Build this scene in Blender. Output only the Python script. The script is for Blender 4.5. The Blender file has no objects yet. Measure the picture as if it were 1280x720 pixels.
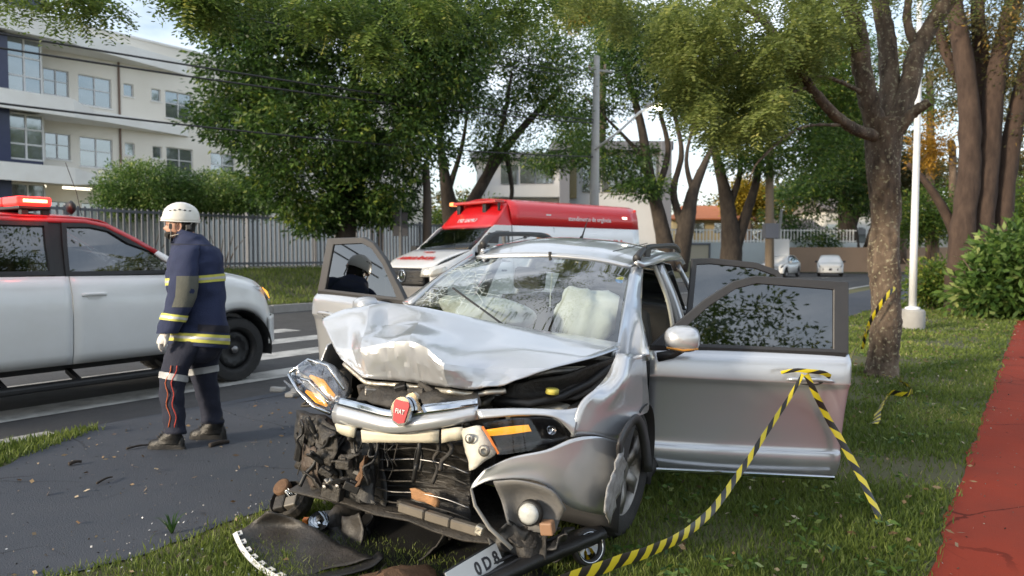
import bpy, bmesh, math, random
import numpy as np
from mathutils import Vector as V, Matrix
from mathutils import noise as mnoise

random.seed(7); rng = np.random.default_rng(7)
sc = bpy.context.scene
col = sc.collection
R = math.radians

# ------------------------------------------------------------------ camera
CAM_H = 1.52
LENS = 26.0
FPX = LENS / 36 * 1280            # focal length in photo pixels
PITCH = math.atan(42 / FPX)
cam_d = bpy.data.cameras.new('camera')
cam = bpy.data.objects.new('camera', cam_d); col.objects.link(cam)
cam.location = (0, 0, CAM_H)
cam.rotation_euler = (math.pi / 2 - PITCH, 0, 0)
cam_d.lens = LENS; cam_d.sensor_width = 36; cam_d.clip_start = .05; cam_d.clip_end = 3000
cam_d.dof.use_dof = True; cam_d.dof.focus_distance = 3.9; cam_d.dof.aperture_fstop = 2.9
sc.camera = cam

# ------------------------------------------------------------------ sky, sun, exposure
SUN_EL, SUN_AZ = 14.0, 238.0      # azimuth of the sun, clockwise from +Y (camera axis)
w = bpy.data.worlds.new('World'); sc.world = w; w.use_nodes = True
nt = w.node_tree; nt.nodes.clear()
out = nt.nodes.new('ShaderNodeOutputWorld'); bg = nt.nodes.new('ShaderNodeBackground')
sky = nt.nodes.new('ShaderNodeTexSky'); sky.sky_type = 'NISHITA'; sky.sun_disc = False
sky.sun_elevation = R(SUN_EL); sky.sun_rotation = R(SUN_AZ); sky.air_density = 1.0; sky.dust_density = 1.6; sky.ozone_density = 1.2
tc = nt.nodes.new('ShaderNodeTexCoord'); mp = nt.nodes.new('ShaderNodeMapping'); mp.inputs['Scale'].default_value = (1, 1, 2.6)
nz = nt.nodes.new('ShaderNodeTexNoise'); nz.inputs['Scale'].default_value = 2.3; nz.inputs['Detail'].default_value = 9; nz.inputs['Roughness'].default_value = .58
rp = nt.nodes.new('ShaderNodeValToRGB'); rp.color_ramp.elements[0].position = .36; rp.color_ramp.elements[1].position = .62
rp.color_ramp.elements[0].color = (.12, .12, .12, 1); rp.color_ramp.elements[1].color = (.85, .85, .85, 1)
mx = nt.nodes.new('ShaderNodeMix'); mx.data_type = 'RGBA'
mx.inputs['B'].default_value = (6.5, 6.9, 7.5, 1)
nt.links.new(tc.outputs['Generated'], mp.inputs['Vector']); nt.links.new(mp.outputs['Vector'], nz.inputs['Vector'])
nt.links.new(nz.outputs['Fac'], rp.inputs['Fac']); nt.links.new(rp.outputs['Color'], mx.inputs['Factor'])
nt.links.new(sky.outputs['Color'], mx.inputs['A']); nt.links.new(mx.outputs['Result'], bg.inputs['Color'])
bg.inputs['Strength'].default_value = .13
nt.links.new(bg.outputs['Background'], out.inputs['Surface'])

sun_d = bpy.data.lights.new('sun', 'SUN'); sun_d.energy = 2.7; sun_d.angle = R(9.0); sun_d.color = (1.0, .86, .67)
sun = bpy.data.objects.new('sun', sun_d); col.objects.link(sun)
_az = R(SUN_AZ); _el = R(SUN_EL)
SUN_DIR = V((math.sin(_az) * math.cos(_el), math.cos(_az) * math.cos(_el), math.sin(_el)))
sun.rotation_euler = SUN_DIR.to_track_quat('Z', 'Y').to_euler()
sun.location = SUN_DIR * 60

sc.view_settings.view_transform = 'Standard'; sc.view_settings.look = 'None'
sc.view_settings.gamma = 1; sc.view_settings.use_curve_mapping = False
sc.view_settings.exposure = .98
sc.cycles.use_denoising = True
sc.cycles.max_bounces = 7; sc.cycles.transparent_max_bounces = 14; sc.cycles.glossy_bounces = 4
sc.cycles.diffuse_bounces = 3; sc.cycles.transmission_bounces = 4
sc.cycles.caustics_reflective = False; sc.cycles.caustics_refractive = False
sc.cycles.sample_clamp_indirect = 6

# ------------------------------------------------------------------ frames of reference
PHI = math.atan((1300 - 640) / FPX)             # the road runs off to the right of the camera axis
U = V((math.sin(PHI), math.cos(PHI), 0)); N = V((-math.cos(PHI), math.sin(PHI), 0))
ROAD_ROT = math.atan2(U.y, U.x)
def W(a, p, z=0.0): return U * a + N * p + V((0, 0, z))     # along the road, across it, up
CAMP = V((0, 0, CAM_H)); _cp, _sp = math.cos(PITCH), math.sin(PITCH)
def ray(x, y):
    u, v = (x - 640) / FPX, (360 - y) / FPX
    return V((u, _cp + v * _sp, v * _cp - _sp))
def at(x, y, d):                                 # the point seen at photo pixel x, y, at depth d
    r = ray(x, y); return CAMP + r * (d / r.y)
def gnd(x, y, z=0.0):                            # where that line of sight meets the ground
    r = ray(x, y); return CAMP + r * ((z - CAM_H) / r.z)
def on_p(x, y, p):                               # (along, height) on the upright plane at distance p across the road
    r = ray(x, y); k = p / (r.x * N.x + r.y * N.y); q = CAMP + r * k
    return q.x * U.x + q.y * U.y, q.z
# ------------------------------------------------------------------ helpers
def props(o, label=None, cat=None, group=None, kind=None):
    if label: o['label'] = label
    if cat: o['category'] = cat
    if group: o['group'] = group
    if kind: o['kind'] = kind
    return o
def empty(name, loc=(0, 0, 0), rot=(0, 0, 0), label=None, cat=None, group=None):
    o = bpy.data.objects.new(name, None); col.objects.link(o)
    o.location = loc; o.rotation_euler = rot; o.empty_display_size = .2
    return props(o, label, cat, group)
def obj(name, verts, faces, m, parent=None, smooth=False):
    me = bpy.data.meshes.new(name); me.from_pydata([tuple(v) for v in verts], [], faces)
    me.materials.append(m)
    if smooth: me.polygons.foreach_set('use_smooth', [True] * len(me.polygons))
    me.update()
    o = bpy.data.objects.new(name, me); col.objects.link(o); o.parent = parent
    return o
def share(src, name, parent=None, loc=(0, 0, 0), rot=(0, 0, 0), scale=(1, 1, 1)):
    o = bpy.data.objects.new(name, src.data); col.objects.link(o); o.parent = parent
    o.location = loc; o.rotation_euler = rot; o.scale = scale
    for md in src.modifiers:
        n = o.modifiers.new(md.name, md.type)
        for k in ('width', 'segments', 'thickness', 'offset', 'limit_method', 'levels', 'render_levels'):
            if hasattr(md, k):
                try: setattr(n, k, getattr(md, k))
                except Exception: pass
    return o
def copy_tree(o, parent=None):
    c = o.copy(); col.objects.link(c); c.parent = parent
    for ch in list(o.children): copy_tree(ch, c)
    return c
def bevel(o, wd=.01, seg=2):
    b = o.modifiers.new('bevel', 'BEVEL'); b.width = wd; b.segments = seg; b.limit_method = 'ANGLE'
    return o
def solid(o, th=.01, off=-1):
    s = o.modifiers.new('solid', 'SOLIDIFY'); s.thickness = th; s.offset = off
    return o

class MB:                                        # collects shapes into one mesh
    def __init__(s): s.v = []; s.f = []
    def add(s, vs, fs):
        b = len(s.v); s.v += [V(v) for v in vs]; s.f += [tuple(i + b for i in f) for f in fs]; return s
    def box(s, x0, x1, y0, y1, z0, z1, m=None):
        vs = [V((x, y, z)) for z in (z0, z1) for y in (y0, y1) for x in (x0, x1)]
        if m: vs = [m @ v for v in vs]
        return s.add(vs, [(0, 2, 3, 1), (4, 5, 7, 6), (0, 1, 5, 4), (2, 6, 7, 3), (0, 4, 6, 2), (1, 3, 7, 5)])
    def bar(s, p, q, w_, h_=None, up=(0, 0, 1)):  # square bar from p to q
        p, q = V(p), V(q); h_ = h_ or w_; d = (q - p).normalized(); up = V(up)
        if abs(d.dot(up)) > .97: up = V((1, 0, 0))
        a = d.cross(up).normalized(); b = a.cross(d)
        vs = [e + a * i * w_ / 2 + b * j * h_ / 2 for e in (p, q) for i, j in ((-1, -1), (1, -1), (1, 1), (-1, 1))]
        return s.add(vs, [(0, 1, 2, 3), (7, 6, 5, 4), (0, 4, 5, 1), (1, 5, 6, 2), (2, 6, 7, 3), (3, 7, 4, 0)])
    def tube(s, pts, rad, n=8, cap=True, sq=1.0):
        pts = [V(p) for p in pts]; k = len(pts)
        rs = rad if isinstance(rad, (list, tuple)) else [rad] * k
        base = len(s.v); prev = None
        for i, p in enumerate(pts):
            d = (pts[min(i + 1, k - 1)] - pts[max(i - 1, 0)])
            d = d.normalized() if d.length > 1e-9 else V((0, 0, 1))
            if prev is None:
                a = d.cross(V((0, 0, 1))) if abs(d.z) < .95 else d.cross(V((1, 0, 0)))
            else: a = prev - d * prev.dot(d)
            a.normalize(); prev = a; b = d.cross(a)
            for j in range(n):
                t = 2 * math.pi * j / n
                s.v.append(p + (a * math.cos(t) + b * math.sin(t) * sq) * rs[i])
        for i in range(k - 1):
            for j in range(n):
                q = base + i * n
                s.f.append((q + j, q + (j + 1) % n, q + n + (j + 1) % n, q + n + j))
        if cap:
            s.f.append(tuple(base + j for j in range(n))[::-1]); s.f.append(tuple(base + (k - 1) * n + j for j in range(n)))
        return s
    def lathe(s, prof, n=24, m=None, closed=False):   # prof of (r, z) turned about z
        base = len(s.v); k = len(prof)
        for r, z in prof:
            for j in range(n):
                t = 2 * math.pi * j / n; q = V((r * math.cos(t), r * math.sin(t), z)); s.v.append(m @ q if m else q)
        for i in range(k if closed else k - 1):
            i2 = (i + 1) % k
            for j in range(n): s.f.append((base + i * n + j, base + i * n + (j + 1) % n, base + i2 * n + (j + 1) % n, base + i2 * n + j))
        return s
    def prism(s, poly, m, th):                     # poly (x, y) in frame m, extruded along its z by th
        n = len(poly)
        vs = [m @ V((x, y, 0)) for x, y in poly] + [m @ V((x, y, th)) for x, y in poly]
        fs = [tuple(range(n))[::-1], tuple(range(n, 2 * n))] + [(i, (i + 1) % n, n + (i + 1) % n, n + i) for i in range(n)]
        return s.add(vs, fs)
    def grid(s, rows, close=False):
        base = len(s.v); m_ = len(rows[0])
        for r in rows: s.v += [V(p) for p in r]
        for i in range(len(rows) - 1):
            for j in range(m_ if close else m_ - 1):
                j2 = (j + 1) % m_
                s.f.append((base + i * m_ + j, base + i * m_ + j2, base + (i + 1) * m_ + j2, base + (i + 1) * m_ + j))
        return s
    def build(s, name, m, parent=None, smooth=False):
        return obj(name, s.v, s.f, m, parent, smooth)

def cr(pts, n):                                  # Catmull-Rom through pts, n steps to a span
    pts = [V(p) for p in pts]
    if n <= 1: return pts
    o = []
    for i in range(len(pts) - 1):
        p1, p2 = pts[i], pts[i + 1]
        p0 = pts[i - 1] if i else p1 * 2 - p2; p3 = pts[i + 2] if i + 2 < len(pts) else p2 * 2 - p1
        for k in range(n):
            t = k / n
            o.append(.5 * ((2 * p1) + (p2 - p0) * t + (2 * p0 - 5 * p1 + 4 * p2 - p3) * t * t + (3 * p1 - p0 - 3 * p2 + p3) * t ** 3))
    o.append(pts[-1]); return o
def surf(rows, nu=4, nv=4):                      # control rows to a smooth grid of rows
    rr = [cr(r, nv) for r in rows]
    cols = [cr(c, nu) for c in zip(*rr)]
    return [list(r) for r in zip(*cols)]
def patch(name, rows, m, parent=None, nu=4, nv=4, th=.004, smooth=True, bump=0, bs=6, off=-1):
    g = surf(rows, nu, nv)
    if bump: g = [[p + V(mnoise.noise_vector(p * bs)) * bump for p in r] for r in g]
    o = MB().grid(g).build(name, m, parent, smooth)
    if th: solid(o, th, off)
    return o
def frame(o, x, y):                              # matrix with origin o, x axis and y axis given
    x = V(x).normalized(); z = x.cross(V(y)).normalized(); y = z.cross(x)
    m = Matrix((x, y, z)).transposed().to_4x4(); m.translation = V(o); return m
def text(name, s, size, m, mat_, parent=None, depth=.002, align='CENTER', bold=0, sx=1):
    cu = bpy.data.curves.new(name, 'FONT'); cu.body = s; cu.size = size; cu.extrude = depth; cu.align_x = align; cu.align_y = 'CENTER'; cu.offset = bold; cu.resolution_u = 3
    o = bpy.data.objects.new(name, cu); col.objects.link(o)
    dg = bpy.context.evaluated_depsgraph_get(); me = bpy.data.meshes.new_from_object(o.evaluated_get(dg)); bpy.data.objects.remove(o)
    me.materials.clear(); me.materials.append(mat_); me.transform(Matrix.Diagonal((sx, 1, 1, 1))); me.transform(m)
    t = bpy.data.objects.new(name, me); col.objects.link(t); t.parent = parent
    return t

# ------------------------------------------------------------------ materials
_mc = {}
def M(name, c=(.5, .5, .5), r=.5, m=0.0, c2=None, sc_=4.0, mixw=.5, bump=0, bsc=40, coat=0, spec=.5, em=None, ems=0, detail=6, rvar=0, stretch=None, sharp=.2, thr=.5):
    if name in _mc: return _mc[name]
    a = bpy.data.materials.new(name); a.use_nodes = True; t = a.node_tree; b = t.nodes['Principled BSDF']
    b.inputs['Base Color'].default_value = (*c, 1); b.inputs['Roughness'].default_value = r; b.inputs['Metallic'].default_value = m
    b.inputs['Specular IOR Level'].default_value = spec
    if coat: b.inputs['Coat Weight'].default_value = coat; b.inputs['Coat Roughness'].default_value = .06
    if em: b.inputs['Emission Color'].default_value = (*em, 1); b.inputs['Emission Strength'].default_value = ems
    co = t.nodes.new('ShaderNodeTexCoord'); vec = co.outputs['Object']
    if stretch:
        mpp = t.nodes.new('ShaderNodeMapping'); mpp.inputs['Scale'].default_value = stretch; t.links.new(vec, mpp.inputs['Vector']); vec = mpp.outputs['Vector']
    def nzn(s_, d=detail):
        n = t.nodes.new('ShaderNodeTexNoise'); n.inputs['Scale'].default_value = s_; n.inputs['Detail'].default_value = d; n.inputs['Roughness'].default_value = .62
        t.links.new(vec, n.inputs['Vector']); return n
    if c2:
        n = nzn(sc_); rr = t.nodes.new('ShaderNodeValToRGB'); e = rr.color_ramp.elements
        e[0].position = max(0, thr - sharp); e[1].position = min(1, thr + sharp); e[0].color = (*c, 1)
        e[1].color = tuple(c[i] * (1 - mixw) + c2[i] * mixw for i in range(3)) + (1,)
        t.links.new(n.outputs['Fac'], rr.inputs['Fac']); t.links.new(rr.outputs['Color'], b.inputs['Base Color'])
    if rvar:
        n = nzn(sc_ * 2.3); q = t.nodes.new('ShaderNodeMapRange'); q.inputs[1].default_value = .3; q.inputs[2].default_value = .7
        q.inputs[3].default_value = max(.02, r - rvar); q.inputs[4].default_value = min(1, r + rvar)
        t.links.new(n.outputs['Fac'], q.inputs[0]); t.links.new(q.outputs[0], b.inputs['Roughness'])
    if bump:
        n = nzn(bsc); bp = t.nodes.new('ShaderNodeBump'); bp.inputs['Strength'].default_value = bump; bp.inputs['Distance'].default_value = .02
        t.links.new(n.outputs['Fac'], bp.inputs['Height']); t.links.new(bp.outputs['Normal'], b.inputs['Normal'])
    _mc[name] = a; return a
def node_of(a, kind): return [n for n in a.node_tree.nodes if n.bl_idname == kind]
def glass(name, tint=(.6, .65, .62), rough=.01, base=.04, dirt=0):
    if name in _mc: return _mc[name]
    a = bpy.data.materials.new(name); a.use_nodes = True; t = a.node_tree; t.nodes.clear()
    o = t.nodes.new('ShaderNodeOutputMaterial'); mxs = t.nodes.new('ShaderNodeMixShader'); tr = t.nodes.new('ShaderNodeBsdfTransparent'); gl = t.nodes.new('ShaderNodeBsdfGlossy')
    tr.inputs['Color'].default_value = (*tint, 1); gl.inputs['Roughness'].default_value = rough
    lw = t.nodes.new('ShaderNodeLayerWeight'); lw.inputs['Blend'].default_value = .5
    fr = t.nodes.new('ShaderNodeMath'); fr.operation = 'POWER'; fr.inputs[1].default_value = 4.2; t.links.new(lw.outputs['Facing'], fr.inputs[0])
    ad = t.nodes.new('ShaderNodeMath'); ad.operation = 'ADD'; ad.inputs[1].default_value = base; ad.use_clamp = True
    t.links.new(fr.outputs[0], ad.inputs[0]); t.links.new(ad.outputs[0], mxs.inputs[0]); t.links.new(tr.outputs[0], mxs.inputs[1]); t.links.new(gl.outputs[0], mxs.inputs[2])
    last = mxs
    if dirt:
        df = t.nodes.new('ShaderNodeBsdfDiffuse'); df.inputs['Color'].default_value = (.6, .6, .58, 1); m2 = t.nodes.new('ShaderNodeMixShader')
        co = t.nodes.new('ShaderNodeTexCoord'); n = t.nodes.new('ShaderNodeTexNoise'); n.inputs['Scale'].default_value = 3; n.inputs['Detail'].default_value = 8
        ml = t.nodes.new('ShaderNodeMath'); ml.operation = 'MULTIPLY'; ml.inputs[1].default_value = dirt
        t.links.new(co.outputs['Object'], n.inputs['Vector']); t.links.new(n.outputs['Fac'], ml.inputs[0]); t.links.new(ml.outputs[0], m2.inputs[0])
        t.links.new(mxs.outputs[0], m2.inputs[1]); t.links.new(df.outputs[0], m2.inputs[2]); last = m2
    t.links.new(last.outputs[0], o.inputs['Surface'])
    _mc[name] = a; return a
def crackify(a, scale, wid=.012, dark=.35, warp=.25):
    t = a.node_tree; b = t.nodes['Principled BSDF']; src = b.inputs['Base Color'].links[0].from_socket; co = t.nodes.new('ShaderNodeTexCoord')
    n = t.nodes.new('ShaderNodeTexNoise'); n.inputs['Scale'].default_value = scale * 2.5; n.inputs['Detail'].default_value = 6; v = t.nodes.new('ShaderNodeTexVoronoi'); v.feature = 'DISTANCE_TO_EDGE'; v.inputs['Scale'].default_value = scale
    mxv = t.nodes.new('ShaderNodeMix'); mxv.data_type = 'RGBA'; mxv.blend_type = 'ADD'; mxv.inputs['Factor'].default_value = warp
    t.links.new(co.outputs['Object'], n.inputs['Vector']); t.links.new(co.outputs['Object'], mxv.inputs['A']); t.links.new(n.outputs['Color'], mxv.inputs['B']); t.links.new(mxv.outputs['Result'], v.inputs['Vector'])
    lt = t.nodes.new('ShaderNodeMapRange'); lt.inputs[1].default_value = wid * .4; lt.inputs[2].default_value = wid; t.links.new(v.outputs['Distance'], lt.inputs[0])
    n2 = t.nodes.new('ShaderNodeTexNoise'); n2.inputs['Scale'].default_value = scale * .9; r2 = t.nodes.new('ShaderNodeMapRange'); r2.inputs[1].default_value = .48; r2.inputs[2].default_value = .56; t.links.new(co.outputs['Object'], n2.inputs['Vector']); t.links.new(n2.outputs['Fac'], r2.inputs[0])
    mm = t.nodes.new('ShaderNodeMath'); mm.operation = 'MAXIMUM'; t.links.new(lt.outputs[0], mm.inputs[0]); t.links.new(r2.outputs[0], mm.inputs[1])
    mc = t.nodes.new('ShaderNodeMix'); mc.data_type = 'RGBA'; mc.blend_type = 'MULTIPLY'; mc.inputs['Factor'].default_value = 1; cb = t.nodes.new('ShaderNodeMapRange'); cb.inputs[3].default_value = dark; t.links.new(mm.outputs[0], cb.inputs[0])
    t.links.new(src, mc.inputs['A']); t.links.new(cb.outputs[0], mc.inputs['B']); t.links.new(mc.outputs['Result'], b.inputs['Base Color']); return a
black = M('black_plastic', (.011, .011, .012), .5, c2=(.026, .025, .024), sc_=9, bump=.15, bsc=120)
rubber = M('tyre_rubber', (.017, .017, .018), .8, c2=(.045, .042, .038), sc_=14, bump=.3, bsc=160)
chrome = M('chrome', (.58, .60, .63), .10, 1.0, rvar=.05)
steel = M('grey_steel', (.28, .28, .29), .38, 1.0, c2=(.16, .14, .12), sc_=8, rvar=.12)
white_paint = M('white_paint', (.80, .80, .79), .28, c2=(.70, .69, .66), sc_=2.5, coat=.6, mixw=.5)
red_paint = M('red_paint', (.55, .016, .022), .3, c2=(.45, .014, .02), sc_=2, coat=.6)
silver = M('silver_paint', (.54, .56, .59), .29, .55, c2=(.49, .505, .53), sc_=1.5, coat=1, mixw=.6, bump=.012, bsc=260)
dark_glass = glass('tinted_glass', (.16, .17, .17), .012, .20)
clear_glass = glass('clear_glass', (.72, .79, .77), .01, .22, .02)
van_glass = glass('van_glass', (.45, .5, .5), .01, .06)
white_plain = M('white_plain', (.78, .78, .77), .5)
grey_trim = M('grey_trim', (.030, .030, .033), .5, c2=(.042, .041, .040), sc_=8, bump=.1, bsc=150)
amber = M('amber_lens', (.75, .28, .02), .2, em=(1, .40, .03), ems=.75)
lamp_lens = glass('lamp_lens', (.85, .86, .88), .05, .12)
# ------------------------------------------------------------------ ground, road, paths
KERB = 6.72; FAR_KERB = 16.9; PATH_IN = 3.72; RED = .4; ROAD_END = 66
def ground_h(a, p):
    h = 0.0
    if p > FAR_KERB:
        t = min(1, (p - FAR_KERB) / 6.0); h = .14 + .84 * t * t * (3 - 2 * t)
    elif KERB < p: h = -.07
    if a > ROAD_END:
        t = min(1, (a - ROAD_END) / 6); h = max(h, .12 * t)
    return h
def sheet(name, ag, pg, zf, m):
    rows = [[W(a, p, zf(a, p)) for a in ag] for p in pg]
    o = MB().grid(rows).build(name, m, None, True); o['kind'] = 'structure'; return o
ag = sorted(set([-400, -200, -100, -60, -40] + list(np.arange(-30, 90, 2.0)) + [ROAD_END - .01, ROAD_END + 6, 100, 120, 150, 200, 300, 500, 900]))
pg = sorted(set([-700, -300, -120, -60, -30] + list(np.arange(-20, 6, 1.5)) + [KERB - .01, KERB + .01, 9, 12, 15, FAR_KERB - .01, FAR_KERB + .01] + list(np.arange(17.5, 30, 1.0)) + [36, 45, 60, 90, 150, 300, 700]))
soil = M('lawn_soil', (.075, .085, .030), .95, c2=(.135, .100, .060), sc_=.9, bump=.8, bsc=60, detail=10, sharp=.16)
sheet('ground', ag, pg, ground_h, soil)

asphalt = M('asphalt', (.048, .048, .050), .82, c2=(.080, .076, .072), sc_=1.6, bump=.35, bsc=180, detail=10, rvar=.1)
slate = crackify(M('slate_path', (.044, .053, .068), .78, c2=(.082, .086, .098), sc_=.9, bump=.45, bsc=120, detail=12, mixw=.8, spec=.3, sharp=.28), .7, .007, .5)
redp = crackify(M('red_path', (.33, .046, .022), .95, c2=(.19, .042, .028), sc_=1.1, bump=.5, bsc=120, detail=12, mixw=.85, spec=.15, sharp=.26), .9, .008, .45)
conc = M('kerb_concrete', (.36, .35, .33), .85, c2=(.20, .19, .17), sc_=3.5, bump=.3, bsc=90)
paintw = M('road_paint', (.50, .49, .46), .7, c2=(.11, .105, .10), sc_=3.5, mixw=.85, bump=.2, bsc=150, thr=.6, sharp=.16, detail=10)
def zc(v): return lambda a, p: v
sheet('road', [-60, -20, 0, 20, 40, 60, ROAD_END - .02], [KERB + .15, 9, 12, FAR_KERB - .15], zc(-.06), asphalt)
# far and near kerbs, kerb stones laid end to end
def kerb_row(p0, p1, a0, a1, step, name, z1=.02):
    root = MB().box(a0, a1, p0 + .02, p1 - .02, -.2, z1 - .03, Matrix.Rotation(0, 4, 'Z'))
    o = root.build(name, conc); o.rotation_euler.z = ROAD_ROT; o['kind'] = 'structure'
    first = None; a = a0; i = 0
    while a < a1:
        if first is None:
            first = MB().box(.006, step - .006, p0, p1, -.2, z1).build('kerb_stone', conc, o); bevel(first, .012, 1); k = first; k.location.x = a
        else: k = share(first, 'kerb_stone', o, (a, 0, random.uniform(-.006, .006)), (0, 0, random.uniform(-.002, .002)))
        a += step
    return o
kerb_row(KERB - .02, KERB + .15, -3.2, 2.8, 1.0, 'near_kerb', .02)
kerb_row(KERB - .02, KERB + .15, 10.6, 60, 1.2, 'near_kerb', .02)
kerb_row(FAR_KERB - .15, FAR_KERB, 4, 60, 1.2, 'far_kerb', .15)
# dropped kerb where the slate path meets the crossing
ramp = MB().grid([[W(a, p, z) for a in np.linspace(2.8, 10.6, 13)] for p, z in ((KERB - .1, .007), (KERB + .03, .006), (KERB + .34, -.054))]).build('kerb_ramp', slate); ramp['kind'] = 'structure'
# slate path along the kerb, wider at the crossing
def edge_in(a): return PATH_IN + .05 * math.sin(a * 2.1) + .035 * math.sin(a * 5.3 + 1) + .05 * mnoise.noise(V((a * 3.3, 1, 0))) + .03 * mnoise.noise(V((a * 9, 4, 0)))
def edge_out(a):
    t = min(1, max(0, (a - 2.1) / .6)); t2 = min(1, max(0, (11.2 - a) / .7)); t = min(t, t2); t = t * t * (3 - 2 * t)
    return 5.95 + (KERB - 5.96 - .06) * t + .03 * math.sin(a * 3.7)
aa = list(np.linspace(-6, 14, 400)) + list(np.linspace(14.5, 64, 60))
sp = MB().grid([[W(a, edge_in(a) + (edge_out(a) - edge_in(a)) * t, .006 + .004 * math.sin(a * 1.3 + t * 4)) for a in aa] for t in np.linspace(0, 1, 6)]).build('slate_path', slate, None, True); sp['kind'] = 'structure'
# red cycle path the camera stands on
rp_ = MB().grid([[W(a, RED + .03 * mnoise.noise(V((a * 1.3, 7, 0))) + .02 * mnoise.noise(V((a * 4.6, 2, 0))) + .012 * mnoise.noise(V((a * 13, 2, 0))) - 2.5 * t, .008) for a in np.linspace(-8, 64, 900)] for t in (0, .3, .6, 1)]).build('cycle_path', redp, None, True); rp_['kind'] = 'structure'
# zebra crossing bars, painted along the road
zeb = empty('zebra_crossing', W(7.2, 11.6, -.06), (0, 0, ROAD_ROT)); zeb['kind'] = 'structure'
for k in range(6):
    p = 7.88 + k * 1.52 - 11.6
    o = MB().grid([[V((x, p + y, .006)) for x in np.linspace(-5.2, 2.7, 8)] for y in (0, .58)]).build('crossing_bar', paintw, zeb)
# lane line beyond the crossing
ll = empty('lane_marking', W(12, 11.8, -.06), (0, 0, ROAD_ROT)); ll['kind'] = 'structure'
for k in range(10): MB().grid([[V((x + k * 5, y, .006)) for x in (0, 2.2)] for y in (-.06, .06)]).build('dash', paintw, ll)
# cracks across the slate path: thin recessed seams
# ------------------------------------------------------------------ the crashed car
CAR_O = V((-.572, 3.415, -.044)); _y, _p, _r = R(-111.9), R(.4), R(-5.0)
cF = V((math.cos(_y) * math.cos(_p), math.sin(_y) * math.cos(_p), math.sin(_p))); _l = V((-math.sin(_y), math.cos(_y), 0)); _u = cF.cross(_l)
cL = _l * math.cos(_r) + _u * math.sin(_r); cU = cF.cross(cL)
CARM = Matrix((cF, cL, cU)).transposed().to_4x4(); CARM.translation = CAR_O; CARI = CARM.inverted()
car = empty('crashed_car', label='silver car with crushed bonnet and torn front bumper, standing on the grass', cat='car'); car.matrix_world = CARM
_o = CARI @ CAMP
def C(x, y, ax, val):                            # point of the car seen at x, y, on the car plane s, t or z = val
    r = CARI.to_3x3() @ ray(x, y); i = 'stz'.index(ax); k = (val - _o[i]) / r[i]; return _o + r * k
def CS(l): return [C(x, y, 's', s_) for x, y, s_ in l]
def CT(l): return [C(x, y, 't', s_) for x, y, s_ in l]
def CC(l, off=0.0):                              # points on the rounded corner of the bumper and wing
    o = []
    for x, y in l:
        r = CARI.to_3x3() @ ray(x, y); r.normalize(); best = None; prev = None
        for i in range(700):
            p = _o + r * (1.8 + i * .005); k = 1 + .035 * (1 - min(1, ((p.z - .62) / .42) ** 2)) + off
            f = (max(0, p.x + 1.0) / (.955 * k)) ** 3.0 + (abs(p.y) / (.915 * k)) ** 3.0 - 1
            if p.y < -.2: continue
            if best is None or abs(f) < best[0]: best = (abs(f), p)
            if f <= 0: break
        o.append(best[1])
    return o
def sharp(o, deg=24):
    o.data.set_sharp_from_angle(angle=R(deg)); return o
bare = M('scraped_metal', (.58, .55, .48), .42, .75, c2=(.36, .33, .28), sc_=14, bump=.25, bsc=60, rvar=.12)
grime = M('engine_grime', (.022, .021, .020), .6, c2=(.052, .044, .036), sc_=9, bump=.5, bsc=45, detail=9, mixw=.8, rvar=.2)
rusty = M('rusty_steel', (.10, .055, .03), .75, .3, c2=(.26, .15, .085), sc_=9, bump=.5, bsc=50)
alloy = M('dull_alloy', (.34, .33, .31), .45, .85, c2=(.16, .14, .12), sc_=12, bump=.3, bsc=60)
interior = M('interior_dark', (.022, .022, .023), .8, c2=(.04, .04, .04), sc_=6)
trim_cream = M('pillar_trim', (.52, .49, .43), .8)
bag = M('airbag_cloth', (.76, .74, .71), .9, c2=(.66, .64, .61), sc_=5, bump=.25, bsc=40)

# windscreen and roof
WT = [C(595, 322, 's', -1.97), C(640, 319.5, 's', -1.91), C(692, 320, 's', -1.89), C(745, 325, 's', -1.91), C(788, 334, 's', -1.97)]
WB = [C(515, 383, 's', -1.18), C(575, 396, 's', -1.06), C(640, 412, 's', -1.02), C(710, 424, 's', -1.06), C(771, 432, 's', -1.22)]
wmid = [WT[i].lerp(WB[i], .5) + V((.03, 0, .035)) for i in range(5)]
ws = patch('windscreen', [WT, wmid, WB], clear_glass, car, 6, 4, 0)
# crack web on the passenger side of the screen
def on_ws(u_, v_):
    r_ = cr(WT, 8), cr(wmid, 8), cr(WB, 8); i = min(32, max(0, int(u_ * 32)))
    return cr([r_[0][i], r_[1][i], r_[2][i]], 10)[min(20, max(0, int(v_ * 20)))]
cm = MB(); random.seed(3)
for c_ in ((.09, .62), (.2, .8), (.12, .35), (.05, .45), (.15, .55), (.27, .68), (.08, .85)):
    for k in range(13):
        t_ = random.uniform(0, 6.28); l_ = random.uniform(.06, .26); pts = []
        for q in range(5):
            uu = c_[0] + math.cos(t_) * l_ * .55 * q / 4 + random.uniform(-.01, .01); vv = c_[1] + math.sin(t_) * l_ * 1.3 * q / 4 + random.uniform(-.012, .012)
            pts.append(on_ws(max(.0, uu), min(1, max(0, vv))) + V((.003, 0, .004)))
        cm.tube(pts, .0009, 3, False)
cm.build('crack', M('glass_crack', (.7, .78, .78), .4), ws)
band = patch('screen_border', [[WT[i] + V((-.004, 0, -.006)) for i in range(5)], [WT[i].lerp(wmid[i], .10) + V((-.006, 0, -.006)) for i in range(5)]], black, ws, 2, 4, .002)
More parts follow.
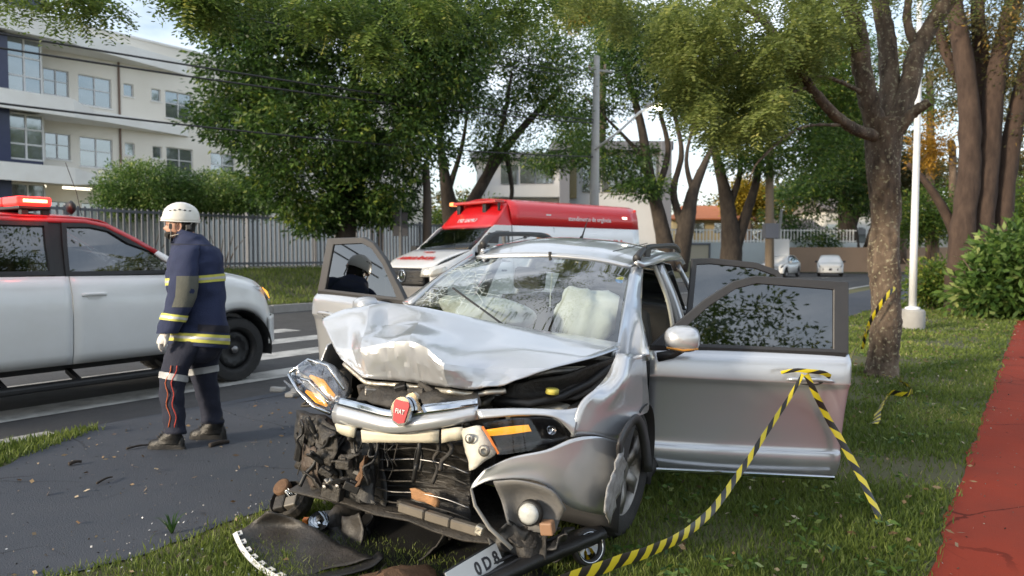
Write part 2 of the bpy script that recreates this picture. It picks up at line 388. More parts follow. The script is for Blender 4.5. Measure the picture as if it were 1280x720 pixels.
band2 = patch('screen_border', [[WT[4] + V((-.004, -.002, -.005)), wmid[4] + V((-.004, 0, -.006)), WB[4] + V((-.004, 0, -.006))], [WT[4].lerp(WT[3], .13) + V((-.004, 0, -.006)), wmid[4].lerp(wmid[3], .1) + V((-.004, 0, -.006)), WB[4].lerp(WB[3], .1) + V((-.004, 0, -.006))]], black, ws, 2, 5, .002)
stk = MB().prism([(.036 * math.cos(a), .036 * math.sin(a)) for a in np.linspace(0, math.pi, 9)], frame(C(776, 350, 's', -1.86), V((.0, 1, -.05)), V((-.9, .1, .6))), .002).build('sticker', M('sticker_yellow', (.75, .62, .05), .5), ws)
MB().prism([(.036 * math.cos(a), .036 * math.sin(a)) for a in np.linspace(math.pi, 2 * math.pi, 9)], frame(C(776, 350, 's', -1.86), V((.0, 1, -.05)), V((-.9, .1, .6))), .002).build('sticker', M('sticker_blue', (.03, .22, .62), .5), ws)

def rrow(s_, hw, ze, zc_): return [V((s_, -hw, ze)), V((s_ + .03, -hw * .5, zc_ - .012)), V((s_ + .04, 0, zc_)), V((s_ + .03, hw * .5, zc_ - .012)), V((s_, hw, ze))]
roof = patch('roof', [[p + V((.012, 0, .008)) for p in WT], rrow(-2.25, .585, 1.60, 1.665), rrow(-2.8, .60, 1.64, 1.715), rrow(-3.4, .60, 1.645, 1.71), rrow(-3.8, .57, 1.60, 1.655)], silver, car, 5, 5, .02)
MB().tube([V((-3.0, -.12, 1.72)), V((-3.03, -.12, 1.74)), V((-3.16, -.12, 1.90))], [.016, .008, .002], 6).build('antenna', black, roof)
MB().tube([V((-2.05, -.40, 1.64)), V((-2.9, -.46, 1.72))], .003, 4).build('roof_seam', black, roof)
MB().tube([V((-2.05, .40, 1.64)), V((-2.9, .46, 1.72))], .003, 4).build('roof_seam', black, roof)
# roof side rails and sills of the roof
for sg in (-1, 1):
    pts = [V((-2.02, sg * .575, 1.60)), V((-2.12, sg * .585, 1.655)), V((-2.3, sg * .595, 1.69)), V((-2.7, sg * .60, 1.705)), V((-3.1, sg * .60, 1.715)), V((-3.4, sg * .595, 1.71)), V((-3.62, sg * .585, 1.67))]
    cs = cr(pts, 5); n_ = len(cs); mb = MB()
    mb.tube(cs, [.015 + .014 * abs(2 * i / (n_ - 1) - 1) ** 2 for i in range(n_)], 8, True, 1.25); mb.build('roof_rail', grey_trim, car, True)
    bevel(MB().box(-2.34, -2.16, sg * .595 - .012, sg * .595 + .012, 1.62, 1.70).build('rail_foot', grey_trim, car), .006, 1)
    bevel(MB().box(-3.55, -3.38, sg * .593 - .012, sg * .593 + .012, 1.63, 1.71).build('rail_foot', grey_trim, car), .006, 1)
# A pillars
ap = [[C(785, 336, 's', -1.96), C(780, 380, 's', -1.60), C(772, 430, 's', -1.24), C(770, 446, 's', -1.18)], [C(795, 333, 's', -2.0), C(792, 382, 's', -1.68), C(788, 432, 's', -1.36), C(788, 450, 's', -1.3)], [C(804, 336, 's', -2.1), C(802, 385, 's', -1.80), C(804, 434, 't', .88), C(806, 452, 't', .90)]]
patch('windscreen_pillar', ap, silver, car, 4, 4, .03)
ml = lambda p: V((p.x, -p.y, p.z))
patch('windscreen_pillar', [[WT[0], WT[0].lerp(WB[0], .5) + V((.02, 0, .02)), WB[0]], [WT[0] + V((-.06, -.05, -.01)), WT[0].lerp(WB[0], .5) + V((-.08, -.08, .0)), WB[0] + V((-.15, -.14, -.02))]], silver, car, 3, 4, .03)
# roof sides, B and C pillars, body sides
def both(name, rows, m, **k):
    patch(name, rows, m, car, **k); patch(name, [[ml(p) for p in r] for r in rows], m, car, **k)
both('roof_side', [[V((-1.98, .565, 1.575)), V((-2.25, .59, 1.60)), V((-2.8, .605, 1.64)), V((-3.4, .605, 1.645)), V((-3.8, .575, 1.6))], [V((-2.03, .60, 1.54)), V((-2.3, .63, 1.56)), V((-2.8, .645, 1.59)), V((-3.4, .645, 1.59)), V((-3.8, .61, 1.55))]], silver, nu=2, nv=4, th=.03)
both('centre_pillar', [[V((-2.56, .645, 1.57)), V((-2.60, .78, 1.3)), V((-2.62, .87, 1.02)), V((-2.62, .90, .6)), V((-2.62, .88, .36))], [V((-2.68, .645, 1.57)), V((-2.74, .78, 1.3)), V((-2.78, .87, 1.02)), V((-2.80, .90, .6)), V((-2.80, .88, .36))]], silver, nu=2, nv=4, th=.05)
patch('pillar_trim', [[V((-2.48, .615, 1.56)), V((-2.50, .74, 1.3)), V((-2.5, .81, 1.0)), V((-2.5, .83, .6))], [V((-2.60, .61, 1.56)), V((-2.66, .73, 1.3)), V((-2.70, .80, 1.0)), V((-2.7, .83, .6))]], trim_cream, car, 2, 4, .02)
both('rear_pillar', [[V((-3.42, .645, 1.57)), V((-3.50, .78, 1.32)), V((-3.55, .88, 1.05))], [V((-3.82, .60, 1.53)), V((-3.95, .74, 1.3)), V((-4.05, .86, 1.12))]], silver, nu=2, nv=4, th=.04)
both('rear_quarter', [[V((-3.5, .88, 1.08)), V((-3.9, .885, 1.12)), V((-4.4, .87, 1.12)), V((-4.86, .80, 1.10))], [V((-3.48, .925, .85)), V((-3.9, .93, .88)), V((-4.4, .92, .86)), V((-4.9, .84, .84))], [V((-3.46, .90, .42)), V((-3.62, .92, .75)), V((-4.3, .92, .75)), V((-4.5, .86, .45))]], silver, nu=4, nv=5, th=.02)
both('sill', [[V((-1.35, .86, .40)), V((-2.4, .88, .40)), V((-3.45, .88, .40))], [V((-1.35, .90, .33)), V((-2.4, .91, .33)), V((-3.45, .91, .33))], [V((-1.35, .86, .27)), V((-2.4, .86, .27)), V((-3.45, .86, .27))]], black, nu=3, nv=3, th=.02)
# cabin floor, bulkheads, bed and tailgate: closed in so no daylight shows through
mb = MB().box(-4.85, -1.1, -.84, .84, .30, .34).box(-1.16, -1.1, -.8, .8, .30, .92).box(-3.62, -3.56, -.84, .84, .34, 1.14)
mb.build('floor_pan', interior, car)
bevel(MB().box(-4.9, -3.66, -.80, .80, .5, 1.04).build('load_bed', black, car), .02)
bevel(MB().box(-4.95, -4.88, -.80, .80, .52, 1.10).build('tailgate', silver, car), .03)
patch('rear_window', [[V((-3.83, -.5, 1.55)), V((-3.86, 0, 1.60)), V((-3.83, .5, 1.55))], [V((-3.95, -.66, 1.14)), V((-4.0, 0, 1.14)), V((-3.95, .66, 1.14))]], dark_glass, car, 3, 3, .006)
# interior
dash = patch('dashboard', [[V((-1.14, -.72, .92)), V((-1.10, 0, .93)), V((-1.14, .72, .92))], [V((-1.40, -.74, .95)), V((-1.38, 0, .96)), V((-1.40, .74, .95))], [V((-1.66, -.74, .92)), V((-1.62, 0, .93)), V((-1.66, .74, .92))], [V((-1.70, -.74, .5)), V((-1.66, 0, .5)), V((-1.70, .74, .5))]], interior, car, 4, 3, .02)
sw = MB(); swm = frame(V((-1.86, .36, 1.0)), V((0, 1, 0)), V((-.42, 0, .9)))
cir = [swm @ V((.185 * math.cos(a), .185 * math.sin(a), 0)) for a in np.linspace(0, 2 * math.pi, 25)]
sw.tube(cir, .014, 7, False).bar(cir[0], cir[12], .03, .02).bar(cir[18], swm @ V((0, 0, 0)), .03, .02)
sw.build('steering_wheel', black, car, True)
def seat(t_):
    st = empty('seat'); st.parent = car
    def blk(rows, nm): patch(nm, rows, interior, st, 4, 4, .10)
    blk([[V((-2.25, t_ - .25, .56)), V((-2.25, t_, .54)), V((-2.25, t_ + .25, .56))], [V((-1.95, t_ - .26, .60)), V((-1.95, t_, .57)), V((-1.95, t_ + .26, .60))], [V((-1.75, t_ - .24, .58)), V((-1.73, t_, .57)), V((-1.75, t_ + .24, .58))]], 'seat_cushion')
    blk([[V((-2.3, t_ - .25, .6)), V((-2.34, t_, .6)), V((-2.3, t_ + .25, .6))], [V((-2.40, t_ - .26, .95)), V((-2.44, t_, .95)), V((-2.40, t_ + .26, .95))], [V((-2.5, t_ - .2, 1.22)), V((-2.52, t_, 1.24)), V((-2.5, t_ + .2, 1.22))]], 'seat_back')
    bevel(MB().box(-2.60, -2.50, t_ - .13, t_ + .13, 1.27, 1.45).build('headrest', interior, st), .04, 3)
seat(-.38); seat(.38)
bevel(MB().box(-3.5, -3.3, -.66, .66, .6, 1.2).build('rear_bench', interior, car), .06, 3)
def airbag(name, cen, rad, seed, sq=(1, 1, 1)):
    b = bmesh.new(); bmesh.ops.create_icosphere(b, subdivisions=4, radius=1)
    off = V((seed, seed * 2, 0))
    for v in b.verts:
        n = v.co.copy(); k = 1 + .30 * mnoise.noise(n * 1.3 + off) - .20 * abs(mnoise.noise(V((n.x * 2, n.y * 2.2, n.z * 1.1)) + off)) - .05 * abs(mnoise.noise(V((n.x * 6, n.y * 7, n.z * 2)) + off))
        v.co = V((n.x * rad[0] * k, n.y * rad[1] * k, max(-.8, n.z) * rad[2] * k)) + V(cen)
    me = bpy.data.meshes.new(name); b.to_mesh(me); b.free(); me.materials.append(bag); me.polygons.foreach_set('use_smooth', [True] * len(me.polygons))
    o = bpy.data.objects.new(name, me); col.objects.link(o); o.parent = car; return o
airbag('airbag', C(606, 392, 's', -1.40), (.17, .34, .125), 1.3)
airbag('airbag', C(738, 394, 's', -1.64), (.13, .24, .19), 2.6)
bevel(MB().box(-1.93, -1.89, -.11, .11, 1.46, 1.53).build('rear_view_mirror', black, car), .012)
MB().tube([V((-1.9, 0, 1.50)), V((-1.88, 0, 1.60))], .012, 6).build('mirror_stalk', black, car)
MB().tube([V((-1.91, .02, 1.47)), V((-1.91, .02, 1.30)), V((-1.91, .025, 1.22))], .004, 5).build('hanging_charm', white_plain, car)
MB().tube([C(640, 414, 's', -1.0), C(566, 360, 's', -1.30)], .007, 5).build('wiper', black, car)

# bonnet, buckled upwards
HB = [
 [(455, 404, -1.05), (403, 399, -.64), (409, 416, -.50), (418, 434, -.38), (427, 449, -.32)],
 [(490, 397, -1.08), (431, 388, -.62), (437, 412, -.46), (442, 438, -.31), (453, 471, -.22)],
 [(515, 393, -1.10), (464, 382, -.58), (459, 408, -.40), (452, 436, -.22), (463, 473, -.21)],
 [(545, 394, -1.10), (487, 380, -.64), (486, 408, -.50), (481, 430, -.19), (489, 475, -.23)],
 [(580, 399, -1.10), (533, 386, -.68), (523, 405, -.47), (512, 427, -.16), (514, 477, -.21)],
 [(620, 405, -1.08), (580, 396, -.76), (558, 415, -.47), (533, 435, -.13), (536, 480, -.20)],
 [(665, 412, -1.08), (630, 409, -.82), (603, 432, -.45), (556, 455, -.10), (562, 484, -.14)],
 [(720, 420, -1.10), (690, 421, -.88), (655, 439, -.50), (606, 462, -.26), (592, 487, -.20)],
 [(776, 430, -1.16), (773, 437, -.98), (738, 449, -.66), (690, 461, -.44), (630, 482, -.28)]]
cols_ = [CS(c) for c in HB]; rows_ = [list(r) for r in zip(*cols_)]
def surf_mix(rows, nu, nv, k):                   # between straight-edged folds and smooth panels
    a_ = surf(rows, nu, nv)
    def lin(l, n): return [l[i].lerp(l[i + 1], q / n) for i in range(len(l) - 1) for q in range(n)] + [l[-1]]
    rr = [lin(r, nv) for r in rows]; cc = [lin(c, nu) for c in zip(*rr)]; b_ = [list(r) for r in zip(*cc)]
    return [[p.lerp(q, k) for p, q in zip(x, y)] for x, y in zip(a_, b_)]
g = surf_mix(rows_, 8, 8, .55); nr = len(g)
for i, r in enumerate(g):
    fr_ = i / (nr - 1)
    for j, p in enumerate(r):
        amp = .003 + .024 * max(0, fr_ - .62) * 2
        r[j] = p + V((1, 0, .4)) * amp * (mnoise.noise(p * 9) + .8 * abs(mnoise.noise(p * 17)) + .4 * abs(mnoise.noise(p * 37)))
bonnet = sharp(solid(MB().grid(g).build('bonnet', silver, car, True), .006), 12)
MB().tube([p + V((-.03, 0, -.03)) for p in g[-1]], .014, 6).build('bonnet_hem', bare, bonnet, True)
# inner frame under the bonnet
patch('bonnet_liner', [[p + V((-.07, 0, -.05)) for p in r[1:-1]] for r in rows_[:4]], grime, bonnet, 3, 3, .01, bump=.012)

# left wing above the wheel, with its arch
wing = [CT([(771, 442, .83), (758, 470, .80)]) + CC([(741, 489), (724, 509), (715, 546)]),
        CT([(788, 442, .885), (780, 474, .90)]) + CC([(768, 502), (754, 521), (744, 544)]),
        CT([(807, 442, .905), (809, 475, .92), (811, 512, .935)]) + CC([(797, 521), (777, 552)])]
patch('wing', wing, silver, car, 4, 4, .012)
patch('wing', [[V((-.5, -.80, .98)), V((-.9, -.86, 1.0)), V((-1.55, -.90, 1.0))], [V((-.5, -.84, .86)), V((-.9, -.92, .88)), V((-1.55, -.92, .75))], [V((-.45, -.8, .68)), V((-.92, -.92, .80)), V((-1.5, -.9, .42))]], silver, car, 4, 4, .012, bump=.03, bs=4)
patch('bulkhead', [[V((-1.20, -.8, 1.02)), V((-1.12, 0, 1.04)), V((-1.2, .82, 1.02))], [V((-1.02, -.7, .95)), V((-.98, 0, .95)), V((-1.05, .74, .95))], [V((-1.0, -.7, .3)), V((-1.0, 0, .3)), V((-1.0, .62, .3))]], grime, car, 3, 4, .02)
arch = CT([(816, 590, .95), (812, 552, .955), (806, 528, .955), (797, 519, .955), (784, 534, .955), (776, 552, .955), (774, 572, .95)])
archi = CT([(806, 590, .93), (803, 556, .935), (799, 536, .935), (793, 531, .935), (785, 544, .935), (780, 558, .935), (777, 575, .93)])
patch('arch_trim', [arch, archi], grey_trim, car, 2, 4, .015)
lin_ = []
for t_ in (.93, .75, .58): lin_.append([V((-.97 + .42 * math.cos(a), t_, .42 + .43 * math.sin(a))) for a in np.linspace(-.35, math.pi + .3, 11)])
patch('wheel_arch_liner', lin_, interior, car, 2, 3, .01)

# front corner of the bumper with its headlamp opening
lip = [CC([(596, 513), (622, 512), (650, 512), (688, 513), (708, 512), (724, 509)], -.02), CC([(600, 524), (622, 522), (650, 520), (690, 522), (708, 535), (716, 546)])]
patch('lamp_brow', lip, silver, car, 3, 4, .012)
bc = [CC([(606, 586), (640, 571), (682, 562), (715, 548), (744, 545), (777, 553)]),
      CC([(598, 595), (638, 582), (688, 575), (730, 568), (757, 566), (777, 568)]),
      CC([(592, 603), (630, 590), (688, 588), (735, 598), (757, 600), (769, 592)]),
      CC([(589, 611), (620, 599), (672, 601), (708, 631), (736, 640), (755, 643)])]
patch('bumper_corner', bc, silver, car, 5, 5, .012)
# torn edge and speckled primer at the wheel
te = [CT([(772, 568, .955), (777, 566, .96), (782, 578, .94)]), CT([(765, 590, .95), (770, 592, .95), (777, 602, .93)]), CT([(759, 612, .95), (764, 616, .95), (770, 626, .93)]), CT([(754, 640, .95), (758, 646, .95), (761, 656, .93)])]
sharp(patch('torn_edge', te, M('torn_primer', (.34, .34, .34), .5, c2=(.05, .048, .046), sc_=22, bump=.5, bsc=70, thr=.5, sharp=.12), car, 4, 4, .008, bump=.014, bs=26), 20)
# headlamp on the driver's side
hb = empty('headlamp'); hb.parent = car
patch('lamp_housing', [CS([(603, 528, -.14), (650, 522, -.20), (690, 523, -.34), (708, 538, -.42)]), CS([(612, 548, -.20), (650, 543, -.25), (690, 540, -.40), (705, 544, -.45)]), CS([(622, 568, -.13), (655, 561, -.18), (690, 555, -.30), (711, 549, -.40)])], M('lamp_black', (.02, .02, .022), .3, c2=(.06, .055, .05), sc_=20, bump=.3, bsc=60), hb, 3, 4, .01)
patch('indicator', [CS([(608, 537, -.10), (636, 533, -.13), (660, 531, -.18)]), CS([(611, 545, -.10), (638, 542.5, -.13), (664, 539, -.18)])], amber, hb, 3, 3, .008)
patch('lamp_cover', [CS([(603, 528, -.06), (650, 522, -.13), (690, 523, -.28), (709, 538, -.37)]), CS([(612, 550, -.05), (650, 544, -.11), (690, 541, -.26), (709, 545, -.37)]), CS([(622, 569, -.05), (655, 565, -.11), (690, 558, -.24), (712, 551, -.36)])], glass('lamp_clear', (.75, .76, .78), .03, .05), hb, 3, 4, 0)
for x, y in ((690, 537), (676, 551), (648, 555)): MB().lathe([(0, -.01), (.016, -.006), (.024, .006)], 14, frame(C(x, y, 's', -.24 - .002 * (x - 640)), V((0, 1, 0)), V((0, 0, 1)))).build('reflector', chrome, hb, True)
# broken bracket pulled forward beside the headlamp
br = MB(); bpl = CS([(578, 536, -.02), (601, 532, .0), (621, 560, .0), (608, 580, -.01), (590, 590, .01), (586, 570, .01)])
patch('bumper_bracket', [CS([(577, 536, -.03), (590, 533, .01), (602, 532, .0)]), CS([(581, 555, .0), (594, 552, .03), (611, 548, -.01)]), CS([(586, 572, .01), (599, 570, .03), (621, 562, -.02)]), CS([(590, 590, .02), (600, 580, .02), (612, 570, -.01)])], M('cream_plastic', (.62, .60, .53), .5, c2=(.40, .37, .31), sc_=12, bump=.2, bsc=60), car, 3, 3, .008, bump=.012, bs=24)
MB().tube(CS([(603, 533, .012), (613, 549, .012), (623, 567, .005)]), .006, 5).build('marker_strip', M('marker_orange', (.70, .20, .04), .4), car)
MB().lathe([(.022, 0), (.022, .012), (.012, .014)], 14, frame(C(588, 548, 's', .035), V((0, 1, 0)), V((0, 0, 1)))).lathe([(.026, 0), (.026, .012), (.014, .014)], 14, frame(C(606, 563, 's', .03), V((0, 1, 0)), V((0, 0, 1)))).build('bracket_boss', alloy, car, True)

# upper grille bar with badge
gb0 = CS([(424, 497, -.12), (455, 504, -.04), (490, 513, .0), (521, 507, .0), (560, 503, -.03), (597, 499, -.10)])
gb1 = CS([(421, 506, -.11), (455, 515, -.03), (490, 523, .01), (521, 520, .01), (560, 515, -.02), (598, 508, -.09)])
gb2 = CS([(419, 527, -.10), (455, 534, -.02), (490, 540, .02), (521, 538, .02), (560, 531, -.01), (599, 522, -.08)])
patch('chrome_bar', [[p + V((.004, 0, 0)) for p in gb0], [p + V((.010, 0, .004)) for p in gb1]], chrome, car, 3, 5, .012)
patch('grille_panel', [gb1, [p.lerp(q, .5) + V((.02, 0, 0)) for p, q in zip(gb1, gb2)], gb2], silver, car, 3, 5, .012)
MB().tube(CS([(521, 515, .02), (560, 510, -.01), (597, 505, -.07)]), .004, 5).build('bar_groove', black, car)
bdg = empty('badge'); bdg.parent = car
bm_ = frame(C(504, 514, 's', .05), V((0, 1, -.06)), V((-.1, .06, 1))) @ Matrix.Scale(1.6, 4)
MB().prism([(.030 * math.cos(a) * (1.12 if math.sin(a) > 0 else 1), .042 * math.sin(a)) for a in np.linspace(0, 2 * math.pi, 28, False)], bm_, .014).build('badge_rim', chrome, bdg)
MB().prism([(-.018, -.028), (0, -.034), (.018, -.028), (.025, .020), (.021, .031), (-.021, .031), (-.025, .020)], bm_ @ Matrix.Translation((0, 0, .0145)), .003).build('badge_face', M('badge_red', (.42, .012, .03), .3), bdg)
text('badge_lettering', 'FIAT', .019, bm_ @ Matrix.Translation((0, 0, .019)), white_plain, bdg, .0015, sx=.8)
MB().prism([(-.045, .0), (.05, .0), (.030, .022), (.016, .042), (.004, .048), (-.010, .040), (-.026, .02)], bm_ @ Matrix.Translation((.014, .010, -.022)), .018).build('badge_mount', chrome, bdg)
# strips of broken bumper below
cream_strip = M('cream_strip', (.66, .62, .50), .55, c2=(.50, .45, .36), sc_=9, bump=.1, bsc=60, mixw=.6)
patch('bumper_strip', [CS([(453, 537, -.02), (500, 541, .0), (549, 537, -.02)]), CS([(455, 552, -.03), (500, 552, -.01), (549, 552, -.03)])], cream_strip, car, 3, 4, .012, bump=.004, bs=20)
patch('bumper_strip', [CS([(420, 529, -.06), (446, 533, -.05)]), CS([(424, 541, -.08), (444, 546, -.06)])], cream_strip, car, 2, 3, .012, bump=.004, bs=20)
patch('bumper_strip', [CS([(552, 535, -.02), (578, 533, -.02)]), CS([(553, 551, -.03), (580, 548, -.03)])], cream_strip, car, 2, 3, .012, bump=.01, bs=20)

# crumpled headlamp hanging out at the passenger side
h2 = empty('headlamp'); h2.parent = car
L2 = [CS([(386, 450, -.30), (408, 456, -.26), (428, 486, -.22)]), CS([(372, 458, -.24), (400, 474, -.19), (421, 503, -.16)]), CS([(362, 470, -.22), (388, 494, -.17), (412, 516, -.15)])]
sharp(patch('lamp_lens', L2, lamp_lens, h2, 4, 4, .006, bump=.01, bs=26), 15)
patch('lamp_housing', [[p + V((-.09, 0, -.02)) for p in r] for r in L2], M('lamp_grey', (.30, .30, .31), .25, .8, c2=(.1, .1, .1), sc_=14, bump=.3, bsc=50), h2, 3, 3, .01, bump=.03, bs=14)
for a_ in ([(388, 470, -.28), (402, 479, -.26), (418, 495, -.23)], [(383, 489, -.25), (398, 499, -.22), (408, 507, -.20)]):
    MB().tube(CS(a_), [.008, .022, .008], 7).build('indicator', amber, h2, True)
MB().lathe([(.0, -.03), (.035, -.01), (.045, .02)], 16, frame(C(378, 474, 's', -.27), V((0, 1, 0)), V((0, 0, 1)))).build('reflector', chrome, h2, True)
MB().tube(CS([(361, 468, -.20), (372, 488, -.17), (392, 508, -.13), (413, 517, -.14)]), .010, 6).build('lamp_frame', chrome, h2, True)
MB().tube(CS([(362, 466, -.20), (385, 449, -.29), (410, 457, -.25), (430, 487, -.2)]), .008, 6).build('lamp_frame', chrome, h2, True)
MB().tube(CS([(366, 470, -.20), (386, 476, -.18), (410, 500, -.14)]), .006, 5).build('lamp_frame', chrome, h2, True)
MB().tube(CS([(355, 476, -.2), (364, 484, -.18), (372, 480, -.2)]), [.004, .012, .004], 5).build('glass_shard', lamp_lens, h2)

# ---- doors of the crashed car: built upright in the door's own frame (x from the hinge, y up, z outwards)
def door(hinge, yaw, sgn, L_, front, hb=.76, hw2=.44):
    d = empty('door'); d.parent = car
    hw = V(hinge)                                # world position of the hinge foot
    wm = Matrix.Translation(hw) @ Matrix.Rotation(yaw, 4, 'Z') @ Matrix.Rotation(R(-2.0) * sgn, 4, 'Y')
    d.matrix_local = CARI @ wm
    # local: x along the door away from the hinge, z up, y = outside face direction * sgn
    o_ = sgn
    def P(x, z, y=0):
        zz = z / .6 * hb if z <= .6 else hb + (z - .6) / .4 * hw2
        return V((x, o_ * (y - (.24 * hw2 * (z - .6) / .4 if z > .6 else 0)), zz))
    zb = [.0, .07, .12, .15, .30, .42, .455, .475, .56, .60]; yb = [-.03, .018, .020, .004, .016, .040, .060, .066, .050, .0]
    rows = []
    for z, y in zip(zb, yb):
        k = z / .6
        rows.append([P(.0 + .02 * (1 - k), z, y - .02), P(.25, z, y), P(.6, z, y + .008), P(L_ - .10 - .035 * (1 - k), z, y), P(L_ - .03 * (1 - k), z, y - .015)])
    patch('door_skin', rows, silver, d, 5, 5, .05, off=1 if sgn > 0 else -1)
    MB().box(.03, L_ - .05, -.10 if sgn > 0 else .04, -.04 if sgn > 0 else .10, .03, hb - .03).build('door_card', interior, d)
    # window frame and glass
    if front: fp = [(0.0, .60), (.10, .68), (.34, .86), (.52, .965), (.66, 1.0), (L_ + .01, .985), (L_ - .01, .60)]
    else: fp = [(.0, .60), (.03, .82), (.05, .99), (.20, 1.0), (.55, .98), (.72, .93), (.82, .80), (L_ - .02, .60)]
    fm = frame(P(0, 0, -.015), V((1, 0, 0)), V((0, 0, 1)))
    fr_ = MB(); n = len(fp)
    cx_, cz_ = sum(p[0] for p in fp) / n, sum(p[1] for p in fp) / n
    def inset(w_):
        o = []
        for i in range(n):
            p0, p1, p2 = V(fp[i - 1]), V(fp[i]), V(fp[(i + 1) % n]); e1 = (p1 - p0).normalized(); e2 = (p2 - p1).normalized()
            n1 = V((e1.y, -e1.x)); n2 = V((e2.y, -e2.x)); b = (n1 + n2).normalized(); q = w_ / max(.35, b.dot(n1))
            c = p1 + b * q
            if (c - V((cx_, cz_))).length > (p1 - V((cx_, cz_))).length: c = p1 - b * q
            o.append(c)
        return o
    ws_ = [.045] * n
    inn = inset(.042)
    if front: inn[-2] = V((L_ - .085, .94)); inn[-1] = V((L_ - .10, .625)); inn[0] = V((.13, .625)); inn[1] = V((.19, .68))
    ou = [P(a, b, .008) for a, b in fp] + [P(a, b, -.03) for a, b in fp]; ii = [P(a.x, a.y, .004) for a in inn] + [P(a.x, a.y, -.03) for a in inn]
    vs = ou + ii; fs = []
    for i in range(n):
        j = (i + 1) % n
        fs += [(i, j, 2 * n + j, 2 * n + i), (n + i, n + j, j, i), (2 * n + i, 2 * n + j, 3 * n + j, 3 * n + i), (n + j, n + i, 3 * n + i, 3 * n + j)]
    bevel(MB().add(vs, fs).build('window_frame', grey_trim, d), .004, 1)
    g_ = MB().add([P(a.x, a.y, -.008) for a in inn] + [P(a.x, a.y, -.013) for a in inn], [tuple(range(n)), tuple(range(n, 2 * n))[::-1]]).build('window', dark_glass, d)
    MB().box(.0, L_ - .03, .0 if sgn > 0 else -.012, .012 if sgn > 0 else 0, hb - .018, hb + .012).build('belt_strip', black, d)
    # crease strip at the foot, handle
    bevel(MB().box(.03, L_ - .06, .0 if sgn > 0 else -.035, .035 if sgn > 0 else 0, .0, .028).build('sill_strip', chrome, d), .008)
    hx = L_ - .26
    hp = [P(hx - .13, .475, .058), P(hx - .10, .482, .085), P(hx, .485, .092), P(hx + .10, .482, .085), P(hx + .14, .475, .058)]
    MB().tube(cr(hp, 4), .015, 8, True, .8).build('handle', silver, d, True)
    MB().prism([(.085 * math.cos(a), .026 * math.sin(a)) for a in np.linspace(0, 2 * math.pi, 20, False)], frame(P(hx, .474, .067), V((1, 0, 0)), V((0, 0, 1))), .002 * -sgn).build('handle_recess', interior, d)
    return d
hl = CARM @ V((-1.60, .885, .43)); hr = CARM @ V((-1.60, -.885, .43)); hq = CARM @ V((-2.72, .885, .45))
d1 = door((hl.x - .055, hl.y, .175), R(-2.5), -1, 1.22, True, .775, .46)
d2 = door((hr.x, hr.y, .42), R(138), 1, 1.12, True, .76, .45)
d3 = door((hq.x, hq.y, .30), R(2), -1, .98, False, .76, .44)
# wing mirrors
def wing_mirror(cen, ang, sz=1.0):
    m_ = empty('wing_mirror'); m_.parent = car; m_.matrix_local = CARI @ (Matrix.Translation(cen) @ Matrix.Rotation(ang, 4, 'Z'))
    pr = []
    for k, (y, hw_, hh) in enumerate(((-.071, .001, .001), (-.07, .02, .015), (-.062, .075, .055), (-.03, .098, .074), (.02, .105, .080), (.055, .100, .076))):
        pr.append([V((hw_ * sz * math.copysign(abs(math.cos(a)) ** .7, math.cos(a)), y, hh * sz * math.copysign(abs(math.sin(a)) ** .75, math.sin(a)))) for a in np.linspace(0, 2 * math.pi, 24, False)])
    MB().grid(pr, True).build('mirror_shell', silver, m_, True)
    MB().prism([(q.x * .93, q.z * .93) for q in pr[-1]], frame(V((0, .05, 0)), V((1, 0, 0)), V((0, 0, 1))), -.006).build('mirror_glass', chrome, m_)
    MB().tube([V((-.095, -.055, -.045)), V((0, -.068, -.058)), V((.085, -.05, -.050))], .007, 6).build('repeater', M('amber_plain', (.60, .26, .04), .25), m_, True)
    MB().tube([V((0, 0, -.05)), V((-.06, .0, -.09)), V((-.14, .02, -.11))], [.03, .028, .03], 7).build('mirror_arm', grey_trim, m_, True)
    return m_
mc_ = at(853, 424, 4.33); wing_mirror(mc_, R(-8))
m2 = at(456, 383, 5.25); wing_mirror(m2, R(-50), .9)

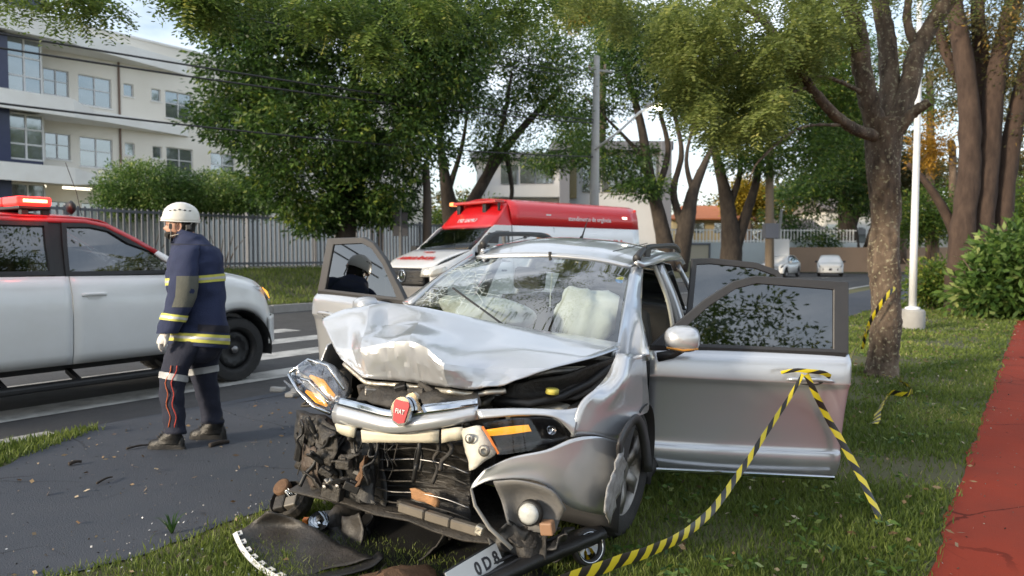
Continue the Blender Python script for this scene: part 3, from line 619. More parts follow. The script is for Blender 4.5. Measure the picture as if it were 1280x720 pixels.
# front wheel, pushed askew
def wheel(name, cen, axis, r_=.355, wd=.225, parent=None, spokes=5, mt=None, steelw=False):
    wv = empty(name); wv.parent = parent; z_ = V(axis).normalized(); x_ = z_.cross(V((0, 0, 1))).normalized()
    mm = frame(V(cen), x_, z_.cross(x_)); wv.matrix_local = mm
    h = wd / 2; ri = r_ * .66
    ty = MB().lathe([(ri, -h * .8), (ri + .02, -h * .95), (r_ * .86, -h), (r_ * .95, -h * .9), (r_, -h * .66), (r_, h * .66), (r_ * .95, h * .9), (r_ * .86, h), (ri + .02, h * .95), (ri, h * .8)], 40, None, True)
    t_o = ty.build('tyre', rubber, wv, True); sharp(t_o, 35)
    tr = MB()
    for k in range(40):
        a = 2 * math.pi * k / 40
        for s_ in (-1, 1):
            tr.box(-.014, .014, s_ * h * .36 - h * .26, s_ * h * .36 + h * .26, -.004, .007, Matrix.Rotation(a + .03 * s_, 4, 'Z') @ Matrix.Rotation(R(90), 4, 'X') @ Matrix.Translation((0, 0, 0)) @ Matrix.Translation((0, 0, 0)) if False else Matrix.Rotation(a + .04 * s_, 4, 'Z') @ Matrix.Translation((r_, 0, 0)) @ frame(V((0, 0, 0)), V((0, 1, 0)), V((0, 0, 1))))
    tr.build('tread', rubber, t_o)
    m_ = mt or alloy
    rim = MB().lathe([(ri, -h * .8), (ri + .012, -h * .86), (ri + .012, h * .86), (ri, h * .8), (ri - .02, h * .6), (ri - .035, 0), (ri - .02, -h * .6)], 40, None, True)
    rim.build('rim', m_, wv, True)
    if steelw:
        MB().lathe([(ri - .03, h * .25), (ri * .82, h * .42), (ri * .62, h * .5), (ri * .5, h * .30), (ri * .30, h * .34), (.0, h * .34)], 32).build('wheel_disc', m_, wv, True)
        ho = MB()
        for k in range(8):
            a = 2 * math.pi * k / 8; ho.lathe([(.03, 0), (.0, .001)], 10, Matrix.Translation((ri * .66 * math.cos(a), ri * .66 * math.sin(a), h * .502)))
        ho.build('vent_hole', interior, wv)
        MB().lathe([(.05, h * .32), (.048, h * .62), (.035, h * .68), (0, h * .68)], 16).build('hub', steel, wv, True)
    else:
        MB().lathe([(.07, h * .2), (.07, h * .6), (.05, h * .68), (0, h * .68)], 20).build('hub', m_, wv, True)
        for k in range(spokes):
            a = 2 * math.pi * k / spokes; sp_ = MB()
            sp_.grid([[V((.05, -.035, h * .55)), V((.05, .035, h * .55))], [V((ri * .6, -.030, h * .72)), V((ri * .6, .030, h * .72))], [V((ri - .01, -.042, h * .62)), V((ri - .01, .042, h * .62))]])
            o = solid(sp_.build('spoke', m_, wv, True), .03, 0); o.rotation_euler.z = a
        MB().lathe([(.14, -.02), (.14, .0), (.05, .0)], 24).build('brake_disc', steel, wv, True)
    return wv
fwc = CARM @ V((-.95, .80, .3)); ax_ = CARM.to_3x3() @ V((.10, 1, .06))
fw = wheel('wheel', CARI @ (V((fwc.x, fwc.y, .352))), CARI.to_3x3() @ V((ax_.x, ax_.y, -.06)), .352, .225, car, 5)
for s_, t_ in ((-3.9, .80), (-3.9, -.80)):
    q = CARM @ V((s_, t_, .36)); q.z = .352; wheel('wheel', CARI @ q, V((0, 1 if t_ > 0 else -1, 0)), .352, .225, car, 5)

# engine bay: everything that shows dark under the bonnet
random.seed(11)
bay = MB().box(-1.05, -.45, -.62, .62, .42, .50).box(-1.06, -.5, -.72, -.62, .45, .86).box(-1.06, -.55, .62, .72, .45, .86)
bay.build('engine_tray', grime, car)
eng = empty('engine'); eng.parent = car
bevel(MB().box(-.95, -.5, -.30, .28, .45, .82).build('engine_block', grime, eng), .03)
bevel(MB().box(-.86, -.46, -.26, .10, .82, .90).build('engine_cover', black, eng), .03)
for k in range(4): MB().lathe([(.028, 0), (.03, .05), (.022, .09)], 12, Matrix.Translation((-.50, -.24 + k * .1, .80))).build('injector', alloy, eng, True)
bevel(MB().box(-.72, -.48, .34, .56, .62, .84).build('battery', black, car), .015)
mb = MB(); mb.lathe([(.0, .0), (.034, .0), (.034, .022), (.028, .026), (0, .026)], 18, frame(C(690, 492, 's', -.50), V((1, 0, 0)), V((0, 1, 0)))); mb.build('fluid_cap', M('cap_yellow', (.60, .52, .10), .5), car, True)
bevel(MB().box(-.66, -.50, .30, .62, .74, .86).build('coolant_tank', M('tank_plastic', (.34, .32, .27), .5, c2=(.18, .16, .13), sc_=9), car), .03, 3)
for i in range(16):
    s0 = random.uniform(-.6, -.3); t0 = random.uniform(-.6, .6); z0 = random.uniform(.62, .82)
    pts = [V((s0, t0, z0))]
    for k in range(4): pts.append(pts[-1] + V((random.uniform(-.08, .06), random.uniform(-.14, .14), random.uniform(-.05, .05))))
    MB().tube(cr(pts, 4), random.choice([.008, .012, .02, .026]), 7).build('hose', random.choice([grime, black, alloy]), car, True)
# crushed front: slam panel, radiator, fan shroud
patch('slam_panel', [CS([(455, 482, -.26), (500, 488, -.22), (550, 490, -.20), (600, 492, -.22)]), CS([(450, 494, -.20), (495, 501, -.15), (550, 500, -.14), (602, 503, -.18)]), CS([(446, 500, -.18), (495, 512, -.13), (550, 507, -.12), (602, 510, -.16)])], grime, car, 3, 5, .01, bump=.022, bs=14)
for i in range(10):
    x = 458 + i * 13 + random.uniform(-4, 4); c = C(x, 484 + random.uniform(-8, 6), 's', random.uniform(-.30, -.2))
    rr_ = frame(c, V((random.uniform(-1, 1), 1, random.uniform(-.5, .5))), V((random.uniform(-.4, .4), 0, 1)))
    a, b, d = random.uniform(.02, .05), random.uniform(.012, .03), random.uniform(.01, .04)
    bevel(MB().box(-a, a, -b, b, -d, d, rr_).build('broken_fitting', random.choice([grime, grime, alloy, black]), car), .005, 1)
# headlight-side rubber strip and sloping inner wing
MB().tube(CS([(618, 500, -.36), (660, 505, -.40), (700, 497, -.55), (735, 480, -.78), (766, 455, -1.0)]), .022, 7).build('bay_seal', black, car, True)
patch('inner_wing', [CS([(640, 480, -.50), (700, 468, -.62), (766, 446, -.98)]), CS([(625, 495, -.45), (700, 488, -.66), (768, 462, -1.02)]), CS([(612, 508, -.38), (690, 505, -.52), (742, 490, -.80)])], grime, car, 4, 4, .01, bump=.02, bs=12)
MB().tube(CS([(660, 470, -.6), (690, 464, -.66), (735, 462, -.85)]), .02, 7).build('strut_brace', alloy, car, True)
# radiator and its torn shroud
shr = []
for i, y in enumerate((552, 566, 582, 598, 614, 630, 640)):
    k = i / 6
    bow = .10 * math.sin(k * 3.1); shr.append(CS([(450 - 4 * k, y - 2, -.30 - bow), (480, y + 4 * math.sin(k * 3), -.24 - bow), (515, y + 8 * k, -.20 - bow), (550, y + 12 * k, -.17 - bow), (575, y + 15 * k, -.14 - bow), (592 - 4 * k, y + 18 * k, -.15 - bow)]))
shroud_m = M('shroud', (.014, .0135, .013), .42, c2=(.045, .038, .031), sc_=5, bump=.5, bsc=20, stretch=(1.5, .7, 3), mixw=.8, sharp=.2, thr=.58)
so = patch('fan_shroud', shr, shroud_m, car, 4, 5, .008, bump=.014, bs=16); sharp(so, 22)
for i in range(9):
    r0 = shr[min(6, i * 6 // 9)]; z = i / 9
    MB().tube([p + V((.015 + .008 * mnoise.noise(p * 20), 0, -.03 * (i % 3) / 3)) for p in cr(r0[1:], 3)], .005, 4).build('shroud_rib', shroud_m, so)
patch('radiator', [CS([(460, 536, -.46), (594, 535, -.46)]), CS([(460, 640, -.46), (594, 650, -.46)])], M('radiator_fins', (.05, .05, .05), .5, .5, c2=(.16, .14, .12), sc_=20, bump=.6, bsc=90), car, 2, 2, .03)
patch('torn_flap', [CS([(514, 612, -.14), (532, 616, -.13), (552, 626, -.14)]), CS([(517, 624, -.12), (536, 630, -.11), (548, 634, -.13)])], M('orange_foam', (.42, .22, .10), .85, c2=(.20, .11, .06), sc_=16, bump=.5, bsc=50), car, 3, 3, .01, bump=.02, bs=22)
# lower cross member, chassis leg
for x0, y0, x1, y1 in ((500, 633, 532, 643), (533, 643.5, 564, 653), (565, 653.5, 600, 664)): bevel(MB().bar(C(x0, y0, 's', -.06 + .0006 * (x0 - 500)), C(x1, y1, 's', -.06 + .0006 * (x1 - 500)), .04, .045).build('cross_member', M('member_grey', (.17, .15, .125), .5, .4, c2=(.09, .08, .068), sc_=7), car), .006, 1)
MB().bar(C(498, 628, 's', -.12), C(560, 642, 's', -.12), .03, .03).build('cross_member', grime, car)
bevel(MB().box(-.018, .018, -.02, .02, -.02, .02, frame(C(600, 662, 's', .03), V((0, 1, -.2)), V((0, .2, 1)))).build('tow_bracket', bare, car), .004, 1)
patch('undertray', [[V((-.1, -.7, .30)), V((-.1, 0, .28)), V((-.1, .6, .30))], [V((-.9, -.8, .24)), V((-.9, 0, .24)), V((-.9, .6, .24))]], grime, car, 4, 4, .01, bump=.03)
# mangled brackets and plastic hanging at the passenger side
def shard(cen, size, mt, name, seed, parent=car, stretch=(1, 1, 1)):
    random.seed(seed); n1, n2 = V((random.uniform(-1, 1), random.uniform(-1, 1), random.uniform(-1, 1))).normalized(), V((random.uniform(-1, 1), random.uniform(-1, 1), random.uniform(-1, 1)))
    fm = frame(cen, n1, n2); rows = []
    for i in range(4):
        rows.append([fm @ V(((i - 1.5) / 3 * size * stretch[0] * random.uniform(.8, 1.2), (j - 1.5) / 3 * size * stretch[1] * random.uniform(.7, 1.1), random.uniform(-.16, .16) * size * stretch[2])) for j in range(4)])
    return sharp(patch(name, rows, mt, parent, 3, 3, .008, bump=.006, bs=40), 25)
def crumple(name, pts, m, amp, fs, seed, nu=6, nv=6):
    g = surf([CS(r) for r in pts], nu, nv); sv = V((seed, seed * 1.7, 0))
    for r in g:
        for k, p in enumerate(r): r[k] = p + V(mnoise.noise_vector(p * fs + sv)) * amp + V((1, .3, 0)) * amp * .8 * (.4 - abs(mnoise.noise(p * fs * 2.1 + sv)))
    return sharp(solid(MB().grid(g).build(name, m, car, True), .004, 0), 14)
crumple('crushed_sheet', [[(376, 520, -.18), (400, 524, -.14), (428, 534, -.14)], [(368, 548, -.16), (396, 552, -.10), (424, 558, -.12)], [(374, 582, -.16), (398, 586, -.10), (422, 590, -.12)], [(386, 604, -.14), (404, 612, -.10), (424, 614, -.12)]], grime, .05, 9, 1)
crumple('crushed_sheet', [[(424, 536, -.20), (446, 544, -.16), (476, 550, -.18)], [(420, 562, -.16), (446, 570, -.12), (474, 574, -.16)], [(418, 592, -.14), (444, 598, -.10), (470, 602, -.14)], [(424, 616, -.14), (446, 626, -.10), (474, 630, -.14)]], black, .05, 10, 4)
crumple('crushed_sheet', [[(380, 556, -.10), (396, 560, -.06)], [(376, 582, -.10), (398, 590, -.06)], [(390, 606, -.10), (404, 610, -.07)]], M('brown_plastic', (.045, .032, .024), .6, c2=(.10, .07, .05), sc_=9, bump=.3, bsc=40), .03, 14, 7)
crumple('crushed_sheet', [[(400, 530, -.10), (420, 540, -.08)], [(396, 552, -.08), (418, 566, -.05)], [(404, 574, -.08), (414, 584, -.06)]], grime, .03, 13, 9)
j_ = [(385, 540, -.10, .09), (412, 552, -.06, .08), (432, 572, -.05, .09), (398, 572, -.05, .08), (452, 590, -.05, .09), (440, 552, -.08, .08), (424, 600, -.04, .09), (466, 566, -.08, .08), (392, 600, -.05, .08)]
for i, (x, y, s_, z_) in enumerate(j_):
    shard(C(x, y, 's', s_), z_, [grime, black, grime, black, rusty, grime, alloy, black, grime][i], 'broken_bracket', 40 + i, car, (1.6, .5, 1.2))
for i, (x, y, s_) in enumerate(((408, 590, -.04), (440, 608, -.03), (430, 580, -.04))):
    random.seed(90 + i); c = C(x, y, 's', s_)
    fm = frame(c, V((random.uniform(-.5, .5), 1, random.uniform(-.6, .6))), V((random.uniform(-.3, .3), random.uniform(-.3, .3), 1)))
    a, b, d = random.uniform(.025, .04), random.uniform(.014, .022), random.uniform(.015, .025)
    bevel(MB().box(-a, a, -b, b, -d, d, fm).box(-a * .5, a * .4, b - .002, b + .012, -d * .5, d * .5, fm).build('broken_fitting', [grime, black, grime][i], car), .005, 2)
for k, (x, y) in enumerate(((408, 608), (424, 607))): MB().lathe([(0, 0), (.012, 0), (.012, .02), (0, .022)], 8, frame(C(x, y, 's', -.03), V((0, 1, 0)), V((0, 0, 1)))).build('bolt', steel, car)
bevel(MB().box(-.055, .055, -.05, .03, -.03, .02, frame(C(416, 612, 's', -.06), V((0, 1, -.1)), V((0, .1, 1)))).build('mounting_block', grime, car), .008)
for i in range(26):
    random.seed(200 + i); p = C(random.uniform(375, 590), random.uniform(515, 548), 's', random.uniform(-.16, -.03)); pts = [p]
    for k in range(5): pts.append(pts[-1] + V((random.uniform(-.03, .03), random.uniform(-.035, .035), random.uniform(-.075, -.02))))
    MB().tube(cr(pts, 4), random.choice([.003, .004, .007, .011]), 6).build('loose_wire', random.choice([black, black, grime]), car, True)
# fog lamp housing left hanging under the bumper corner
fg = empty('fog_lamp'); fg.parent = car
patch('fog_housing', [CS([(617, 601, -.03), (650, 600, -.03), (690, 612, -.06), (708, 636, -.12)]), CS([(626, 625, -.09), (650, 620, -.14), (680, 628, -.14), (700, 650, -.14)]), CS([(634, 655, -.06), (648, 662, -.12), (672, 665, -.12), (694, 668, -.13)])], M('housing_grey', (.13, .13, .135), .5, c2=(.24, .23, .21), sc_=8, bump=.15, bsc=80), fg, 4, 4, .008)
fm = frame(C(660, 643, 's', -.055), V((0, 1, -.05)), V((-.05, .05, 1)))
MB().lathe([(0, .012), (.03, .010), (.046, .0), (.048, -.02)], 24, fm).build('lamp_lens', M('fog_glass', (.55, .56, .54), .12, 0, c2=(.34, .35, .34), sc_=25, coat=1), fg, True)
MB().lathe([(.046, -.01), (.056, -.008), (.058, -.04), (.03, -.07)], 24, fm).build('lamp_bezel', black, fg, True)
bevel(MB().box(-.03, .03, -.03, .03, -.03, .02, frame(C(684, 660, 's', -.09), V((0, 1, .2)), V((.1, -.2, 1)))).build('lamp_plug', M('plug_brown', (.30, .17, .10), .6), fg), .008)
MB().tube(CS([(589, 611, .0), (594, 632, .02), (612, 660, .03), (640, 686, .03)]), [.007, .010, .012, .012], 6, True, .5).build('bumper_trim_strip', M('trim_grey', (.22, .21, .19), .5), car, True)
for i, (x, y) in enumerate(((640, 672), (668, 680), (700, 672), (628, 690), (655, 665))): shard(C(x, y, 's', -.08 - .03 * (i % 3)), .13, [black, grime, black, alloy, grime][i], 'broken_plastic', 300 + i)

# dark carrier behind the mangled corner and a black sheet added for undertray and ground shade
patch('bumper_carrier', [CS([(372, 512, -.34), (410, 520, -.32), (450, 540, -.30), (480, 548, -.28)]), CS([(370, 545, -.30), (410, 555, -.28), (450, 565, -.28), (482, 575, -.26)]), CS([(378, 585, -.28), (412, 595, -.26), (450, 605, -.26), (484, 610, -.24)]), CS([(392, 612, -.26), (420, 628, -.24), (455, 640, -.22), (486, 640, -.22)])], black, car, 3, 4, .01, bump=.03, bs=10)
for i, (x0, y0, x1, y1, w_) in enumerate(((384, 520, 372, 575, .05), (398, 528, 392, 590, .045), (420, 540, 410, 606, .05), (440, 548, 432, 612, .04), (456, 550, 452, 620, .035), (372, 540, 384, 592, .035))):
    a_, b_ = C(x0, y0, 's', -.18), C(x1, y1, 's', -.15); mid_ = a_.lerp(b_, .5) + V((.03 * (-1) ** i, .02, 0))
    MB().tube(cr([a_, mid_, b_], 5), [w_ * .5] * 11, 6, True, .55).build('crushed_stay', [black, grime, black][i % 3], car)
ut = [[C(430, 640, 's', -.1), C(500, 650, 's', -.05), C(570, 668, 's', .0), C(640, 690, 's', -.02)]]
for k, dz in enumerate((.0, .35, .8)): pass
patch('undertray_shade', [[CARI @ gnd(x, y, z) for x, y, z in r] for r in ([(404, 640, .06), (470, 632, .10), (540, 640, .12), (620, 660, .10)], [(412, 668, .03), (480, 664, .05), (556, 672, .06), (640, 690, .05)], [(430, 700, .025), (500, 702, .03), (580, 708, .03), (680, 716, .04)], [(470, 730, .025), (540, 738, .03), (620, 740, .03), (720, 745, .03)])], black, car, 4, 4, .006, bump=.012, bs=8)  # black sheet darkens the shaded ground under the nose, with loose undertray

for i in range(7):
    y = 556 + i * 12; MB().tube(cr(CS([(458, y + 2 + 4 * math.sin(i), -.19), (486, y + 6 + i, -.16), (520, y + 4 + 2 * i, -.13), (556, y + 10 + 2.4 * i, -.11), (586, y + 22 + 2.2 * i, -.11)]), 6), .0045, 5).build('condenser_tube', [grime, steel, grime][i % 3] if i % 3 == 1 else grime, car, True)
# ------------------------------------------------------------------ rescue pickup on the road
TK = .97; TP = 8.05; TC = TP + .90
truck = empty('rescue_pickup', W(.10, TC, 0), (0, 0, ROAD_ROT), 'white double-cab rescue pickup with red roof and lit red light bar', 'pickup')
def TZ(z): return CAM_H + (z - CAM_H) * TK
def TV(a, z, hw): return V((a * TK, -hw, TZ(z)))  # near side is -y
AX_F, AX_R = 5.50, 2.15
def zlow(a):
    z = .36
    for ax in (AX_F, AX_R):
        d = abs(a - ax)
        if d < .53: z = max(z, .30 + math.sqrt(max(0, .53 ** 2 - d * d)) * .98)
    return z
def ztop(a):
    pts = [(.6, 1.20), (1.9, 1.24), (2.0, 1.30), (4.6, 1.275), (4.9, 1.30), (5.2, 1.29), (5.46, 1.255), (5.77, 1.175), (6.0, 1.06), (6.1, .94), (6.17, .80)]
    for (x0, z0), (x1, z1) in zip(pts, pts[1:]):
        if a <= x1: return z0 + (z1 - z0) * (a - x0) / (x1 - x0)
    return .78
def hwid(a): return .90 - (.30 * ((a - 5.65) / .55) ** 2 if a > 5.65 else 0)
def side(name, a0, a1, n, parent, sg=1, m=white_paint, lowz=None):
    rows = []
    aa_ = np.linspace(a0, a1, n)
    for k in np.linspace(0, 1, 9):
        row = []
        for a in aa_:
            zl, zt = (zlow(a) if lowz is None else lowz), ztop(a)
            bulge = .03 * math.sin(min(1, k * 1.05) * math.pi * .9) - .055 * max(0, k - .8) / .2 * (1 if a < 4.9 else 1.6) - .02 * (k < .12)
            ext = 0
            for ax in (AX_F, AX_R):
                d = math.hypot(a - ax, (zl + (zt - zl) * k) - .30)
                ext = max(ext, .035 * max(0, 1 - abs(d - .56) / .16))
            row.append(TV(a, zl + (zt - zl) * k, (hwid(a) + bulge + ext) * sg))
        rows.append(row)
    o = solid(MB().grid(rows).build(name, m, parent, True), .02, 0); return o
for sg in (1, -1):
    side('front_wing', 4.745, 6.17, 44, truck, sg)
    d_ = side('front_door', 3.535, 4.735, 12, truck, sg); d2_ = side('rear_door', 2.45, 3.525, 14, truck, sg)
    side('bed_side', .62, 2.44, 34, truck, sg)
    for dd, a in ((d_, 3.75), (d2_, 2.72)):
        hp = [TV(a - .12, 1.085, .925 * sg), TV(a - .08, 1.095, .955 * sg), TV(a + .08, 1.095, .955 * sg), TV(a + .12, 1.085, .925 * sg)]
        MB().tube(cr(hp, 4), .018, 8).build('handle', white_paint, dd, True)
        MB().prism([(.075 * math.cos(q), .042 * math.sin(q)) for q in np.linspace(0, 2 * math.pi, 20, False)], frame(TV(a, 1.07, .9355 * sg), V((1, 0, 0)), V((0, 0, 1))), .003 * sg).build('handle_recess', white_plain, dd)
    # window openings: pillars and frames in black, glass set in
    def gw(a, z): k = (z - 1.29) / (1.92 - 1.29); return TV(a, z, (.85 - .17 * k - .04 * k * k) * sg)
    def ring(name, poly, w_, m, parent, th=.03):
        n = len(poly); c = V((sum(p[0] for p in poly) / n, sum(p[1] for p in poly) / n)); inn = []
        for p in poly:
            d = V(p) - c; inn.append(V(p) - V((math.copysign(min(w_, abs(d.x) * .4), d.x), math.copysign(min(w_, abs(d.y) * .4), d.y))))
        vs = [gw(*p) for p in poly] + [gw(*p) for p in inn]
        o = solid(MB().add(vs, [(i, (i + 1) % n, n + (i + 1) % n, n + i) for i in range(n)]).build(name, m, parent), th, 0)
        off = V((0, .012 * sg, 0))
        g_ = MB().add([gw(*p) + off for p in inn], [tuple(range(n))]).build('window', dark_glass, parent); return o
    ring('window_frame', [(3.50, 1.29), (3.52, 1.6), (3.55, 1.855), (3.80, 1.86), (4.0, 1.82), (4.26, 1.68), (4.50, 1.53), (4.72, 1.37), (4.78, 1.29)], .045, black, d_)
    ring('window_frame', [(2.42, 1.30), (2.50, 1.6), (2.66, 1.83), (2.9, 1.86), (3.42, 1.86), (3.40, 1.6), (3.40, 1.30)], .045, black, d2_)
    MB().add([gw(3.40, 1.29), gw(3.54, 1.29), gw(3.57, 1.87), gw(3.41, 1.87)], [(0, 1, 2, 3)]).build('centre_pillar', black, truck)
    # roof edge in red, pillar in white
    ro = [(2.3, 1.62), (2.55, 1.86), (2.9, 1.90), (3.5, 1.905), (3.8, 1.90), (4.05, 1.85), (4.30, 1.715), (4.55, 1.56)]
    ri_ = [(2.42, 1.62), (2.63, 1.825), (2.9, 1.855), (3.5, 1.855), (3.8, 1.855), (4.0, 1.815), (4.26, 1.675), (4.50, 1.525)]
    solid(MB().add([gw(*p) for p in ro] + [gw(*p) for p in ri_], [(i, i + 1, 9 + i, 8 + i) for i in range(7)]).build('roof_edge', red_paint, truck, True), .03, 0)
    ro2 = [(4.55, 1.56), (4.8, 1.41), (5.02, 1.30)]; ri2 = [(4.50, 1.525), (4.73, 1.36), (4.83, 1.285)]
    solid(MB().add([gw(*p) for p in ro2] + [gw(*p) for p in ri2], [(i, i + 1, 4 + i, 3 + i) for i in range(2)]).build('windscreen_pillar', white_paint, truck, True), .03, 0)
    solid(MB().add([gw(2.05, 1.26), gw(2.45, 1.28), gw(2.45, 1.62), gw(2.28, 1.62), gw(2.62, 1.84), gw(2.5, 1.86)], [(0, 1, 2, 3), (3, 2, 4, 5)]).build('rear_pillar', red_paint, truck, True), .03, 0)
    # mirror, side step, arches
    bevel(MB().box(4.62 * TK, 4.82 * TK, -sg * 1.12 - .09, -sg * 1.12 + .09, 1.24, 1.40).build('door_mirror', black, d_), .03, 3)
    MB().bar(V((4.7 * TK, -sg * .88, 1.27)), V((4.7 * TK, -sg * 1.06, 1.29)), .06, .05).build('mirror_arm', black, d_)
    bevel(MB().box(2.72 * TK, 4.85 * TK, -sg * .93 - .09, -sg * .93 + .09, .17, .235).build('side_step', black, truck), .02)
    for a in (2.9, 3.6, 4.6): MB().bar(V((a * TK, -sg * .62, .30)), V((a * TK, -sg * .9, .2)), .05).build('step_bracket', black, truck)
    MB().grid([[TV(ax_c + .50 * math.cos(t), .30 + .50 * math.sin(t), y_ * sg) for t in np.linspace(-.2, math.pi + .2, 20)] for ax_c in (AX_F,) for y_ in (.93, .55)]).build('arch_liner', interior, truck)
    MB().grid([[TV(AX_R + .50 * math.cos(t), .30 + .50 * math.sin(t), y_ * sg) for t in np.linspace(-.2, math.pi + .2, 20)] for y_ in (.93, .55)]).build('arch_liner', interior, truck)
    # headlamp
    hl_ = patch('headlamp', [[TV(5.72, 1.10, hwid(5.72) * sg + .012 * sg), TV(5.92, 1.085, hwid(5.92) * sg + .01 * sg), TV(6.10, .98, hwid(6.10) * sg)], [TV(5.80, 1.05, hwid(5.8) * sg + .04 * sg), TV(5.95, 1.0, hwid(5.95) * sg + .035 * sg), TV(6.15, .88, hwid(6.15) * sg + .02 * sg)]], lamp_lens, truck, 3, 3, .02)
    patch('indicator', [[TV(5.90, 1.085, (hwid(5.9) + .03) * sg), TV(6.04, 1.02, (hwid(6.04) + .03) * sg)], [TV(5.95, 1.03, (hwid(5.95) + .048) * sg), TV(6.10, .93, (hwid(6.1) + .044) * sg)]], M('amber_lit', (.62, .27, .05), .25, em=(1, .42, .05), ems=.9), hl_, 2, 2, .01)  # indicator lens given a slight amber glow
roof_r = [[V((a * TK, s_ * w_, TZ(z_ + (.05 if abs(s_) < .1 else .035 if abs(s_) < .6 else 0)))) for s_ in (-1, -.5, 0, .5, 1)] for a, w_, z_ in ((2.32, .68, 1.64), (2.55, .655, 1.875), (2.9, .645, 1.905), (3.5, .64, 1.91), (3.9, .64, 1.895), (4.05, .65, 1.85))]
patch('roof', roof_r, red_paint, truck, 4, 4, .02)
patch('windscreen', [[V((4.08 * TK, s_ * .65, TZ(1.85 + .045 * (1 - s_ * s_)))) for s_ in (-1, -.5, 0, .5, 1)], [V(((5.0 + .16 * (1 - s_ * s_)) * TK, s_ * .80, TZ(1.31))) for s_ in (-1, -.5, 0, .5, 1)]], van_glass, truck, 4, 4, .006)
patch('bonnet', [[V((a * TK, s_ * w_, TZ(z_ + .05 * (1 - s_ * s_)))) for s_ in (-1, -.6, 0, .6, 1)] for a, w_, z_ in ((4.95, .83, 1.295), (5.4, .835, 1.265), (5.8, .80, 1.165), (6.05, .66, 1.03), (6.2, .58, .93))], white_paint, truck, 4, 4, .02)
patch('grille', [[V((a * TK, y_, TZ(z_))) for a, y_ in ((6.16, -.60), (6.30, -.3), (6.33, 0), (6.30, .3), (6.16, .60))] for z_ in (.94, .80, .66)], black, truck, 3, 4, .02)
patch('front_bumper', [[V((a * TK, y_, TZ(z_))) for a, y_ in ((5.98, -.88), (6.2, -.66), (6.36, -.3), (6.39, 0), (6.36, .3), (6.2, .66), (5.98, .88))] for z_ in (.70, .58, .42, .34)], white_paint, truck, 3, 4, .03)
MB().box(.7, 6.0 * TK, -.62, .62, .30, .62).box(2.4 * TK, 4.9 * TK, -.80, .80, .42, 1.0).build('chassis', interior, truck)
bevel(MB().box(.6 * TK, 2.0 * TK, -.8, .8, .62, .98).build('load_bed', interior, truck), .02)
for t_ in (-.42, .42):
    bevel(MB().box(3.3, 3.45, t_ - .24, t_ + .24, .9, 1.50).build('seat_back', interior, truck), .05, 3)
    bevel(MB().box(3.3, 3.42, t_ - .13, t_ + .13, 1.52, 1.70).build('headrest', M('seat_cover', (.40, .38, .30), .8), truck), .04, 3)
MB().tube([V((4.05 + .06 * math.cos(q), -.40 + .19 * math.sin(q), 1.30 + .18 * math.cos(q))) for q in np.linspace(0, 2 * math.pi, 20)], .014, 6).build('steering_wheel', black, truck, True)
patch('dashboard', [[V((4.85, y_, 1.20)) for y_ in (-.75, 0, .75)], [V((4.3, y_, 1.26)) for y_ in (-.75, 0, .75)], [V((4.25, y_, .9)) for y_ in (-.75, 0, .75)]], interior, truck, 3, 3, .02)
tw = M('black_wheel', (.02, .02, .021), .45, .3)
for a in (AX_F, AX_R):
    for sg in (1, -1): wheel('wheel', V((a * TK, -sg * .77, TZ(.30) + .005)), V((0, -sg, 0)), .397, .26, truck, 6, tw, True)
lb = empty('light_bar'); lb.parent = truck
bevel(MB().box(3.06, 3.36, -.66, .66, 1.975, 2.01).build('bar_base', black, lb), .01)
redglow = M('red_lamp_lit', (.6, .02, .01), .2, em=(1, .02, .015), ems=1.8); redoff = M('red_lamp', (.42, .012, .012), .18, coat=.6, em=(1, .03, .02), ems=.25)
hot = M('lamp_core', (1, .5, .3), .3, em=(1, .30, .12), ems=5)
for k, (y0, y1) in enumerate(((-.66, -.28), (-.27, -.02), (.0, .27), (.28, .66))):
    bevel(MB().box(3.05, 3.37, y0, y1, 2.01, 2.105).build('lamp_cover', redglow if k == 0 else redoff, lb), .025, 3)
MB().box(3.375, 3.38, -.60, -.36, 2.045, 2.075).box(3.10, 3.32, -.668, -.664, 2.045, 2.075).build('lamp_core', hot, lb)
for x_ in (3.1, 3.3):
    for y_ in (-.62, .55): MB().box(x_, x_ + .06, y_, y_ + .07, 1.90, 1.98).build('bar_foot', black, lb)
rl = bpy.data.lights.new('red_beacon', 'POINT'); rl.energy = 1.5; rl.color = (1, .06, .02); rl.shadow_soft_size = .08
rlo = bpy.data.objects.new('red_beacon', rl); col.objects.link(rlo); rlo.parent = lb; rlo.location = (3.21, -.80, 2.06)
MB().lathe([(0, -.03), (.05, -.03), (.075, .0), (.05, .03), (0, .03)], 16, Matrix.Translation((3.62, -.5, 2.02)) @ Matrix.Rotation(R(90), 4, 'Y')).build('spotlight', black, truck, True)
MB().tube([V((3.62, -.5, 1.95)), V((3.62, -.5, 2.0))], .02, 6).build('spotlight_foot', black, truck)
MB().tube([V((3.75, -.45, 1.94)), V((3.70, -.45, 2.2)), V((3.6, -.45, 2.5))], .004, 5).build('aerial', black, truck)

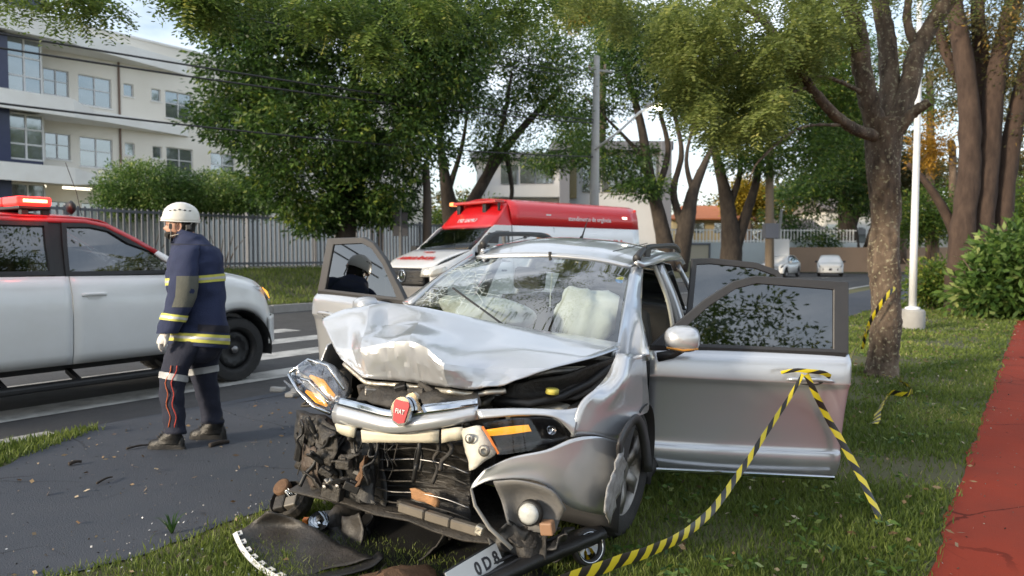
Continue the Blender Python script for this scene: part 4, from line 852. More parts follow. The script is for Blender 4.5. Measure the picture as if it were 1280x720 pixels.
# ------------------------------------------------------------------ ambulance
AM_O = V((-2.18, 15.2, -.06)); AM_ROT = math.atan2(-.67, -.74)
amb = empty('ambulance', AM_O, (0, 0, AM_ROT), 'white ambulance van with red roof and SAMU lettering, behind the crashed car', 'ambulance')
AH = 1.0
def ahw(x): return 1.0 - (.22 * ((x + .55) / .55) ** 2 if x > -.55 else 0)
def ring_side(x0, x1, zs, m, name, sg, n=10, parent=None):
    rows = []
    for z, in_ in zs: rows.append([V((x, sg * (ahw(x) - in_), z)) for x in np.linspace(x0, x1, n)])
    return solid(MB().grid(rows).build(name, m, parent or amb, True), .03, 0)
red_amb = M('ambulance_red', (.68, .014, .018), .36, coat=.4, c2=(.60, .013, .018), sc_=1.5)
for sg in (1, -1):
    zs_low = [(.32, .0), (.8, -.01), (1.3, .0), (1.42, .005)]
    ring_side(-2.08, -6.4, zs_low + [(1.8, .02), (2.20, .06)], white_paint, 'side_panel', sg, 16)
    ring_side(-2.08, -6.4, [(2.203, .06), (2.45, .09), (2.62, .14), (2.72, .24), (2.77, .42)], red_amb, 'roof_side', sg, 16)
    fd = ring_side(-1.02, -2.06, zs_low, white_paint, 'cab_door', sg, 8)
    rows = []
    # cab wing with slope of the short bonnet
    for k in np.linspace(0, 1, 6): rows.append([V((x, sg * ahw(x), .55 + (min(1.70, 1.30 + (-x) * .40) - .55) * k)) for x in np.linspace(-.02, -1.0, 12)])
    solid(MB().grid(rows).build('front_wing', white_paint, amb, True), .03, 0)
    # door window with frame
    wp = [(-1.10, 1.66), (-1.30, 1.82), (-1.52, 2.02), (-1.62, 2.08), (-2.0, 2.08), (-2.0, 1.53)]
    def aw(x, z, e=0): return V((x, sg * (.995 - .06 * max(0, (z - 1.42) / .8) + e), z))
    MB().add([aw(x, z, -.02) for x, z in wp], [tuple(range(6))]).build('window', dark_glass, fd)
    op = [(-.92, 1.66), (-1.20, 1.88), (-1.47, 2.12), (-1.60, 2.20), (-2.06, 2.20), (-2.06, 1.42)]
    solid(MB().add([aw(*p) for p in op] + [aw(*p) for p in wp], [(i, (i + 1) % 6, 6 + (i + 1) % 6, 6 + i) for i in range(6)]).build('window_frame', white_paint, fd), .03, 0)
    MB().add([V((x, sg * y, z)) for x, z, y in ((-2.08, 2.2, .945), (-1.62, 2.2, .945), (-1.60, 2.17, .92), (-1.86, 2.46, .90), (-2.09, 2.70, .80))], [(0, 1, 2, 3, 4)]).build('cab_roof_side', red_amb, amb)
    bevel(MB().box(-1.16, -1.0, sg * 1.2 - .12, sg * 1.2 + .12, 1.42, 1.78).build('door_mirror', black, fd), .03, 3)
    MB().bar(V((-1.06, sg * .98, 1.46)), V((-1.06, sg * 1.12, 1.52)), .05).build('mirror_arm', black, fd)
    bevel(MB().box(-1.88, -1.72, sg * 1.0 - .02, sg * 1.0 + .02, 1.22, 1.26).build('handle', black, fd), .008)
    for x in (-1.0, -4.9): wheel('wheel', V((x, sg * .86, .36)), V((0, sg, 0)), .36, .23, amb, 6, steel, True)
    for x in (-1.0, -4.9): MB().lathe([(.44, 0), (.0, .002)], 28, frame(V((x, sg * 1.008, .38)), V((1, 0, 0)), V((0, 0, 1))) if sg < 0 else frame(V((x, sg * 1.012, .38)), V((-1, 0, 0)), V((0, 0, 1)))).build('wheel_arch', black, amb)
    patch('headlamp', [[V((.0, sg * .60, 1.30)), V((-.10, sg * .80, 1.33)), V((-.32, sg * .93, 1.36))], [V((.03, sg * .58, 1.13)), V((-.06, sg * .82, 1.13)), V((-.26, sg * .965, 1.19))]], M('amb_lamp', (.62, .58, .50), .15, .3, coat=1), amb, 3, 3, .04)
    bevel(MB().box(-5.98, -5.80, sg * .905 - .02, sg * .905 + .02, 2.36, 2.50).build('side_light', M('lamp_white_lit', (.8, .7, .6), .3, em=(1, .75, .6), ems=2.2), amb), .01)
    bevel(MB().box(-3.3, -3.14, sg * .905 - .02, sg * .905 + .02, 2.34, 2.48).build('side_light', M('lamp_white', (.7, .7, .68), .3), amb), .01)
    MB().tube([V((-2.07, sg * 1.0, .4)), V((-2.07, sg * 1.0, 1.4)), V((-2.07, sg * .955, 2.2))], .006, 4).build('door_seam', black, amb)
    MB().tube([V((-3.35, sg * 1.012, .4)), V((-3.35, sg * 1.004, 1.42)), V((-3.35, sg * .955, 2.2))], .006, 4).build('door_seam', black, amb)
    bevel(MB().box(-2.45, -2.39, sg * 1.0 - .03, sg * 1.0 + .03, 1.93, 2.02).build('fuel_flap_light', black, amb), .01)
    if sg > 0:
        tm = frame(V((-4.95, .990, 1.80)), V((-1, 0, 0)), V((0, -.02, 1)))
        text('lettering', 'SAMU', .36, frame(V((-5.25, .998, 1.78)), V((-1, 0, 0)), V((0, -.05, 1))), M('letter_red', (.55, .03, .02), .5), amb, .004, bold=.012)
        text('lettering', 'prontosocorro.maringa', .13, frame(V((-4.85, .935, 2.40)), V((-1, 0, 0)), V((0, -.16, 1))), white_plain, amb, .004) if False else None
        em_ = frame(V((-3.02, 1.006, 1.72)), V((-1, 0, 0)), V((0, -.04, 1)))
        eb = MB().lathe([(.33, 0), (.33, .006), (.0, .006)], 32, em_).build('emblem', M('emblem_orange', (.70, .28, .10), .5), amb)
        MB().lathe([(.25, .007), (.25, .010), (.0, .010)], 32, em_).build('emblem_field', white_plain, eb)
        st_ = MB()
        for k in range(3): st_.box(-.05, .05, -.19, .19, .011, .014, em_ @ Matrix.Rotation(k * math.pi / 3, 4, 'Z'))
        st_.build('emblem_star', M('emblem_red', (.5, .02, .03), .5), eb)
    text('roof_lettering', 'atendimento de urgência', .15, frame(V((-4.6, sg * .935, 2.40)), V((-sg, 0, 0)), V((0, -sg * .14, 1))), white_plain, amb, .004) if sg > 0 else None
_n0 = len(bpy.data.objects)
_before = set(bpy.data.objects)
# front: bonnet, grille with star, bumper, windscreen, raised roof front
abn = patch('bonnet', [[V((.02 - .10 * s_ * s_, s_ * .80, 1.03)) for s_ in (-1, -.5, 0, .5, 1)], [V((-.25 - .06 * s_ * s_, s_ * .9, 1.20)) for s_ in (-1, -.5, 0, .5, 1)], [V((-.78 - .12 * s_ * s_, s_ * .97, 1.40)) for s_ in (-1, -.5, 0, .5, 1)]], white_paint, amb, 4, 4, .02)
text('bonnet_lettering', 'AMBULÂNCIA', .20, frame(V((-.26, 0, 1.222)), V((0, 1, 0)), V((-.86, 0, .33))), M('letter_red', (.55, .03, .02), .5), abn, .004, bold=.006)
bevel(MB().box(-.04, .04, -.16, .16, 1.345, 1.356, Matrix.Translation((-.6, 0, 0))).build('bonnet_mark', M('letter_red', (.55, .03, .02), .5), abn), .002)
gr_ = patch('grille', [[V((x, y, z)) for x, y in ((-.06, -.60), (.05, -.3), (.07, 0), (.05, .3), (-.06, .60))] for z in (1.0, .84, .66)], black, amb, 3, 4, .02)
for z in (.94, .85, .76): MB().tube([V((x + .016, y, z)) for x, y in ((-.05, -.56), (.05, -.3), (.07, 0), (.05, .3), (-.05, .56))], .016, 6).build('grille_bar', grey_trim, gr_, True)
sm_ = frame(V((.105, 0, .86)), V((0, 1, 0)), V((0, 0, 1)))
stb = MB().lathe([(.115, -.01), (.135, 0), (.115, .012), (.105, 0)], 28, sm_, True)
for k in range(3):
    a = R(90 + 120 * k); stb.add([sm_ @ V((.11 * math.cos(a), .11 * math.sin(a), .004)), sm_ @ V((.028 * math.cos(a + 1.05), .028 * math.sin(a + 1.05), .006)), sm_ @ V((0, 0, .016)), sm_ @ V((.028 * math.cos(a - 1.05), .028 * math.sin(a - 1.05), .006))], [(0, 1, 2, 3)])
stb.build('grille_star', chrome, gr_, True)
patch('front_bumper', [[V((x, y, z)) for x, y in ((-.32, -.98), (-.05, -.8), (.10, -.4), (.12, 0), (.10, .4), (-.05, .8), (-.32, .98))] for z in (.66, .55, .40, .28)], M('bumper_grey', (.22, .21, .20), .5), amb, 3, 4, .03)
patch('windscreen', [[V((-.80 - .16 * s_ * s_, s_ * .93, 1.41)) for s_ in (-1, -.5, 0, .5, 1)], [V((-1.15 - .14 * s_ * s_, s_ * .92, 1.78)) for s_ in (-1, -.5, 0, .5, 1)], [V((-1.46 - .12 * s_ * s_, s_ * .88, 2.16)) for s_ in (-1, -.5, 0, .5, 1)]], van_glass, amb, 4, 4, .006)
patch('roof_front', [[V((-1.46 - .12 * s_ * s_, s_ * .90, 2.165)) for s_ in (-1, -.5, 0, .5, 1)], [V((-1.75 - .1 * s_ * s_, s_ * .90, 2.46)) for s_ in (-1, -.5, 0, .5, 1)], [V((-2.08, s_ * .80, 2.70 + .05 * (1 - s_ * s_))) for s_ in (-1, -.5, 0, .5, 1)]], red_amb, amb, 4, 4, .02)
patch('roof', [[V((x, s_ * .62, 2.765 + .05 * (1 - s_ * s_))) for s_ in (-1, -.5, 0, .5, 1)] for x in (-2.05, -3.5, -5, -6.4)], red_amb, amb, 3, 3, .02)
for o_ in set(bpy.data.objects) - _before:
    if o_.type == 'MESH' and o_.name.split('.')[0] not in ('roof', 'roof_front'):
        for v in o_.data.vertices: v.co.z += .28 * min(1, max(0, (2.2 - v.co.z) / .7)) if o_.name.startswith('windscreen') else .28
text('roof_lettering', '192 SAMU', .15, frame(V((-1.60, 0, 2.315)), V((0, 1, 0)), V((-.68, 0, .73))), white_plain, amb, .004)
MB().box(-6.42, -6.38, -.94, .94, .35, 2.2).build('rear_door', white_paint, amb)
MB().box(-6.42, -6.38, -.86, .86, 2.2, 2.7).build('rear_panel', red_amb, amb)
MB().box(-6.3, -2.1, -.9, .9, .35, 2.1).box(-2.1, -1.0, -.9, .9, .3, 1.1).build('load_box', interior, amb)
patch('dashboard', [[V((-.95, y, 1.38)) for y in (-.85, 0, .85)], [V((-1.4, y, 1.42)) for y in (-.85, 0, .85)], [V((-1.42, y, 1.0)) for y in (-.85, 0, .85)]], grey_trim, amb, 3, 3, .02)
for k, (y, c) in enumerate(((-.55, (.5, .06, .05)), (-.42, (.7, .7, .68)), (-.28, (.10, .35, .50)), (-.1, (.72, .72, .70)), (.15, (.62, .62, .6)))):
    bevel(MB().box(-1.22, -1.02, y - .07, y + .07, 1.40, 1.50 - .02 * (k % 2)).build('dashboard_item', M('dash_item_%d' % k, c, .7), amb), .02)
for y in (-.45, .45): bevel(MB().box(-1.95, -1.80, y - .24, y + .24, 1.0, 1.95).build('seat_back', interior, amb), .05, 3)
alb = empty('light_bar'); alb.parent = amb
bevel(MB().box(-2.02, -1.74, -.78, .78, 2.68, 2.75).build('lamp_cover', M('bar_red', (.5, .03, .02), .25, coat=.5), alb), .02, 2)
bevel(MB().box(-2.03, -1.73, -.80, -.66, 2.675, 2.755).build('lamp_cover', M('bar_amber', (.75, .25, .05), .25, em=(1, .3, .1), ems=1.2), alb), .02, 2)
for y in (-.55, .35): bevel(MB().box(-1.92, -1.80, y - .06, y + .06, 2.48, 2.68).build('bar_foot', black, alb), .01)
MB().tube([V((-1.86, .78, 2.69)), V((-1.86, .78, 2.52))], .03, 6).build('horn', black, alb)

# ------------------------------------------------------------------ small white cars far down the road
def far_car(loc, rot, label, blackbits):
    c = empty('white_car', loc, (0, 0, rot), label, 'car', 'white cars far down the road')
    prof = [(2.0, .55), (2.05, .72), (1.85, .86), (1.05, 1.0), (.35, 1.42), (-.9, 1.46), (-1.6, 1.02), (-1.95, .98), (-2.0, .5)]
    def wd(x, z): return .84 - (.22 * max(0, (z - .95) / .5)) - .16 * max(0, (abs(x) - 1.4) / .6) ** 2
    rows = [[V((x, -wd(x, z), z)) for x, z in prof], [V((x, -wd(x, z) * .5, z + .03)) for x, z in prof], [V((x, wd(x, z) * .5, z + .03)) for x, z in prof], [V((x, wd(x, z), z)) for x, z in prof]]
    patch('body_top', rows, white_paint, c, 2, 3, .02)
    for sg in (1, -1):
        ob = MB().grid([[V((x, sg * (wd(x, .9) + .02 * (k == 1)), z0 + (z1 - z0) * k / 2)) for x, z0, z1 in ((2.02, .3, .62), (1.75, .35, .86), (1.6, .68, .89), (1.2, .70, .97), (1.0, .28, 1.0), (0, .26, 1.0), (-.9, .28, 1.02), (-1.05, .68, 1.02), (-1.5, .70, 1.02), (-1.65, .35, 1.0), (-2.0, .35, .95))] for k in range(3)]).build('body_side', white_paint, c, True); solid(ob, .02, 0)
        MB().add([V((x, sg * (wd(x, z) + .02), z)) for x, z in ((.95, 1.0), (.38, 1.36), (-.85, 1.40), (-1.4, 1.05))], [(0, 1, 2, 3)]).build('side_window', dark_glass, c)
        bevel(MB().box(.72, .9, sg * .92 - .09, sg * .92 + .09, 1.0, 1.13).build('door_mirror', black if blackbits else white_paint, c), .03)
        patch('headlamp', [[V((1.98, sg * .42, .76)), V((1.80, sg * .76, .82))], [V((2.06, sg * .42, .64)), V((1.88, sg * .80, .70))]], lamp_lens, c, 2, 2, .03)
        for x in (1.32, -1.32): wheel('wheel', V((x, sg * .74, .30)), V((0, sg, 0)), .30, .19, c, 5, steel, True)
    patch('windscreen', [[V((1.02, y, 1.03)) for y in (-.74, 0, .74)], [V((.42, y, 1.42)) for y in (-.60, 0, .60)]], van_glass, c, 2, 2, .01)
    patch('front_bumper', [[V((x, y, z)) for x, y in ((1.86, -.82), (2.08, -.45), (2.12, 0), (2.08, .45), (1.86, .82))] for z in (.64, .48, .28)], white_paint, c, 2, 3, .03)
    patch('grille', [[V((x, y, z)) for x, y in ((2.085, -.5), (2.135, 0), (2.085, .5))] for z in (.60, .44)], black, c, 2, 3, .02)
    patch('underbody', [[V((1.9, -.7, .28)), V((1.9, .7, .28))], [V((-1.9, -.7, .28)), V((-1.9, .7, .28))]], interior, c, 2, 2, .05)
    MB().box(-1.3, .9, -.62, .62, .3, .98).build('cabin', interior, c)
    return c
far_car(at(976, 345, 52) * V((1, 1, 0)) + V((0, 0, -.06)), R(-128), 'white car with black roof box, nearer of two far down the road', False)
far_car(at(1037, 345, 54) * V((1, 1, 0)) + V((0, 0, -.06)), R(-112), 'white car beside the dark tree trunk, farther of two down the road', True)
# ------------------------------------------------------------------ rescuer standing on the slate path
PS = 158.0
PER_O = V((-2.545, 5.86, .008)); person = empty('person', PER_O, (0, 0, 0), 'person in white helmet and navy jacket with yellow reflective bands, seen from behind', 'person')
def pp(x, y, w_=0.0): return at(x, y, 5.86 - w_) - PER_O    # w_ metres towards the camera
def loft(name, rings, m, parent, n=24, k=3, nz=0, ns=6, sq=1.0, seed=0, cap=True):
    # rings: (cx, cy, w, rx, rw, tilt) in photo pixels for x, y, rx and metres for w, rw
    cs = cr([V(r[:3]) for r in rings], k); rr = cr([V((r[3], r[4], r[5] if len(r) > 5 else 0)) for r in rings], k)
    rows = []
    for c, r in zip(cs, rr):
        row = []
        for j in range(n):
            a = 2 * math.pi * j / n; ca, sa = math.cos(a), math.sin(a)
            ca = math.copysign(abs(ca) ** sq, ca); sa = math.copysign(abs(sa) ** sq, sa)
            p = pp(c.x + r.x * ca, c.y + r.z * ca, c.z + r.y * sa)
            if nz:
                q = p * ns + V((seed, seed, 0)); q.z *= 1.3
                d = nz * (mnoise.noise(q) + .6 * mnoise.noise(q * 2.3) + .5 * (.3 - abs(mnoise.noise(q * 1.7 + V((3, 1, 2))))))
                ctr = pp(c.x, c.y, c.z); v = (p - ctr); v.z = 0
                if v.length > 1e-6: p += v.normalized() * d
            row.append(p)
        rows.append(row)
    mb = MB().grid(rows, True)
    if cap:
        b = 0; mb.f.append(tuple(range(n))[::-1]); e = (len(rows) - 1) * n; mb.f.append(tuple(e + j for j in range(n)))
    return mb.build(name, m, parent, True), rows
navy = M('navy_cloth', (.012, .020, .060), .88, c2=(.024, .034, .085), sc_=5, bump=.35, bsc=90)
navy2 = M('navy_trousers', (.011, .014, .030), .9, c2=(.022, .026, .045), sc_=5, bump=.35, bsc=90)
band_y = M('band_yellow', (.60, .58, .10), .6, c2=(.42, .42, .10), sc_=18)
band_s = M('band_silver', (.50, .51, .52), .4, .2, c2=(.36, .37, .38), sc_=18)
skin = M('skin', (.50, .28, .20), .55, c2=(.36, .19, .13), sc_=14)
hair = M('hair', (.014, .011, .009), .8, bump=.6, bsc=150)
helm_m = M('helmet_shell', (.74, .72, .66), .32, c2=(.66, .63, .57), sc_=6, coat=.3)
leather = M('boot_leather', (.006, .006, .006), .42, c2=(.012, .011, .010), sc_=12, bump=.3, bsc=70)
grey_patch = M('elbow_patch', (.085, .090, .078), .9, c2=(.13, .13, .11), sc_=12, bump=.4, bsc=60)
# the body itself, one continuous surface grown along a skeleton
bj = [pp(246, 430), pp(246, 395), pp(244, 350), pp(240, 312), pp(236, 292), pp(230, 272), pp(224, 316, .20), pp(224, 372, .24), pp(206, 414, .24), pp(204, 428, .24), pp(262, 318, -.18), pp(262, 372, -.22), pp(250, 410, -.2), pp(228, 440, .10), pp(217, 486, .14), pp(216, 545, .14), pp(258, 440, -.1), pp(258, 480, -.14), pp(266, 535, -.16), pp(200, 556, .14), pp(250, 545, -.16)]
be = [(0, 1), (1, 2), (2, 3), (3, 4), (4, 5), (3, 6), (6, 7), (7, 8), (8, 9), (3, 10), (10, 11), (11, 12), (0, 13), (13, 14), (14, 15), (15, 19), (0, 16), (16, 17), (17, 18), (18, 20)]
brd = [.11, .12, .12, .075, .045, .06, .035, .04, .034, .03, .035, .048, .034, .085, .058, .042, .085, .058, .042, .035, .035]
me = bpy.data.meshes.new('body'); me.from_pydata([tuple(p) for p in bj], be, []); me.materials.append(skin)
bo = bpy.data.objects.new('body', me); col.objects.link(bo); bo.parent = person
sk = bo.modifiers.new('skin', 'SKIN'); bo.modifiers.new('sub', 'SUBSURF').render_levels = 1
for i, sv in enumerate(me.skin_vertices[0].data):
    sv.radius = (brd[i], brd[i]); sv.use_root = (i == 0)
# jacket, lofted from the collar down
jk = [(236, 291, .02, 14, .085, 2), (238, 296, .02, 18, .115, 2), (241, 304, .01, 24, .165, 1), (243, 313, 0, 30.5, .21, 0), (244, 328, 0, 35, .225, 0), (244, 350, 0, 36, .215, 0), (245, 372, 0, 36, .205, 1), (246, 395, 0, 37, .21, 2), (245, 414, 0, 38.5, .225, 2), (245, 431, 0, 39, .235, 3), (245, 433, 0, 35, .21, 3)]
jacket, jr = loft('jacket', jk, navy, person, 56, 7, .024, 5, .9, 1)
def hoop(name, y0, y1, rings, m, parent, grow=.006, a0=0, a1=2 * math.pi, nz=.024, ns=5, sq=.9, seed=1, tilt=0):
    cs = cr([V(r[:3]) for r in rings], 12); rr = cr([V((r[3], r[4], r[5] if len(r) > 5 else 0)) for r in rings], 12)
    rows = []
    for t in np.linspace(0, 1, 4):
        y = y0 + (y1 - y0) * t; i = min(range(len(cs)), key=lambda q: abs(cs[q].y - y)); c, r = cs[i], rr[i]; row = []
        for a in np.linspace(a0, a1, 60):
            ca, sa = math.cos(a), math.sin(a); ca = math.copysign(abs(ca) ** sq, ca); sa = math.copysign(abs(sa) ** sq, sa)
            p = pp(c.x + r.x * ca, c.y + r.z * ca + tilt * ca, c.z + r.y * sa)
            p.z += (c.y - y) / PS
            q = p * ns + V((seed, seed, 0)); q.z *= 1.3
            d = nz * (mnoise.noise(q) + .6 * mnoise.noise(q * 2.3) + .5 * (.3 - abs(mnoise.noise(q * 1.7 + V((3, 1, 2)))))) + grow
            v = p - pp(c.x, c.y, c.z); v.z = 0; p += v.normalized() * d
            row.append(p)
        rows.append(row)
    return MB().grid(rows).build(name, m, parent, True)
hoop('reflective_band', 345, 354, jk, band_y, jacket, tilt=-3)
hoop('silver_stripe', 348, 351, jk, band_s, jacket, .0085, tilt=-3)
hoop('reflective_band', 417, 428, jk, band_y, jacket, .007)
hoop('silver_stripe', 420.5, 424, jk, band_s, jacket, .0095)
hoop('dark_patch', 405, 414, jk, M('patch_black', (.012, .013, .022), .9), jacket, .006, R(-15), R(88))
hoop('shoulder_seam', 305, 307, jk, navy2, jacket, .004)
# collar
loft('collar', [(235, 289, .02, 14, .080, 4), (236, 293, .02, 16.5, .10, 4), (239, 299, .02, 20, .12, 3)], navy, jacket, 28, 3, .006, 8)
# near sleeve
sl = [(238, 306, .16, 12, .06), (234, 312, .19, 16, .085), (231, 325, .215, 18, .095), (229, 345, .235, 18, .095), (228, 365, .25, 18, .095), (224, 380, .25, 17.5, .09), (217, 397, .25, 16, .085), (211, 412, .25, 15, .08), (209, 417, .25, 14, .075)]
sleeve, _ = loft('sleeve', sl, navy, jacket, 26, 5, .014, 7, 1, 4)
hoop('reflective_band', 393, 401, sl, band_y, sleeve, .006, nz=.014, ns=7, sq=1, seed=4, tilt=2)
hoop('silver_stripe', 395.5, 398.5, sl, band_s, sleeve, .008, nz=.014, ns=7, sq=1, seed=4, tilt=2)
hoop('elbow_patch', 345, 384, sl, grey_patch, sleeve, .005, R(-35), R(115), .014, 7, 1, 4)
sl2 = [(258, 308, -.14, 12, .06), (262, 316, -.19, 15, .08), (262, 345, -.23, 16, .085), (262, 372, -.25, 16, .085), (254, 398, -.25, 14, .075), (246, 412, -.25, 13, .07)]
loft('sleeve', sl2, navy, jacket, 20, 4, .012, 7, 1, 8)
# gloved hand: palm, four fingers and thumb
glove = M('white_glove', (.72, .68, .64), .7, c2=(.6, .56, .52), sc_=20)
hnd = empty('glove'); hnd.parent = person
loft('palm', [(208, 415, .25, 6, .034), (205, 421, .25, 7, .038), (203, 427, .25, 7.2, .040), (202, 430, .25, 6, .036)], glove, hnd, 14, 3)
for k, (dx, dl, w_) in enumerate(((-4.2, 9.5, .275), (-1.4, 11.5, .262), (1.6, 10.8, .247), (4.0, 8.2, .232))):
    x0 = 202 + dx * .5; MB().tube(cr([pp(x0, 428, w_), pp(x0 - .6, 428 + dl * .5, w_ + .004), pp(x0 + 1.2, 428 + dl, w_ - .008)], 3), [.0105, .0105, .0102, .0098, .0095, .0088, .006], 8).build('finger', glove, hnd, True)
MB().tube(cr([pp(205, 420, .275), pp(207.5, 427, .292), pp(205.5, 433, .288)], 3), [.013, .0125, .012, .0115, .011, .0095, .006], 8).build('thumb', glove, hnd, True)
# trousers: two legs joined under the hem
tl = [(240, 424, .06, 27, .16), (230, 438, .10, 23, .135), (222, 455, .13, 19, .115), (216, 475, .14, 17, .10), (215, 495, .14, 16, .095), (217, 515, .14, 14.5, .085), (218, 532, .14, 14, .084), (218, 540, .14, 15, .088), (218, 543, .14, 13, .078)]
tr_ = [(252, 424, -.06, 27, .16), (256, 440, -.10, 22, .13), (254, 460, -.14, 18, .11), (257, 485, -.16, 16.5, .10), (263, 505, -.17, 14.5, .09), (265, 521, -.17, 14, .084), (266, 527, -.165, 15, .088), (266, 530, -.16, 13, .078)]
trs = empty('trousers'); trs.parent = person
loft('trouser_seat', [(246, 420, 0, 30, .19), (246, 432, 0, 32, .20), (244, 446, .0, 27, .17), (243, 454, 0, 16, .10)], navy2, trs, 24, 4, .01, 8)
lg, _ = loft('trouser_leg', tl, navy2, trs, 24, 5, .013, 8, 1, 3); lg2, _ = loft('trouser_leg', tr_, navy2, trs, 24, 5, .013, 8, 1, 6)
hoop('reflective_band', 467, 475, tl, band_s, lg, .006, nz=.013, ns=8, sq=1, seed=3, tilt=3)
hoop('reflective_band', 459, 467, tr_, band_s, lg2, .006, nz=.013, ns=8, sq=1, seed=6, tilt=-3)
stripe_r = M('stripe_red', (.62, .07, .05), .6); stripe_o = M('stripe_orange', (.65, .16, .06), .6)
for dx, m in ((-6, stripe_o), (1.5, stripe_r)):
    pts = []
    for y in np.linspace(457, 534, 26):
        cs = cr([V(r[:3]) for r in tl], 10); rr = cr([V((r[3], r[4], 0)) for r in tl], 10); i = min(range(len(cs)), key=lambda q: abs(cs[q].y - y))
        fx = dx + 1.6 * math.sin(y * .22) + (534 - y) * -.02; ca = fx / rr[i].x; sa = math.sqrt(max(.05, 1 - ca * ca))
        pts.append(pp(cs[i].x + fx, y, cs[i].z + rr[i].y * sa + .010))
    MB().tube(pts, .0062, 5, True, .6).build('stripe', m, lg, True)
# boots: shaft, foot, sole, laces
def boot(cx, y0, w_, L=1.0):
    b = empty('boot'); b.parent = person
    y1 = y0
    loft('shaft', [(cx + 4, y1 - 29, w_, 10.5, .060), (cx + 4, y1 - 23, w_, 11.8, .068), (cx + 1, y1 - 16, w_, 15, .068), (cx - 1, y1 - 10, w_, 18, .062), (cx - 2, y1 - 6, w_, 19, .06)], leather, b, 20, 4, .005, 12)
    rows = []
    for x, h, hw_ in ((-27, 5, .018), (-25.5, 8, .038), (-22, 10.5, .050), (-14, 13, .053), (-5, 17, .047), (4, 20, .044), (12, 19, .045), (17, 15, .040), (19, 9, .022)):
        row = []
        for a in np.linspace(0, math.pi, 12): row.append(pp(cx + x, y1 - 3 - (h - 1) * math.sin(a) ** .8, w_ + hw_ * math.cos(a)))
        rows.append(row)
    MB().grid(rows).build('foot', leather, b, True)
    so_ = []
    for x, hw_ in ((-27.5, .012), (-26.5, .030), (-23, .050), (-14, .056), (-4, .046), (6, .042), (14, .044), (18.5, .036), (20, .012)): so_.append((x, hw_))
    poly = [(x, hw_) for x, hw_ in so_] + [(x, -hw_) for x, hw_ in so_[::-1]]
    n = len(poly); vs = [pp(cx + x, y1, w_ + q) for x, q in poly] + [pp(cx + x, y1 - 4.2, w_ + q) for x, q in poly]
    MB().add(vs, [tuple(range(n))[::-1], tuple(range(n, 2 * n))] + [(i, (i + 1) % n, n + (i + 1) % n, n + i) for i in range(n)]).build('sole', rubber, b)
    for k in range(5):
        x = cx - 15 + k * 3.0; y = y1 - 16 - k * 2.8
        MB().tube([pp(x, y, w_ - .035), pp(x - 1.2, y - 1.6, w_), pp(x + .5, y + .4, w_ + .042)], .0035, 5).build('lace', M('lace', (.05, .045, .04), .8), b)
    return b
boot(212, 562, .14); boot(264, 549.5, -.16 + .0)
# the far boot stands on the same ground, a little deeper
# head: skull with face in profile, ear, beard, hair
hd = empty('head'); hd.parent = person
b = bmesh.new(); bmesh.ops.create_icosphere(b, subdivisions=5, radius=1)
hc = pp(225, 282, .0)
for v in b.verts:
    n = v.co.copy(); p = V((n.x * .098, n.y * .078, n.z * .118))
    if n.z < -.2: p.x -= .012 * min(1, (-n.z - .2) * 2); p.y *= 1 - .18 * min(1, (-n.z - .2) * 1.6)
    if n.x < -.4:                                 # face looks along -x
        f_ = (-n.x - .4) / .6; c_ = math.exp(-(n.y / .22) ** 2)
        p.x -= .030 * f_ * c_ * math.exp(-((n.z + .20) / .17) ** 2)     # nose
        p.x -= .008 * f_ * math.exp(-(n.y / .5) ** 2) * math.exp(-((n.z - .22) / .12) ** 2)   # brow
        p.x += .010 * f_ * math.exp(-((abs(n.y) - .38) / .18) ** 2) * math.exp(-((n.z - .02) / .13) ** 2)   # eye socket
        p.x -= .010 * f_ * c_ * math.exp(-((n.z + .52) / .10) ** 2)     # lips
        p.x -= .014 * f_ * math.exp(-(n.y / .5) ** 2) * math.exp(-((n.z + .82) / .16) ** 2)   # chin
    v.co = p
hm = bpy.data.meshes.new('face'); b.to_mesh(hm); b.free(); hm.materials.append(skin); hm.polygons.foreach_set('use_smooth', [True] * len(hm.polygons))
ho_ = bpy.data.objects.new('face', hm); col.objects.link(ho_); ho_.parent = hd; ho_.location = hc; ho_.rotation_euler = (0, 0, R(10))
hz = ho_.rotation_euler.to_matrix().to_4x4(); hz.translation = hc
for sg in (1, -1):
    MB().lathe([(0, .009), (.008, .006), (.010, 0)], 10, hz @ frame(V((-.083, sg * .031, .006)), V((0, 1, 0)), V((0, 0, 1))) @ Matrix.Rotation(math.pi, 4, 'X')).build('eye', M('eye', (.05, .04, .035), .2), hd, True)
    ear = MB(); er = []
    for a in np.linspace(0, 2 * math.pi, 14): er.append(hz @ V((.014 + .019 * math.cos(a) + .004 * math.sin(a), sg * (.078 + .010 * (math.cos(a) > 0)), -.012 + .032 * math.sin(a))))
    ear.tube(er, .006, 6, False); ear.add([hz @ V((.014, sg * .074, -.012))] + er[:-1], [(0, i, i % 13 + 1) for i in range(1, 14)])
    ear.build('ear', skin, hd, True)
patch('beard', [[hz @ V((-.045, y, -.050)) for y in (-.078, -.05, 0, .05, .078)], [hz @ V((-.096, y, -.052)) if abs(y) < .04 else hz @ V((-.07, y, -.07)) for y in (-.066, -.034, 0, .034, .066)], [hz @ V((-.108, y, -.085)) if abs(y) < .03 else hz @ V((-.075, y, -.10)) for y in (-.052, -.028, 0, .028, .052)], [hz @ V((-.06, y, -.124)) for y in (-.03, -.02, 0, .02, .03)]], hair, hd, 3, 3, .008, bump=.004, bs=60)
patch('hair', [[hz @ V((.104 * math.cos(t) * k_, .086 * math.sin(t) * k_, z)) for t in np.linspace(-1.25, 1.25, 9)] for z, k_ in ((.05, 1), (.0, 1.02), (-.05, .97), (-.10, .80), (-.13, .70))], hair, hd, 3, 2, .008, bump=.004, bs=50)
